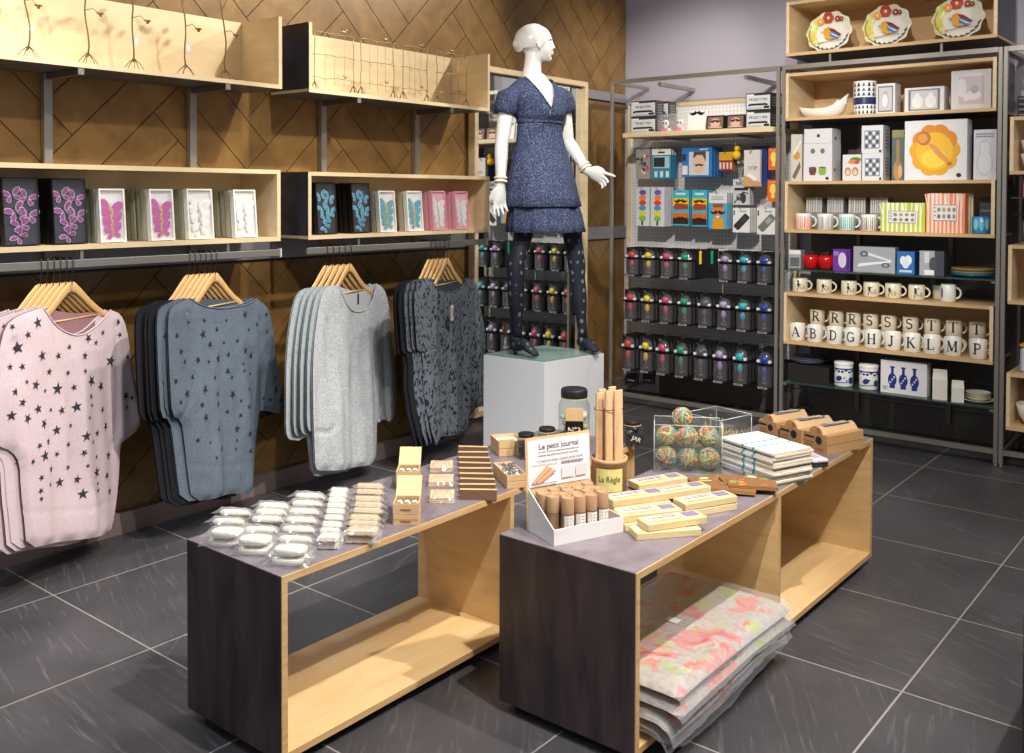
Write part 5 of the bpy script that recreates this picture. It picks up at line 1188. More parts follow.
def a_salad(d, w, h):
    d.disc(w*.2, h*.8, w*.3, h*.1, C('#5a8a3a')); d.disc(w*.05, h*.72, w*.25, h*.08, C('#d9903a')); d.disc(w*.28, h*.7, w*.14, h*.07, C('#c8503a')); d.up()
    for sg in (-1, 1): d.disc(sg*w*.2, h*.35, w*.17, h*.17, C('#b98a5a')); d.up().disc(sg*w*.2, h*.32, w*.11, h*.11, C('#e4cba6'))
boxitem('salad_box', 'small white box printed with salad servers', 'gift box', 842.5, 861, 153.5, 179.8, 5.51, B0, .08, WB, a_salad)
def a_cal(d, w, h):
    d.rect(-w*.36, h*.16, w*.72, h*.66, C('#8f98a4')); d.up()
    for i in range(4):
        for j in range(4): d.rect((-.32+.17*i)*w, (.2+.155*j)*h, w*.12, h*.11, C('#e8e8ec') if (i+j) % 2 else C('#4c5666'))
    d.disc(w*.38, h*.07, w*.06, h*.05, INK)
hc = IT(862, 883, 152.6, 180, 5.50)[2]
boxitem('tumbler_box', 'lower white box printed with a grid of small glasses', 'gift box', 862, 883, 152.6, 180, 5.50, B0, .12, WB, a_cal, side=lambda d, w, h: d.lines(w*.2, h*.8, w*.6, 6, h*.12, h*.04, GREY, 3)); boxitem('tumbler_box', 'upper white box printed with a grid of small glasses', 'gift box', 861.5, 883, 124, 151.8, 5.50, B0+hc+.0006, .12, WB, a_cal, side=lambda d, w, h: d.lines(w*.2, h*.8, w*.6, 6, h*.12, h*.04, GREY, 3))
def a_bottle(d, w, h): d.rect(-w/2, 0, w, h, C('#566a66')); d.up().disc(0, h*.2, w*.36, h*.2, C('#b98a5a')); d.rect(-w*.14, h*.3, w*.28, h*.5, C('#a07a52')); d.rect(-w*.5, h*.85, w, h*.15, C('#8a8a5a')); d.up().disc(w*.2, h*.18, w*.16, h*.12, C('#d9b07a'))
boxitem('bottle_box', 'dark green box with a tan bottle picture, beside flower dish box', 'gift box', 892, 904, 128.5, 179, 5.52, B0, .06, C('#4c5a56'), a_bottle)
def a_flower(d, w, h):
    for k in range(10):
        a = 2*PI*k/10; d.disc(-w*.01+w*.26*math.cos(a), h*.5+h*.29*math.sin(a), w*.15, h*.15, C('#e8a81e' if math.sin(a) < .3 else '#dd8c1c', .45)); 
    d.up().disc(-w*.01, h*.48, w*.3, h*.32, C('#f0bc30', .45)); d.up().disc(-w*.02, h*.36, w*.2, h*.16, C('#f6d34a', .45)); d.disc(-w*.18, h*.7, w*.11, h*.12, C('#c2702c', .5)); d.up().disc(-w*.2, h*.7, w*.08, h*.08, C('#dd9a56', .5)); d.poly([(-w*.12, h*.62), (-w*.02, h*.6), (w*.26, h*.3), (w*.22, h*.24), (w*.0, h*.44)], C('#dc9a50')); d.disc(w*.23, h*.27, w*.04, h*.03, C('#b5743a')); d.up().disc(w*.38, h*.08, w*.04, h*.035, INK)
boxitem('flower_dish_box', 'largest white box printed with a yellow flower shaped dish', 'gift box', 904.5, 967, 120.5, 180.6, 5.48, B0, .1, C('#e4e3e7', .5), a_flower)
def a_bott2(d, w, h): d.disc(0, h*.34, w*.36, h*.26, C('#c9ccd4')); d.disc(0, h*.62, w*.26, h*.18, C('#c9ccd4')); d.up().disc(0, h*.34, w*.31, h*.22, C('#e0e2e8')); d.disc(0, h*.62, w*.21, h*.14, C('#e0e2e8')); d.lines(-w*.4, h*.9, w*.8, 2, h*.05, h*.025, GREY, 4)
boxitem('bottle_box', 'pale box printed with a clear rounded bottle at the frame post', 'gift box', 973.5, 996.5, 130.5, 180.8, 5.50, B0, .08, C('#dcdde6', .5), a_bott2)
# mugs
def mug_mesh(r, h, body, band=None, inner=None):
    mb = MB(); mb.lathe([(.001, 0), (r*.9, 0), (r, .004), (r, h-.002), (r-.002, h), (r-.004, h-.002), (r-.004, .008), (.001, .007)], body, 28, cap=False); return mb
def mug_handle(r, h, body):
    mb = MB(); mb.tube([(r-.003+.0*k, 0, 0) if False else (r-.004+.028*math.sin(PI*k/10), 0, h*.5+h*.32*math.cos(PI*k/10)) for k in range(11)], .0052, body, 8); return mb
def wrap(mb, r, mat_fn):
    """print art on a mug: flat u,v art bent round the body facing -y"""
    tmp = MB(); d = D2(tmp, Matrix(), .0006); mat_fn(d)
    def cut(P, u, sg):
        o = []
        for i in range(len(P)):
            A, B = P[i], P[(i+1) % len(P)]; da, db = sg*(A[0]-u), sg*(B[0]-u)
            if da >= 0: o.append(A)
            if da*db < 0: k = da/(da-db); o.append(tuple(A[j]+(B[j]-A[j])*k for j in range(3)))
        return o
    for f, mi, in zip(tmp.f, tmp.mi):
        P = [tmp.v[i] for i in f]; st = r*.14; k0 = math.floor(min(p[0] for p in P)/st); k1 = math.ceil(max(p[0] for p in P)/st)
        for k in range(k0, k1):
            Q = cut(cut(P, k*st, 1), (k+1)*st, -1)
            if len(Q) > 2: mb.add([((r+v[2])*math.sin(v[0]/r), -(r+v[2])*math.cos(v[0]/r), v[1]) for v in Q], [tuple(range(len(Q)))], tmp.mats[mi])
def mug(label, x, y, z, r, h, body, art, rz=.15, ha=-.25, group=None, cat='mug'):
    t = E('mug', label, cat, (x, y, z+.0004), rz, group); mb = mug_mesh(r, h, body)
    if art: wrap(mb, r, art)
    mb.build('cup', t); m2 = mug_handle(r, h, body); m2.v = [tuple(Rz(ha) @ Vector(v)) for v in m2.v]; m2.build('handle', t); return t
def mugpx(a, b, Y): p, q = at_y(a, 220, Y), at_y(b, 220, Y); return (p.x+q.x)/2, (q.x-p.x)
def trees(cols):
    def f(d):
        q = random.Random(len(cols[0])+ord(cols[0][2])); u = -.055
        while u < .055: wv = q.uniform(.005, .011); d.poly([(u, .006), (u+wv, .006), (u+wv*q.uniform(.6, 1), .078), (u+wv*.2, .078)], C(q.choice(cols), .35)); u += wv+q.uniform(.002, .006)
    return f
TREE = [('coral', ['#e8835c', '#f0a17e']), ('grey', ['#9a9c9e', '#b9bbbb', '#7f8284']), ('turquoise', ['#3fb0b4', '#66c4c6']), ('pale brown', ['#9a9288', '#b5aea4', '#7f7a72'])]
for i, ((a, b), (nm, cs)) in enumerate(zip(((795.5, 811), (816.5, 833), (838, 855), (861, 876.5)), TREE)):
    x, w = mugpx(a, b, 5.53); mug(f'white mug printed with {nm} tree trunks', x, 5.54, C0, .046, .094, WHITE, trees(cs), .3, .1, 'tree trunk mugs in the birch box')
    mb = MB(); mb.box((-.05, 0, 0), (.05, .09, .1), C('#8e9092'), .001); d = D2(mb, face_y(0, 0, 0)); q = random.Random(i); u = -.048
    while u < .045: wv = q.uniform(.006, .012); d.poly([(u, .01), (u+wv, .01), (u+wv, .098), (u+.002, .098)], C(q.choice(['#d9d9d6', '#c4c6c6', '#e4ded6']))); u += wv+.005
    o = mb.build('mug_box', None, (x+.012, 5.665, C0+.09+.0004), 0, f'grey striped mug box above the {nm} tree mug', 'mug box', 'mug boxes behind the tree mugs')
    mb = MB(); mb.box((-.05, 0, 0), (.05, .09, .089), C('#8e9092'), .001); mb.build('mug_box', None, (x+.012, 5.665, C0+.0003), 0, f'grey mug box hidden behind the {nm} tree mug', 'mug box', 'mug boxes behind the tree mugs')
def a_tree(bg, fg):
    def f(d, w, h):
        d.rect(-w/2, 0, w, h, C(bg, .5)); d.up(); q = random.Random(9)
        for i in range(9): u = (-.46+.105*i)*w; d.poly([(u, 0), (u+w*.045, 0), (u+w*(.045+q.uniform(-.02, .03)), h), (u+w*q.uniform(-.01, .03), h)], C(fg, .5)); d.line([(u+w*.03, h*.5), (u+w*q.uniform(-.1, .15), h*.98)], w*.02, C(fg, .5))
        d.up().rect(-w*.32, h*.3, w*.62, h*.42, C('#8d929c')); d.up().rect(-w*.31, h*.32, w*.6, h*.38, C('#e6e4e0'))
        d.up()
        for i in range(4):
            for j in range(2): d.disc((-.16+.13*i)*w, (.42+.17*j)*h, w*.045, h*.06, C(q.choice(['#7a8ca0', '#9aa67a', '#b5847a', '#6a6f7a'])), 10)
        d.lines(-w*.29, h*.62, w*.06, 3, h*.1, h*.04, GREY, 2)
    return f
boxitem('tree_mug_set', 'lime green box printed with white tree trunks', 'gift box', 880.5, 925, 204.5, 233.6, 5.50, C0, .1, C('#b8c83c'), a_tree('#b9cc38', '#eef0d8')); boxitem('tree_mug_set', 'salmon box printed with white tree trunks', 'gift box', 926, 965, 195, 234.4, 5.50, C0, .06, C('#ee8a62'), a_tree('#ee8d66', '#f6e2d6'))
for k in range(3): boxitem('tree_mug_set', f'cream edged box, {ORD[k]} behind the salmon tree box', 'gift box', 926+2.7*(k+1), 965+2.7*(k+1), 195, 234.4, 5.563+.016*k, C0, .0145, C(['#d9cfae', '#cdb89a', '#d8d2b8'][k]))
x, w = mugpx(973, 989, 5.55)
def blob(d):
    for u, v, a, b, c in ((-.03, .05, .014, .03, '#9adcf4'), (.0, .05, .012, .034, '#7cc8ec'), (.03, .05, .014, .028, '#9adcf4')): d.disc(u, v, a, b, C(c, .3))
    d.up().disc(0, .07, .006, .01, WHITE)
mug('bright blue mug with pale figures at the end of the tree mugs', x, 5.55, C0, .044, .09, C('#2c9ad8', .3), blob, .3, .1)
boxitem('slate_box', 'dark slate box behind the bright blue mug', 'gift box', 979, 994, 199, 216, 5.66, C0, .08, C('#3d434e'), lambda d, w, h: d.lines(-w*.4, h*.8, w*.8, 4, h*.2, h*.04, C('#8a94a4'), 2)).scale = (1, 1, 2.1)
# apples on glass
x, w = mugpx(789, 806, 5.52); boxitem('grey_box', 'grey and white box at the frame post beside the apples', 'gift box', 789, 800.5, 250, 268, 5.54, G1, .07, C('#a9aeb4'), lambda d, w, h: (d.rect(-w/2, h*.78, w, h*.22, WHITE), d.rect(-w*.4, h*.1, w*.8, h*.5, C('#5f666e'))))
for i, (a, b) in enumerate(((802, 818.5), (818.5, 833))):
    x, w = mugpx(a, b, 5.54); r = .052; t = E('ceramic_apple', 'glossy red apple jar, '+('beside the grey box' if i == 0 else 'beside the purple box'), 'apple jar', (x, 5.56, G1+.0004)); mb = MB(); mb.lathe([(.001, .004), (.025, 0), (.04, .012), (.049, .045), (.047, .07), (.035, .085), (.012, .083), (.001, .076)], C('#c4161a', .12, 0, .02), 28, cap=False); mb.build('body', t); m2 = MB(); m2.tube([(0, 0, .074), (.003, 0, .09), (.01, 0, .104)], .004, C('#3a4a3a'), 6); m2.ball((-.012, -.01, .094), (.018, .012, .004), C('#2c5a52', .3), 10, 6); m2.build('leaf_stem', t)
def a_purp(d, w, h): d.rect(-w/2, 0, w, h, C('#6a34a0', .5)); d.up().disc(w*.05, h*.5, w*.24, h*.36, C('#d8cfe8')); d.rect(w*.3, h*.05, w*.16, h*.9, C('#3a2a6a')); d.rect(-w*.46, h*.7, w*.3, h*.2, C('#9a7ac4'))
boxitem('purple_box', 'purple box with a pale flower picture beside the apples', 'gift box', 833, 850, 249.5, 271, 5.52, G1, .09, C('#57308c'), a_purp)
def a_scis(d, w, h): d.rect(-w/2, 0, w, h, C('#a5a9b2', .5)); d.up().poly([(-w*.4, h*.2), (-w*.36, h*.34), (w*.4, h*.48), (w*.4, h*.42)], C('#eef0f2')); d.poly([(-w*.3, h*.74), (-w*.26, h*.84), (w*.42, h*.5), (w*.42, h*.44)], C('#e6e8ea')); d.disc(-w*.24, h*.72, w*.1, h*.12, C('#565c66')); d.disc(w*.28, h*.3, w*.1, h*.1, C('#5a606a')); d.up().disc(-w*.24, h*.72, w*.05, h*.06, C('#a5a9b2')); d.disc(w*.28, h*.3, w*.05, h*.05, C('#a5a9b2'))
boxitem('scissors_box', 'wide grey box printed with large silver scissors', 'gift box', 853.5, 895, 248.5, 274, 5.52, G1, .07, C('#9297a2'), a_scis)
def a_cup(d, w, h): d.rect(-w/2, 0, w, h, C('#2a6cb0', .5)); d.up().disc(-w*.15, h*.6, w*.18, h*.2, C('#e8eef4')); d.disc(w*.15, h*.62, w*.2, h*.22, C('#e8eef4')); d.disc(0, h*.45, w*.2, h*.2, C('#dfe8f0')); d.rect(-w*.36, h*.08, w*.72, h*.1, C('#bcd4ea'))
boxitem('blue_box', 'bright blue box printed with white blossoms', 'gift box', 897, 914.5, 252, 274.6, 5.52, G1, .08, C('#24589a'), a_cup)
def a_photo(d, w, h): d.rect(-w/2, 0, w, h, C('#a8abb4', .5)); d.up().rect(w*.12, 0, w*.38, h, C('#3f4450')); d.up().disc(w*.06, h*.45, w*.16, h*.3, C('#4a4d55')); d.rect(-w*.3, h*.5, w*.2, h*.46, C('#d5d6da')); d.rect(-w*.3, h*.02, w*.4, h*.2, WHITE)
boxitem('photo_box', 'grey and black photo printed box beside the stacked plates', 'gift box', 919.5, 944, 252.5, 277, 5.52, G1, .08, C('#30343e'), a_photo)
for k, c in enumerate(('#2f7fa0', '#4a8fb0', '#c98a3a', '#38707f', '#d49a4a')):
    x, w = mugpx(956, 991, 5.60); mb = MB(); mb.lathe([(.001, .0), (.06, 0), (.1, .009), (.108, .014), (.106, .016), (.06, .0045), (.001, .004)], C(c, .25), 32, cap=False); mb.build('side_plate', None, (x, 5.60, G1+.0004+.0075*k), 0, ['blue plate at the bottom of the coloured plate stack', 'pale blue plate, second in the coloured stack', 'amber plate in the middle of the coloured stack', 'teal plate, fourth in the coloured stack', 'amber plate on top of the coloured stack'][k], 'plate', 'coloured plates on the glass shelf')
# figure mugs on box D
def fig(seed):
    def f(d):
        q = random.Random(seed); s = q.uniform(.8, 1.1); u = q.uniform(-.02, .0); d.disc(u, .062*s, .006, .007, INK, 10); d.disc(u+.001, .046, .007, .012, INK, 10); d.line([(u, .036), (u-.004, .012)], .004, INK); d.line([(u+.002, .036), (u+.012, .03), (u+.018, .02)], .0035, INK); d.line([(u, .05), (u+q.uniform(.012, .022), q.uniform(.035, .07))], .0035, INK); d.disc(u+.03, .03, .008, .014, C('#b9ad90'), 10)
    return f
FD = ['by the frame post', 'second from the post', 'third from the post', 'under the scissors box', 'under the blue box', 'second from the plain end']
for i, (a, b) in enumerate(((791.5, 810), (816, 834), (840.5, 859), (863.5, 881), (885, 903), (909, 926))):
    x, w = mugpx(a, b, 5.53); mug('cream mug with a small black dancing figure, '+FD[i], x, 5.53, DT, .043, .082, C('#e8e0c6', .25, 0, .03), fig(i), .25, .0, 'figure mugs under the glass shelf')
x, w = mugpx(934, 948, 5.62); mug('cream mug half hidden behind the last figure mugs', x, 5.63, DT, .04, .078, C('#d9d0b4', .25), None, .3, 0.1)
x, w = mugpx(942, 956.5, 5.53); mug('tall plain white mug with blue side at row end', x, 5.53, DT, .038, .095, WHITE, lambda d: d.disc(-.035, .05, .008, .03, C('#5a6a9a')), .25, .1)
# letter mugs
LET = 'ABDGHJKLMP'; lx = [(790.5, 806), (807.5, 824), (827.5, 843.5), (845, 861.5), (865.5, 882), (885, 903), (904.5, 922), (924.5, 942), (944.5, 963.5), (970, 990)]
def letter(ch): return lambda d: serif(d, ch, -.002, .026, .056, INK)
MW = C('#f3f1ea', .2, 0, .01); MC = C('#e9e0c8', .25, 0, .02)
for (a, b), ch in zip(lx, LET):
    x, w = mugpx(a, b, 5.505); mug(f'white mug lettered {ch} in the front row', x, 5.51, D0_, .0435, .1, MW, letter(ch), .18, .55, 'letter mugs in the front row')
ux = [(809.5, 824), (828, 844), (845.5, 861), (863, 878), (881, 896.5), (902.5, 918.5), (924.5, 940.5), (946.5, 962), (969.5, 986)]
UP = ['beside the frame post end', 'in the middle of the three', 'farthest from the post']
for i, ((a, b), ch) in enumerate(zip(ux, 'RRRSSSTTT')):
    x, w = mugpx(a, b, 5.60); mug(f'cream mug lettered {ch} on the raised rear row, {UP[i % 3]}', x, 5.625, D0_+.0885, .0425, .09, MC, letter(ch), .18, .4, 'letter mugs on the raised rear row')
    mug(f'cream mug standing under the raised {ch} mug {UP[i % 3]}', x, 5.625, D0_, .0425, .088, MC, None, .18, .4, 'supporting mugs behind the front row')
# lower glass shelf
x, w = mugpx(789, 832, 5.60); boxitem('dark_tray_box', 'black flat box under the grey blue plates', 'box', 789, 829, 366, 382.5, 5.52, G2, .2, C('#201c1c', .5))
for k in range(3):
    mb = MB(); mb.lathe([(.001, 0), (.06, 0), (.098, .014), (.1, .018), (.095, .017), (.058, .006), (.001, .005)], C(('#6a7484', '#7f8a9a', '#5f6a7c')[k], .2), 32, cap=False); mb.build('dinner_plate', None, (x-.01, 5.63, G2+.0975+.0105*k), 0, ['lowest grey blue plate on the black box', 'middle grey blue plate on the black box', 'topmost grey blue plate on the black box'][k], 'plate', 'grey blue plates on the black box')
DB = C('#2a3f86', .2)
for i, (a, b, y0, y1) in enumerate(((833.5, 855, 358.5, 388), (859.5, 879, 362, 392))):
    x, w = mugpx(a, b, 5.53); t = E('porcelain_jar', 'blue and white porcelain jar, '+('beside the black box' if i == 0 else 'beside the vase box'), 'jar', (x, 5.55, G2+.0004)); r = .052; mb = MB(); mb.lathe([(.001, 0), (r*.9, 0), (r, .008), (r, .12), (r*.96, .126)], WHITE, 32)
    def art(d, i=i):
        q = random.Random(i+2); d.rect(-.15, .1, .3, .008, DB)
        for k in range(16): d.disc(-.15+.02*k, .092+.006*math.sin(k*2.3), .009, .007, DB, 8)
        d.disc(-.01+.012*i, .05, .019, .015, DB, 12, .5); d.disc(-.07, .046, .018, .014, DB, 12, 1); d.disc(.06, .04, .016, .02, DB, 12); d.line([(-.09, .03), (-.02, .024), (.05, .03), (.1, .02)], .004, DB)
        for k in range(5): d.disc(q.uniform(-.1, .1), q.uniform(.02, .08), .006, .004, DB, 8, q.uniform(0, 3))
    wrap(mb, r, art); mb.build('body', t); m2 = MB(); m2.lathe([(r*1.04, .126), (r*1.05, .136), (r*.98, .142), (.001, .146)], WHITE, 32); m2.build('lid', t)
def a_vases(d, w, h):
    for i, u in enumerate((-.24, .0, .24)):
        d.disc(u*w, h*.42, w*.095, h*.2, DB); d.rect(u*w-w*.03, h*.55, w*.06, h*.24, DB); d.disc(u*w, h*.8, w*.055, h*.03, DB); d.rect(u*w-w*.06, h*.16, w*.12, h*.08, DB); d.up()
        for k in range(3): d.disc(u*w+(-.04+.04*k)*w, h*(.34+.08*k), w*.022, h*.035, C('#c6cde0'), 8)
    d.lines(-w*.44, h*.18, w*.1, 2, h*.06, h*.03, GREY, 3)
boxitem('vase_box', 'white box printed with three blue and white vases', 'gift box', 880.5, 927, 361, 394, 5.51, G2, .07, C('#e9e8ec', .5), a_vases)
def carton(label, a, b, y0, y1, Y):
    cx, w, h, _ = IT(a, b, y0, y1, Y); t = E('milk_carton', label, 'carton jug', (cx, Y, G2+.0004), .25); mb = MB(); m = C('#eee9df', .3, 0, .01); s = w*.42; hb = h*.68
    vs = [(-s, -s, 0), (s, -s, 0), (s, s, 0), (-s, s, 0), (-s, -s, hb), (s, -s, hb), (s, s, hb), (-s, s, hb), (-s*.95, 0, h*.9), (s*.95, 0, h*.9), (-s*.95, 0, h), (s*.95, 0, h)]
    mb.add(vs, [(0, 3, 2, 1), (0, 1, 5, 4), (1, 2, 6, 5), (2, 3, 7, 6), (3, 0, 4, 7), (4, 5, 9, 8), (6, 7, 8, 9), (5, 6, 9), (7, 4, 8)], m); mb.box((-s*.95, -.003, h*.88), (s*.95, .003, h), m, .001); mb.build('body', t)
carton('larger white ceramic milk carton beside the vase box', 931.5, 948.5, 369.5, 399, 5.53); carton('smaller white ceramic milk carton beside the larger one', 950.5, 965, 382, 403, 5.52)
x, w = mugpx(969.5, 992, 5.58)
for k in range(4): mb = MB(); mb.lathe([(.001, 0), (.045, 0), (.078 if k == 0 else .06, .012), (.081 if k == 0 else .063, .016), (.076 if k == 0 else .058, .015), (.043, .005), (.001, .0045)], C('#e4dfcf', .25), 32, cap=False); mb.build('saucer', None, (x-.002, 5.585, G2+.0004+.0125*k), 0, ['wide cream saucer at the bottom of the small stack']+[f'small cream saucer, {ORD[j]} above the wide one' for j in range(3)], 'saucer', 'cream saucers at the shelf end') if False else mb.build('saucer', None, (x-.002, 5.585, G2+.0004+.0125*k), 0, (['wide cream saucer at the bottom of the small stack']+[f'small cream saucer, {ORD[j]} above the wide one' for j in range(3)])[k], 'saucer', 'cream saucers at the shelf end')
# ------------------------------------------------------------------ sliver of the next frame
RX, RW = FX0+.024, FX1-.024
def zpx(py): return at_y(1012, py, YF).z
shelf_box('birch box at the right edge holding white bowls', zpx(174.5), zpx(117), RX, RW); shelf_box('birch box at the right edge holding coloured cups', zpx(304), zpx(245), RX, RW); shelf_box('lowest birch box at the right edge with brown and white bowls', zpx(430), zpx(373), RX, RW)
bx = RX
z = zpx(117)
for k in range(4): mb = MB(); mb.box((0, 0, 0), (.16, .2, .026), C('#2a2c30', .5), .002); D2(mb, face_y(0, 0, 0)).rect(.01, .01, .14, .004, GREY); mb.build('slate_set', None, (bx+.022, 5.5, z+.0004+.0275*k), 0, f'dark flat box, {ORD[k]} from the bottom under the amber lantern', 'box', 'dark flat boxes at the right edge')
t = E('amber_lantern', 'amber glass lantern on dark flat boxes at right edge', 'lantern', (bx+.1, 5.58, z+.112)); mb = MB(); mb.lathe([(.04, 0), (.055, .02), (.055, .09), (.04, .13)], C('#d98a24', .2), 20); mb.build('glass_body', t); mb = MB(); mb.lathe([(.045, .13), (.05, .14), (.03, .18), (.008, .2)], C('#33302e'), 16); mb.build('cap', t)
def bowl(label, x, y, z, r, h, c): mb = MB(); mb.lathe([(.001, 0), (r*.5, 0), (r*.85, h*.45), (r, h), (r*.96, h), (r*.8, h*.47), (r*.45, h*.08), (.001, h*.07)], C(c, .25), 28, cap=False); mb.build('bowl', None, (x, y, z+.0004), 0, label, 'bowl')
z = zpx(174.5)+.0184; bowl('white bowl in the right edge birch box, lower', bx+.11, 5.58, z, .085, .09, '#eceae8'); bowl('white bowl nested above another in the right edge box', bx+.11, 5.58, z+.07, .085, .09, '#e4e4ea')
z = zpx(197)
MB().box((-.02, 0, 0), (RW-RX-.02, .36, .008), GLASSY).build('glass_shelf', None, (RX+.02, 5.5, z-.0085), 0, 'glass shelf at the right edge under the pink box', 'glass shelf')
mb = MB(); mb.box((0, 0, 0), (.16, .1, .1), C('#d24a86'), .001); D2(mb, face_y(0, 0, 0)).rect(.02, .02, .1, .025, WHITE).rect(.02, .06, .1, .02, C('#f2b8d0')); mb.build('pink_box', None, (bx+.05, 5.52, z), 0, 'pink and white box at the right edge of the frame', 'gift box')
mb = MB(); mb.box((0, 0, 0), (.2, .02, .17), BIRCH, .002); D2(mb, face_y(0, 0, 0)).rect(.02, .02, .16, .13, C('#c99a5a')); mb.build('wooden_board', None, (bx+.06, 5.52, zpx(245)+.0004), 0, 'pale wooden board on the coloured cup box at right edge', 'board')
z = zpx(304)+.0184
for k, c in enumerate(('#3f7a9a', '#5a9a5a', '#d98a34', '#b8402c')): bowl(f'small {["blue", "green", "orange", "red"][k]} bowl in the right edge cup stack', bx+.115, 5.56, z+.045*k, .06, .062, c)
t = E('storage_canister', 'pale blue canister with an ochre lid at right edge', 'canister', (bx+.13, 5.56, zpx(373)+.0004)); mb = MB(); mb.box((-.08, -.06, 0), (.08, .06, .13), C('#c9d2e2', .35), .012); mb.build('body', t); mb = MB(); mb.box((-.083, -.063, .13), (.083, .063, .15), C('#cf8f2a', .4), .006); mb.build('lid', t)
z = zpx(430)+.0184; bowl('white deep bowl in the lowest right edge box', bx+.115, 5.56, z, .09, .11, '#ece8df'); bowl('brown bowl stacked in the lowest right edge box', bx+.12, 5.66, z+.115, .085, .1, '#a8774a')
# ------------------------------------------------------------------ goods on the tables
FILMW = clear('wrap_film', '#ffffff', .16, .1, .6, '#f4f6fa', .13)
SOAP = C('#efe6d3', .5, 0, .03)
def heading(px0, py0, px1, py1, z=HT):
    a, b = at_z(px0, py0, z), at_z(px1, py1, z); return math.atan2(b.y-a.y, b.x-a.x), (b-a).length, a, b
def crinkle(mb, w, d, z0, h, mat, seed, n=10):
    q = random.Random(seed)
    J_ = [[(q.uniform(-1, 1)*.003, q.uniform(-1, 1)*.003, q.uniform(-1, 1)*.0025) for _ in range(n+1)] for _ in range(n+1)]
    def top(u, v):
        i, j = round(u*n), round(v*n); e = max(abs(2*u-1), abs(2*v-1)); k = J_[j][i]; hh = h*(1-max(0, e-.62)/.38*.82)
        return ((u-.5)*w+k[0], (v-.5)*d+k[1], z0+hh+k[2]*(1 if e < .95 else 1.6))
    mb.grid(top, n, n, mat)
def soap_meshes(w, d, h, kind):
    bar = MB()
    if kind == 'oval': bar.ball((0, 0, h/2), (w/2, d/2, h/2), SOAP, 24, 12, e=.62)
    else: bar.box((-w/2, -d/2, 0), (w/2, d/2, h), SOAP if kind == 'square' else C('#d9bd93', .6, 0, .06), h*.25)
    wr = MB(); crinkle(wr, w*1.38, d*1.25, 0, h*1.15, FILMW, int(w*1000), 10); return bar.mesh('bar'), wr.mesh('wrapper')
def soap_row(pts, w, d, h, kind, row, rz):
    me = soap_meshes(w, d, h, kind); word = {'oval': 'oval cream soap', 'square': 'small square cream soap', 'bar': 'tan soap bar'}[kind]
    for i, (px, py, lay) in enumerate(pts):
        if lay == 'lo': z, tl = HT+.0008, 0
        elif lay == 'hi': z, tl = HT+h+.0035, .08
        else: z, tl = HT+.004, .42
        p = at_z(px, py, z+.5*h+(.25*d if lay == 't' else 0)); loc = (p.x, p.y, z+(math.sin(tl)*d*.46 if lay == 't' else 0))
        t = E('wrapped_soap', f'{word} in clear wrap, {ORD[i]} from the front of the {row}', 'soap', loc, 0, 'wrapped soaps on the left table')
        t.rotation_euler = (Matrix.Rotation(rz, 3, 'Z') @ Matrix.Rotation(-tl, 3, 'X')).to_euler()
        for nm, m_ in zip(('bar', 'wrapper'), me): o = bpy.data.objects.new(nm, m_); COL.objects.link(o); o.parent = t
def zz(L, s, ox, oy): return [(ox+a/s, oy+b/s, c) for a, b, c in L]
RS = heading(228, 540, 256, 541)[0]
soap_row(zz([(125,360,'lo'),(138,318,'hi'),(145,262,'t'),(178,216,'t')], 5.12, 200, 470), .082, .056, .021, 'oval', 'row at the corner', RS)
soap_row(zz([(280,402,'lo'),(283,356,'hi'),(310,304,'t'),(343,250,'t'),(362,214,'t'),(374,182,'t')], 5.12, 200, 470), .082, .056, .021, 'oval', 'second soap row', RS)
soap_row(zz([(455,455,'lo'),(465,407,'hi'),(485,352,'t'),(500,302,'t'),(514,255,'t'),(530,212,'t'),(545,170,'t'),(558,132,'t')], 5.12, 200, 470), .082, .056, .021, 'oval', 'third soap row', RS)
soap_row(zz([(660,378,'lo'),(662,345,'hi'),(668,312,'t'),(678,280,'t'),(688,245,'t'),(695,213,'t'),(700,183,'t'),(704,155,'t'),(710,130,'t'),(716,106,'t')], 5.12, 200, 470), .05, .04, .017, 'square', 'small soap row', RS)
soap_row(zz([(825,347,'lo'),(832,312,'hi'),(840,276,'t'),(845,245,'t'),(860,210,'t'),(864,180,'t'),(866,150,'t'),(870,115,'t'),(872,85,'t')], 5.12, 200, 470), .078, .045, .018, 'bar', 'tan bar row', RS)
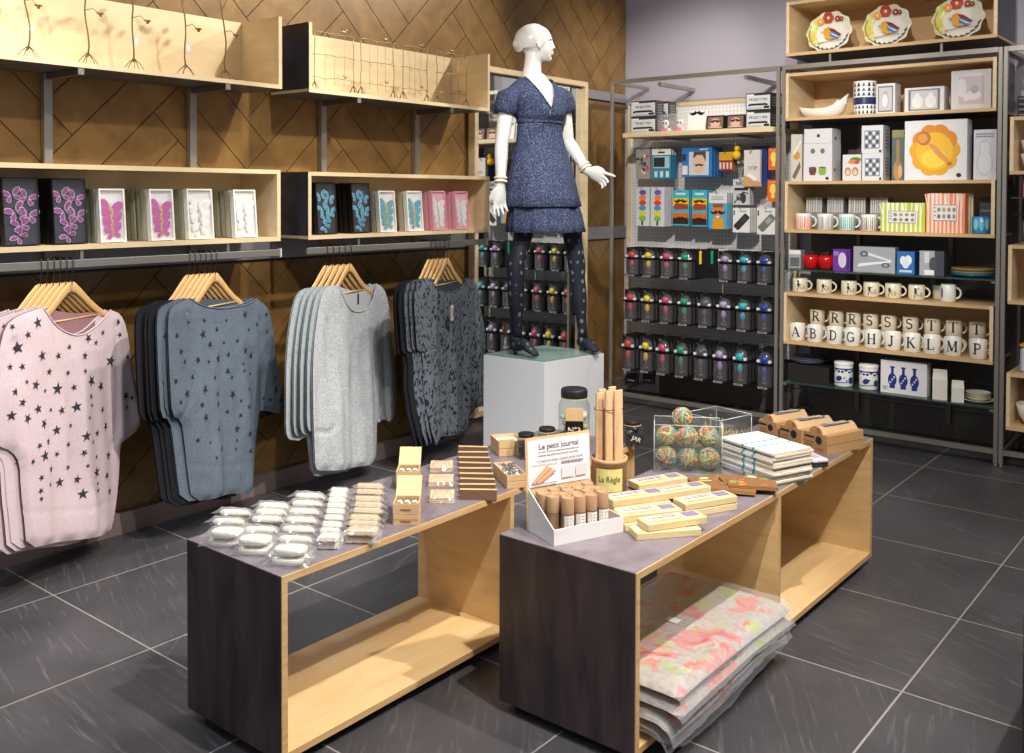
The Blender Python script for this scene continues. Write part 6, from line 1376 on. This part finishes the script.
# small kraft boxes
def kbox(mb, w, d, h, open_=False):
    if not open_: mb.box((-w/2, 0, 0), (w/2, d, h), KRAFT_L, .0015); mb.box((-w/2-.0006, -.0006, h*.52), (w/2+.0006, d+.0006, h*.54), KRAFT_D)
    else:
        e = .003; mb.box((-w/2, 0, 0), (w/2, d, e), KRAFT_L)
        for a, b in (((-w/2, 0), (w/2, e)), ((-w/2, d-e), (w/2, d)), ((-w/2, e), (-w/2+e, d-e)), ((w/2-e, e), (w/2, d-e))): mb.box((a[0], a[1], e), (b[0], b[1], h), KRAFT_L)
def kpile(px0, py0, px1, where, zb=HT):
    rz, w, a, b = heading(px0, py0, px1, py0); w *= .98; d, h = .078, .0295; c = (a+b)/2
    mb = MB(); kbox(mb, w, d, h); D2(mb, face_y(0, 0, 0)).lines(-w*.2, h*.26, w*.4, 1, .01, h*.16, KRAFT_D, 2); mb.build('kraft_box', None, (c.x, c.y, zb+.0005), rz, f'closed kraft box at the bottom of the {where} pile', 'box', 'small kraft boxes')
    t = E('kraft_box', f'open kraft box of small vials on top of the {where} pile', 'box', (c.x, c.y, zb+h+.001), rz, 'small kraft boxes'); mb = MB(); kbox(mb, w, d, h, True); D2(mb, face_y(0, 0, 0)).lines(-w*.2, h*.36, w*.4, 1, .01, h*.16, KRAFT_D, 2); mb.build('tray', t)
    mb = MB(); lt = Tr(0, d, h) @ Rx(-.75); mb.box((-w/2, 0, 0), (w/2, .003, .062), C('#e3c493', .7), T=lt); mb.build('lid', t)
    for i in range(3):
        mb = MB(Tr((-.3+.3*i)*w, d*.5, h*.62)); mb.tube([(0, -d*.38, 0), (0, d*.38, 0)], .0085, C('#8a7a3c', .3) if i != 1 else C('#6f7a46', .3), 10); mb.tube([(0, -d*.12, 0), (0, d*.1, 0)], .0092, C('#eceae2'), 10); mb.build('vial', t)
kpile(392.5, 525.5, 418.8, 'nearer'); kpile(395.8, 490.5, 418.6, 'farther')
# envelope packs
for i, (px, py, w_) in enumerate(((441.5, 503.5, .072), (440.5, 487, .076), (441, 472.5, .074))):
    rz = heading(430, py, 452, py)[0]; p = at_z(px, py, HT); t = E('envelope_pack', ['wrapped pack of kraft envelopes nearest the table edge', 'middle wrapped pack of kraft envelopes', 'wrapped pack of kraft envelopes nearest the back of the table'][i], 'envelope pack', (p.x, p.y, HT+.0005), rz, 'kraft envelope packs')
    for k in range(3): mb = MB(); mb.box((-w_/2, .004*k, .0045*k), (w_/2, .052+.004*k, .0045*k+.0035), (KRAFT_L, KRAFT, KRAFT_L)[k], T=Rx(.10*k)); mb.build('envelope', t)
    mb = MB(Tr(0, .03, 0)); crinkle(mb, w_*1.1, .075, .001, .024, FILMW, i+5); mb.build('wrapper', t)
# leaning notebooks
rz = heading(461, 500, 495, 500.5)[0]
for k in range(9):
    py = 500.5-5.6*k; p = at_z(478-.7*k, py, HT); mb = MB(); T_ = Rx(-.7) ; w_, hh = .112-.001*k, .036
    NBD = C('#54381f', .8); mb.box((-w_/2, 0, 0), (w_/2, .003, hh), NBD); mb.box((-w_/2, .003, .0), (w_/2, .006, hh), KRAFT_L); mb.box((-w_/2, .006, 0), (w_/2, .008, hh), NBD)
    mb.box((-w_/2, -.0008, hh-.004), (w_/2, .0004, hh+.0008), KRAFT_L); mb.v = [tuple(T_ @ Vector(v)) for v in mb.v]
    mb.build('kraft_notebook', None, (p.x, p.y, HT+.0006), rz+(.04*math.sin(k*2.1)), f'dark brown notebook leaning back, {ORD[k]} from the table edge', 'notebook', 'leaning brown notebooks')
# tray boxes with silver ornaments
def tray(P0, P1, dep, h, label, art, zb=HT):
    rz, w, a, b = heading(*P0, *P1, zb); c = (a+b)/2; t = E('ornament_tray', label, 'box', (c.x, c.y, zb+.0005), rz, 'kraft ornament trays'); mb = MB(); e = .003
    mb.box((-w/2, 0, 0), (w/2, dep, h*.5), KRAFT_L, .001); mb.box((-w/2+.002, .002, h*.5), (w/2-.002, dep-.002, h*.54), KRAFT_D)
    for x0, y0, x1, y1 in ((-w/2, 0, w/2, e), (-w/2, dep-e, w/2, dep), (-w/2, e, -w/2+e, dep-e), (w/2-e, e, w/2, dep-e)): mb.box((x0, y0, h*.54), (x1, y1, h), KRAFT_L)
    mb.build('box', t); mb = MB(); mb.box((-w/2+e, e, h*.7), (w/2-e, dep-e, h*.74), PAPER); mb.build('paper_liner', t); art(t, w, dep, h); return t
def orn(t, w, d, h):
    for k in range(3):
        mb = MB(Tr(0, d*(.3+.2*k), h*.74)); 
        for j in range(6): a = 2*PI*j/6+k; mb.tube([(0, 0, .006), (.022*math.cos(a), .02*math.sin(a), .012+.006*math.sin(j*2)), (.032*math.cos(a+.3), .03*math.sin(a+.3), .004)], [.004, .0055, .001], CHROME, 6)
        mb.build('silver_ornament', t)
tray((507, 489.3), (526.5, 487.5), .155, .042, 'open kraft tray of silver ornaments beside the white journal sign', orn)
def tagart(t, w, d, h):
    mb = MB(Tr(0, d*.5, h*.75)); mb.box((-.035, -.018, 0), (.035, .018, .002), C('#e3cfa0', .7)); dd = D2(mb, Tr(0, 0, .002)); 
    for k in range(7): dd.rect(-.03+.0085*k, -.013, .004 if k % 2 else .003, .024, INK)
    mb.v = [tuple(Rz(.4) @ Vector(v)) for v in mb.v] if False else mb.v; mb.build('striped_tag', t)
tray((499, 457), (524, 455), .11, .052, 'kraft tray with a striped tag behind the silver ornaments', tagart)
# jars
def jar(px, py, r, h, label, big=False, txt=None):
    p = at_z(px, py, HT); t = E('glass_jar', label, 'jar', (p.x, p.y, HT+.0005), .6); mb = MB(); mb.lathe([(.001, .002), (r*.9, 0), (r, r*.15), (r, h*.72), (r*.82, h*.82), (r*.8, h*.86)], GLASS, 28, cap=False); mb.build('glass_body', t)
    mb = MB(); mb.lathe([(r*.84, h*.85), (r*.86, h*.87), (r*.86, h*.97), (r*.8, h), (r*.6, h*.995), (.001, h*.992)], C('#2b2a2c', .35, .4), 28); mb.build('lid', t)
    mb = MB(); q = random.Random(int(px))
    for i in range(90 if big else 40): a = q.uniform(0, 6.28); rr = r*.74*math.sqrt(q.random()); mb.ball((rr*math.cos(a), rr*math.sin(a), (.06+(.5 if big else .58)*(i/(90 if big else 40)))*h), r*q.uniform(.16, .24), C(q.choice(['#d9cfae', '#c9b98a', '#e8e0cc']) if big else q.choice(['#2c2a2c', '#4a4648', '#6c5a4c', '#a8a49e'])), 8, 6)
    mb.build('contents', t)
    mb = MB(); mb.tube([(r*.85*math.cos(a), r*.85*math.sin(a), h*.84) for a in [2*PI*k/20 for k in range(20)]], .0015, KRAFT_L, 5, closed=True); mb.tube([(0, -r*.86, h*.84), (.01, -r*1.04, h*.74)], .0012, KRAFT_L, 4); mb.build('string', t)
    if big:
        mb = MB(); mb.box((-.03, -r-.004, h*.36), (.034, -r-.002, h*.72), KRAFT_L, .0005); mb.build('kraft_tag', t); mb = MB(); mb.box((-.03, -r-.0065, h*.18), (.034, -r-.0045, h*.5), BLACK, .0005); D2(mb, face_y(.002, -r-.0065, h*.34)).text('N°3', 0, 0, .03, C('#f0dcc0'), sx=.95); mb.build('black_label', t)
    elif txt is not None:
        mb = MB(); M = Tr(.012, -r-.003, h*.36) @ Ry(.35); mb.box((-.026, -.001, -.02), (.026, .001, .02), INK, T=M); D2(mb, M @ face_y(0, -.0012, -.0)).text(txt, 0, 0, .022, C('#e8dccb')); mb.build('tag', t)
jar(574, 446, .057, .212, 'large glass jar with black lid and label N°3', True)
jar(526, 458, .033, .088, 'small black lidded jar left of the journal sign top', txt=''); jar(547, 452.5, .034, .09, 'small black lidded jar behind the middle of the sign', txt=''); jar(568, 457, .033, .085, 'small black lidded jar in front of the large jar', txt=''); jar(632.5, 445.5, .036, .092, 'small dark jar with a tilted tag by the acrylic box', txt='JAR')
# journal display
rz, W_, a, b = heading(554, 546.5, 623.5, 532); D_ = .133; LH = .24
t = E('counter_display', 'white card display with journal sign holding kraft tubes', 'counter display', (a.x, a.y, HT+.0005), rz); e = .003; DW = C('#e8e6e6', .6, 0, .01)
MB().box((0, 0, 0), (W_, D_, e), DW).build('tray_floor', t); MB().box((0, 0, e), (W_, e, .042), DW).build('front_lip', t)
for x, hb_ in ((0, .115), (W_-e, .044)): mb = MB(); mb.add([(x, e, e), (x+e, e, e), (x+e, D_, e), (x, D_, e), (x, e, .042), (x+e, e, .042), (x, D_, hb_), (x+e, D_, hb_)], [(0, 1, 2, 3), (4, 6, 7, 5), (0, 4, 5, 1), (3, 2, 7, 6), (0, 3, 6, 4), (1, 5, 7, 2)], DW); mb.build('side_wing', t)
mb = MB(); lid = Tr(0, D_, e) @ Rx(-.06); mb.box((-.004, -e, 0), (W_*.93, 0, LH+.008), C('#e0bd86', .7), T=lid); mb.build('back_board', t)
mb = MB(); mb.box((.002, -e-.0015, .112), (W_*.93-.004, -e-.0005, LH), C('#f2edf0', .6, 0, .01), T=lid); SW, SH = W_*.93-.006, LH-.112; d = D2(mb, lid @ face_y(.002, -e-.0016, .112))
JN = C('#55505a', .6)
d.text('Le petit journal', SW*.5, SH*.84, SH*.17, JN, sx=.98); d.lines(SW*.16, SH*.72, SW*.68, 2, SH*.07, SH*.018, C('#a59aa2'), 1); d.text('+ 5 Crayons de couleur en papier journal recyclé', SW*.5, SH*.545, SH*.062, JN, sx=.98); d.lines(SW*.07, SH*.46, SW*.4, 1, .01, SH*.015, C('#b5aab0'), 5)
d.lines(SW*.53, SH*.44, SW*.36, 1, .01, SH*.04, C('#8a808a'), 9); d.rect(SW*.53, SH*.12, SW*.2, SH*.24, C('#e4dbe0')); d.rect(SW*.76, SH*.12, SW*.18, SH*.24, C('#e0d2d6'))
for k, c in enumerate(('#dba77c', '#e2b68c', '#c98f6a', '#e6c09c', '#d49a76')): d.line([(SW*(.06+.03*k), SH*.1), (SW*(.3+.03*k), SH*(.42-.03*k))], SH*.045, C(c, .6))
d.rect(SW*.05, SH*.05, SW*.4, SH*.02, C('#8f8aa5')); mb.build('journal_sign', t)
KT = C('#9a7656', .7, 0, .08); KC = C('#b08c68', .7, 0, .05)
Mz = Rz(rz); n = 0
for j in range(4):
    for i in range(6):
        if (i, j) in ((0, 0),) : continue
        x, y = .022+i*.0372+(.008 if j % 2 else 0), .026+j*.0285
        if x > W_-.021: continue
        p = Mz @ Vector((x, y, 0)); hh = .110 if (i+j) % 3 else .107
        t2 = E('kraft_tube', f'kraft tube in the journal display, {ORD[i]} from its left end in the {["front", "second", "third", "rear"][j]} rank', 'tube', (a.x+p.x, a.y+p.y, HT+e+.001), rz, 'kraft tubes in the display')
        mb = MB(); mb.lathe([(.0165, 0), (.0165, hh*.62)], KT, 18); mb.build('tube_body', t2); mb = MB(); mb.lathe([(.0172, hh*.62), (.0172, hh-.001), (.0165, hh), (.0135, hh), (.013, hh-.003), (.001, hh-.003)], KC, 18, cap=False); mb.build('cap', t2)
        if j == 0:
            mb = MB(); r = .0169; vs = []
            for q_ in range(9): an = -PI/2-1.15+2.3*q_/8; vs += [(r*math.cos(an), r*math.sin(an), hh*.08), (r*math.cos(an), r*math.sin(an), hh*.58)]
            mb.add(vs, [(2*k, 2*k+2, 2*k+3, 2*k+1) for k in range(8)], PAPER, True)
            for k in range(5): mb.add([((r+.0004)*math.cos(-PI/2+s_), (r+.0004)*math.sin(-PI/2+s_), z_) for s_, z_ in ((-.6, hh*(.5-.07*k)), (0, hh*(.5-.07*k)), (.5, hh*(.5-.07*k)), (.5, hh*(.52-.07*k)), (0, hh*(.52-.07*k)), (-.6, hh*(.52-.07*k)))], [(0, 1, 4, 5), (1, 2, 3, 4)], GREY)
            mb.build('paper_label', t2)
# ruler pot
p = at_z(609, 491, HT); R0 = .054; t = E('kraft_pot', 'round kraft pot with a printed label at the back edge of table', 'pot', (p.x, p.y, HT+.0005), .6); mb = MB(); mb.lathe([(.001, .002), (R0, 0), (R0, .095), (R0+.003, .097), (R0+.003, .108), (R0-.002, .108), (R0-.002, .006), (.001, .006)], C('#cfa272', .65, 0, .06), 32, cap=False); mb.build('body', t)
mb = MB(); vs = []
for k in range(11): an = -PI/2-.8+1.6*k/10; vs += [((R0+.0012)*math.cos(an), (R0+.0012)*math.sin(an), .012), ((R0+.0012)*math.cos(an), (R0+.0012)*math.sin(an), .082)]
mb.add(vs, [(2*k, 2*k+2, 2*k+3, 2*k+1) for k in range(10)], C('#e8dc8e', .6, 0, .1), True); tm = text_mesh('La Règle'); ut = []
for v_ in tm[0]: an = -PI/2+v_[0]*.020/R0; ut.append(((R0+.002)*math.cos(an), (R0+.002)*math.sin(an), .05+v_[1]*.026))
mb.add(ut, tm[1], C('#6d7a3a')); mb.build('label_band', t)
RUL = wood('pale_ruler_wood', '#d8b184', '#e6c69c', (40, 40, 4), .5)
for i, (dx, dy, tilt, top) in enumerate(((-.037, .004, .02, .302), (-.014, .020, .0, .308), (-.016, -.022, -.02, .312), (.0095, -.004, -.02, .318), (.012, -.030, -.03, .312), (.0355, -.006, -.04, .306))):
    q_ = Mz @ Vector((dx, dy, 0)); mb = MB(); mb.box((-.0125, -.004, 0), (.0125, .004, top), RUL, .0008); dd = D2(mb, face_y(0, -.004, 0))
    for k in range(24): dd.rect(-.0125, .12+k*.0078, .005 if k % 5 else .009, .0006, INK)
    o = mb.build('wooden_ruler', None, (p.x+q_.x, p.y+q_.y, HT+.0075), rz, f'pale wooden ruler standing in the kraft pot, {ORD[i]} from the sign side', 'ruler', 'wooden rulers in the pot'); o.rotation_euler = (0, tilt*.4, rz)
mb = MB(); mb.tube([(p.x+Mz[0][0]*.053*math.cos(a_)+Mz[0][1]*.033*math.sin(a_), p.y+Mz[1][0]*.053*math.cos(a_)+Mz[1][1]*.033*math.sin(a_), HT+.26) for a_ in [2*PI*k/24 for k in range(24)]], .0012, INK, 5, closed=True); tag(mb.build('rubber_band'), 'thin dark band tied round the standing wooden rulers', 'band')
# acrylic boxes
def acryl(name, label, rz, w, d, h, loc):
    t = E(name, label, 'acrylic box', loc, rz); e = .003
    for nm, A, B in (('base_sheet', (0, 0, 0), (w, d, e)), ('front_sheet', (0, 0, e), (w, e, h)), ('back_sheet', (0, d-e, e), (w, d, h)), ('side_sheet', (0, e, e), (e, d-e, h)), ('side_sheet', (w-e, e, e), (w, d-e, h))): MB().box(A, B, ACRYL).build(nm, t)
    EDG = C('#cfd6d4', .15)
    mb = MB(); 
    for A, B in (((0, 0), (w, 0)), ((w, 0), (w, d)), ((w, d), (0, d)), ((0, d), (0, 0))): mb.tube([(*A, h), (*B, h)], .0013, EDG, 4)
    for A in ((0, 0), (w, 0), (w, d), (0, d)): mb.tube([(*A, 0), (*A, h)], .0011, EDG, 4)
    mb.build('polished_edge', t); return t
rz1, w1, a1, b1 = heading(654, 472, 722, 475); h1_ = .158; d1 = .13
acryl('acrylic_box', 'clear acrylic box filled with rubber band balls', rz1, w1, d1, h1_, (a1.x, a1.y, HT+.0005)); M1 = Rz(rz1)
def band_ball(r, seed):
    q = random.Random(seed); mb = MB(); mb.ball((0, 0, 0), r*.95, C('#c79a6a', .6), 18, 12)
    cs = ['#d9c23a', '#2f9a6a', '#d8602c', '#3a8ab0', '#c9b48a', '#b83a3a', '#e0d0a0', '#4aa0a0']
    for k in range(30):
        n_ = Vector((q.gauss(0, 1), q.gauss(0, 1), q.gauss(0, 1))).normalized(); u_ = n_.orthogonal().normalized(); v_ = n_.cross(u_); rr = r*q.uniform(.96, 1.0)
        mb.tube([tuple(u_*(rr*math.cos(x))+v_*(rr*math.sin(x))) for x in [2*PI*i/20 for i in range(20)]], r*.055, C(cs[k % 8], .5), 4, closed=True)
    return mb.mesh('band_ball')
R_ = .0355; gap = (w1-.01-6*R_)/2; R_ = min(R_, (w1-.012)/6); BALLS = [(R_+.005, .045, R_, 'bottom layer, left'), (w1/2, .04, R_, 'bottom layer, middle'), (w1-R_-.005, .045, R_, 'bottom layer, right'), (R_+.006, .07, R_*2.92, 'upper layer, left'), (w1/2-.002, .06, R_*2.94, 'upper layer, middle'), (w1-R_-.008, .08, R_*2.92, 'upper layer, right'), (w1*.42, .085, R_*4.6, 'topmost ball')]
for i, (x, y, z, nm) in enumerate(BALLS):
    q_ = M1 @ Vector((x, y, 0)); o = bpy.data.objects.new('band_ball', band_ball(R_, i)); COL.objects.link(o); o.location = (a1.x+q_.x, a1.y+q_.y, HT+.005+z); o.rotation_euler = (i, i*2, 0)
    tag(o, f'multicoloured rubber band ball in the acrylic box, {nm}', 'ball', 'rubber band balls')
zt = HT+.15; c2, l2, r2 = at_z(720, 421, zt), at_z(685, 412.5, zt), at_z(752, 414.5, zt)
w2 = (c2-l2).length*.5+.07; rz2 = math.atan2(c2.y-l2.y, c2.x-l2.x); w2 = (c2-l2).length; d2 = (r2-c2).length; M2 = Rz(rz2)
acryl('acrylic_box', 'clear acrylic box with raffia and paper tags behind the balls', rz2, w2, d2, .15, (l2.x, l2.y, HT+.0005))
q = random.Random(4); mb = MB()
for k in range(150):
    x, y = q.uniform(.03, w2-.03), q.uniform(.03, d2-.03); P_ = [(x, y, .006+q.uniform(0, .03))]; an = q.uniform(0, 6.28)
    for j in range(5): an += q.uniform(-.8, .8); x = min(w2-.01, max(.01, x+.016*math.cos(an))); y = min(d2-.01, max(.01, y+.016*math.sin(an))); P_.append((x, y, .008+q.uniform(0, .055)+.045*(y/d2)*(x/w2)))
    mb.tube(P_, .0011, C(q.choice(['#c9a878', '#b08a5c', '#dcc296']), .7), 4)
o = mb.build('raffia', None, (l2.x, l2.y, HT+.004), rz2, 'loose tan raffia filling the rear acrylic box', 'raffia'); o['kind'] = 'stuff'
for k, (x, y) in enumerate(((.05, .05), (.09, .09), (.03, .1))):
    q_ = M2 @ Vector((x, y, 0)); mb = MB(); mb.prism([(-.008, 0), (.008, 0), (.008, .045), (.004, .055), (-.004, .055), (-.008, .045)], .0012, KRAFT, T=FRONT_Y); mb.tube([(0, 0, .05), (.004, 0, .07)], .0008, KRAFT_L, 4); mb.build('paper_tag', None, (l2.x+q_.x, l2.y+q_.y, HT+.066), rz2+k, 'small kraft paper tag standing in the raffia, '+['nearest the balls', 'toward the middle of the box', 'by the left wall of the box'][k], 'tag', 'paper tags in the raffia')
# notebook stack with teal bands
rzn, ln, an_, bn_ = heading(721.5, 468, 773.6, 487); r3 = at_z(810.5, 479, HT); dn = (r3-bn_).length; TEAL = C('#3d9aa0', .6); NB = 13; hh = .105/NB
for k in range(NB):
    mb = MB(); j = .004*math.sin(k*1.9); mb.box((0, 0, 0), (ln, dn, hh*.9), C('#e9dcc0', .6, 0, .05), .001); mb.box((-.0006, -.0006, 0), (ln, .004, hh*.94), C('#f0ece4', .6)); mb.box((0, 0, hh*.86), (ln, dn, hh*.95), PAPER); mb.box((-.0008, -.0008, 0), (ln+.0008, dn, hh*.16), C('#8f8a82', .7))
    for u in (.42, .62): mb.box((ln*u, -.0012, 0), (ln*u+.009, .002, hh*.96), TEAL); mb.box((ln*u, -.001, hh*.955), (ln*u+.009, dn, hh*.962), TEAL)
    mb.box((ln*.45, -.001, 0), (ln*.62, .001, hh*.955), C('#dfe6e4'))
    mb.build('banded_notebook', None, (an_.x+j, an_.y+.003*math.cos(k*2.3), HT+.0005+hh*k), rzn+.012*math.sin(k*1.3), f'white notebook with teal bands, {ORD[k] if k < 12 else "topmost"}'+(' from the bottom of its stack' if k < 12 else ' of its stack'), 'notebook', 'banded notebooks')
# pencil boxes
YEL = C('#e3cb98', .6, 0, .05); PUR = C('#8d80a0', .6)
PB = [('a', 640.6, 541.1, 698, 536.6, 0, 'nearest the table front, under another'), ('b', 651.9, 532.3, 705.6, 524.6, 1, 'on top of the nearest pair'), ('c', 629, 532.3, 688, 524, 0, 'under the box beside the white display'), ('d', 626, 523.4, 680, 517.5, 1, 'upper one beside the white display'), ('e0', 619, 515.5, 662, 510, 0, 'lower one behind the white display'), ('e', 617, 507.6, 659, 501.7, 1, 'upper one behind the white display'), ('f', 643.3, 491.5, 689, 484, .3, 'farthest back, beside the ruler pot'), ('g', 664.8, 501, 710, 493.6, .6, 'in the middle of the group'), ('i', 690, 519, 726, 512.5, 0, 'lower one nearest the folded cards'), ('h', 689.5, 511.4, 724, 505.5, 1, 'upper one nearest the folded cards')]
for nm, x0, y0, x1, y1, lv, lab in PB:
    z = HT+.0006+lv*.0215; rzb, wb, pa, pb = heading(x0-4, y0, x1-4, y1, z); wb = .185; dp = .062; h_ = .0205
    mb = MB(); mb.box((0, 0, 0), (wb, dp, h_), YEL, .002); dd = D2(mb, Tr(0, 0, h_)); dd.rect(wb*.06, dp*.42, wb*.6, dp*.44, C('#efe6e6', .6)); dd.rect(wb*.7, dp*.3, wb*.24, dp*.56, PUR); dd.lines(wb*.1, dp*.7, wb*.5, 2, dp*.2, dp*.1, C('#8a7a86'), int(x0)); dd.lines(wb*.1, dp*.16, wb*.5, 1, .01, dp*.06, C('#c9a85a'), 3)
    mb.build('pencil_box', None, (pa.x, pa.y, z), rzb, 'pale yellow pencil box, '+lab, 'pencil box', 'pale yellow pencil boxes')
# folded cards
for k, (px, py, c, r, lab) in enumerate(((712, 482, '#7fa868', .5, 'green folded card under the rubber band balls box'), (722, 487, '#cdb070', .15, 'tan folded card lying on the green one'), (731, 492, '#c99a5a', -.1, 'ochre folded card nearest the pencil boxes'), (745, 486, '#b5a05c', .2, 'olive tan folded card leaning on the banded notebooks'), (752, 491, '#a8834c', .0, 'dark tan folded card at the edge of the table'))):
    p_ = at_z(px, py, HT); mb = MB(); w_, d_ = .15, .085; z0 = .004*k
    for s_ in range(3): mb.box((-w_/2, -d_/2+.003*s_, z0+.0034*s_), (w_/2, d_/2, z0+.0034*s_+.0016), C(c, .6, 0, .15)); mb.box((-w_/2, -d_/2+.003*s_, z0+.0034*s_+.0016), (w_/2, d_/2, z0+.0034*s_+.0022), KRAFT_D)
    dd = D2(mb, Tr(0, 0, z0+.0091)); q = random.Random(k)
    for _ in range(7): dd.disc(q.uniform(-.06, .06), q.uniform(-.03, .03), q.uniform(.008, .018), q.uniform(.006, .012), C(q.choice(['#d9b24a', '#6f9a5a', '#c8603c', '#e6d6a8']), .6), 10)
    mb.build('folded_card', None, (p_.x, p_.y, HT+.0005), rzn+r+.9, lab, 'folded card', 'printed folded cards')
# flat packs and arched boxes
for k, (px, py, lab) in enumerate(((766, 447, 'white and black flat pack behind the banded notebooks'), (806, 461, 'white and black flat pack near the table end'))):
    rzf = heading(788, 449, 822, 464)[0]; p_ = at_z(px, py, HT); mb = MB()
    for s_ in range(3): mb.box((-.085, -.03, .009*s_), (.085, .03, .009*s_+.008), (INK, INK, C('#ece6ec', .5))[s_], .001)
    D2(mb, Tr(0, 0, .026)).lines(-.07, .01, .14, 2, .016, .006, C('#c08a9a'), k); mb.build('flat_pack', None, (p_.x, p_.y, HT+.0005), rzf, lab, 'flat pack')
for k, (x0, y0, x1, y1) in enumerate(((759.5, 436.5, 778.5, 442), (780.5, 442.5, 803.5, 449.5), (804.8, 449, 829, 456))):
    rzh, wh, pa, pb = heading(x0, y0, x1, y1); wh *= .95; H0 = .068
    prof = [(0, 0), (wh, 0), (wh, H0)]+[(wh/2+wh*.28*math.cos(x), H0+.026*math.sin(x)) for x in [PI*j/10 for j in range(11)]]+[(0, H0)]
    t = E('arched_box', 'kraft box with an arched front and black dot, '+['farthest from the table end', 'middle of three', 'nearest the table end'][k], 'box', (pa.x, pa.y, HT+.0005), rzh, 'arched kraft boxes'); dl = .19
    mb = MB(); mb.box((0, 0, 0), (wh, dl, H0), KRAFT, .001); mb.box((-.0006, -.0006, H0*.5), (wh+.0006, dl+.0006, H0*.515), KRAFT_D); mb.prism(prof, .004, KRAFT, T=FRONT_Y @ Tr(0, 0, -.0005)); dd = D2(mb, face_y(wh/2, -.004, 0)); dd.disc(wh*.14, H0*.68, wh*.14, wh*.14, INK); dd.ring(wh*.14, H0*1.18, wh*.06, wh*.025, C('#b8402c')); dd.rect(-wh*.46, H0*.74, wh*.42, H0*.1, INK); dd.lines(-wh*.42, H0*.5, wh*.34, 2, H0*.14, H0*.05, KRAFT_D, k); dd.rect(-wh*.0, H0*.2, wh*.36, H0*.07, C('#b8603c')); mb.build('carton', t)
    mb = MB(); n_ = 10; mb.grid(lambda u, v: (wh*(.22+.56*u), .002+v*dl*.98, H0+.024*math.sin(PI*u)), n_, 4, KRAFT_L)
    M_ = Tr(wh/2, 0, H0+.0245); dd = D2(mb, M_); dd.rect(-wh*.14, .03, wh*.28, dl*.7, C('#8f8a8c', .6)); dd.lines(-wh*.12, .14, wh*.24, 5, .02, .008, PAPER, k); mb.build('arched_lid', t)
# quilts in clear wrap under the right table
def quilt_mat():
    t = NT('rose_print_quilt'); c = t.coord(); n1 = t.noise(c, 13, 3, .6, .5); n2 = t.noise(t.mapping(c, (1, 1, 1), (0, 0, 1.3)), 12, 3, .6, .7); f = t.noise(c, 60, 3)
    col = t.ramp(f, [(.3, '#a49f98'), (.7, '#bfbab2')]); col = t.mix(t.ramp(n2, [(.56, 0.0), (.6, .85)]), col, '#a9b86a'); col = t.mix(t.ramp(n1, [(.55, 0.0), (.58, .9)]), col, '#cf7a74'); col = t.mix(t.ramp(n1, [(.64, 0.0), (.67, .9)]), col, '#bd5560')
    t.bump(f, .3, .004); return t.fin(col, .5, 0, .3)
QM = quilt_mat(); q = random.Random(8)
for k in range(4):
    w_, d_, h_ = .44-.010*k, .69-.008*k, .0345; x1 = -1.158+.008*k+q.uniform(-.012, .012); z0 = .0515+.0372*k
    t = E('wrapped_quilt', f'folded rose print quilt in clear wrap, {ORD[k]} from the bottom of the stack' if k < 3 else 'folded rose print quilt in clear wrap on top of the stack', 'quilt', (x1-w_/2, 2.385+q.uniform(-.006, .006), z0), q.uniform(-.015, .015), 'wrapped quilts in the lower bay')
    if k == 0: pass
    mb = MB()
    def qt(u, v, s_, w_=w_, d_=d_, h_=h_, k=k):
        ex, ey = abs(2*u-1), abs(2*v-1); rd = (1-max(0, ex-.9)/.1*.0)*(1); x = (u-.5)*w_; y = (v-.5)*d_; fx = math.sqrt(max(0, 1-max(0, (ex-.92)/.08)**2)); fy = math.sqrt(max(0, 1-max(0, (ey-.95)/.05)**2)); droop = max(0, x-.16)**2*(9 if k < 2 else 4)*(.6+.4*math.sin(v*5+k))
        return (x, y, h_/2+s_*h_/2*min(fx, fy)+.003*NZ.noise(Vector((x*7, y*7, k)))-droop)
    mb.grid(lambda u, v: qt(u, v, 1), 24, 30, QM); mb.grid(lambda u, v: qt(u, v, -1), 24, 30, QM); mb.build('quilt', t)
    mb = MB()
    mb.grid(lambda u, v: ((u-.5)*(w_+.024), (v-.5)*(d_+.02), h_/2+(h_/2+.0022)*math.sqrt(max(0, 1-max(0, (abs(2*u-1)-.86)/.14)**2))+.0035*NZ.noise(Vector((u*16, v*20, k+.3)))*(1 if u < .8 else 2.4)-max(0, (u-.5)*(w_+.024)-.16)**2*(9 if k < 2 else 4)*(.6+.4*math.sin(v*5+k))), 30, 36, FILMW)
    mb.box((-.02, -.015, h_+.003), (.02, .015, h_+.0035), C('#e8e4e0')) if k == 3 else None
    mb.build('wrapper', t)
# dark cube just entering the frame at right
p_ = at_z(1021.5, 749, .12); mb = MB(); mb.box((0, 0, .03), (.5, .6, .44), STAIN_D, .002); mb.box((.0, .0, .438), (.5, .6, .4412), STAIN_T); mb.box((.02, .02, 0), (.48, .58, .03), BLACK); mb.build('display_cube', None, (p_.x, p_.y, 0), 0, 'dark stained display cube cut off by the right edge', 'display table')
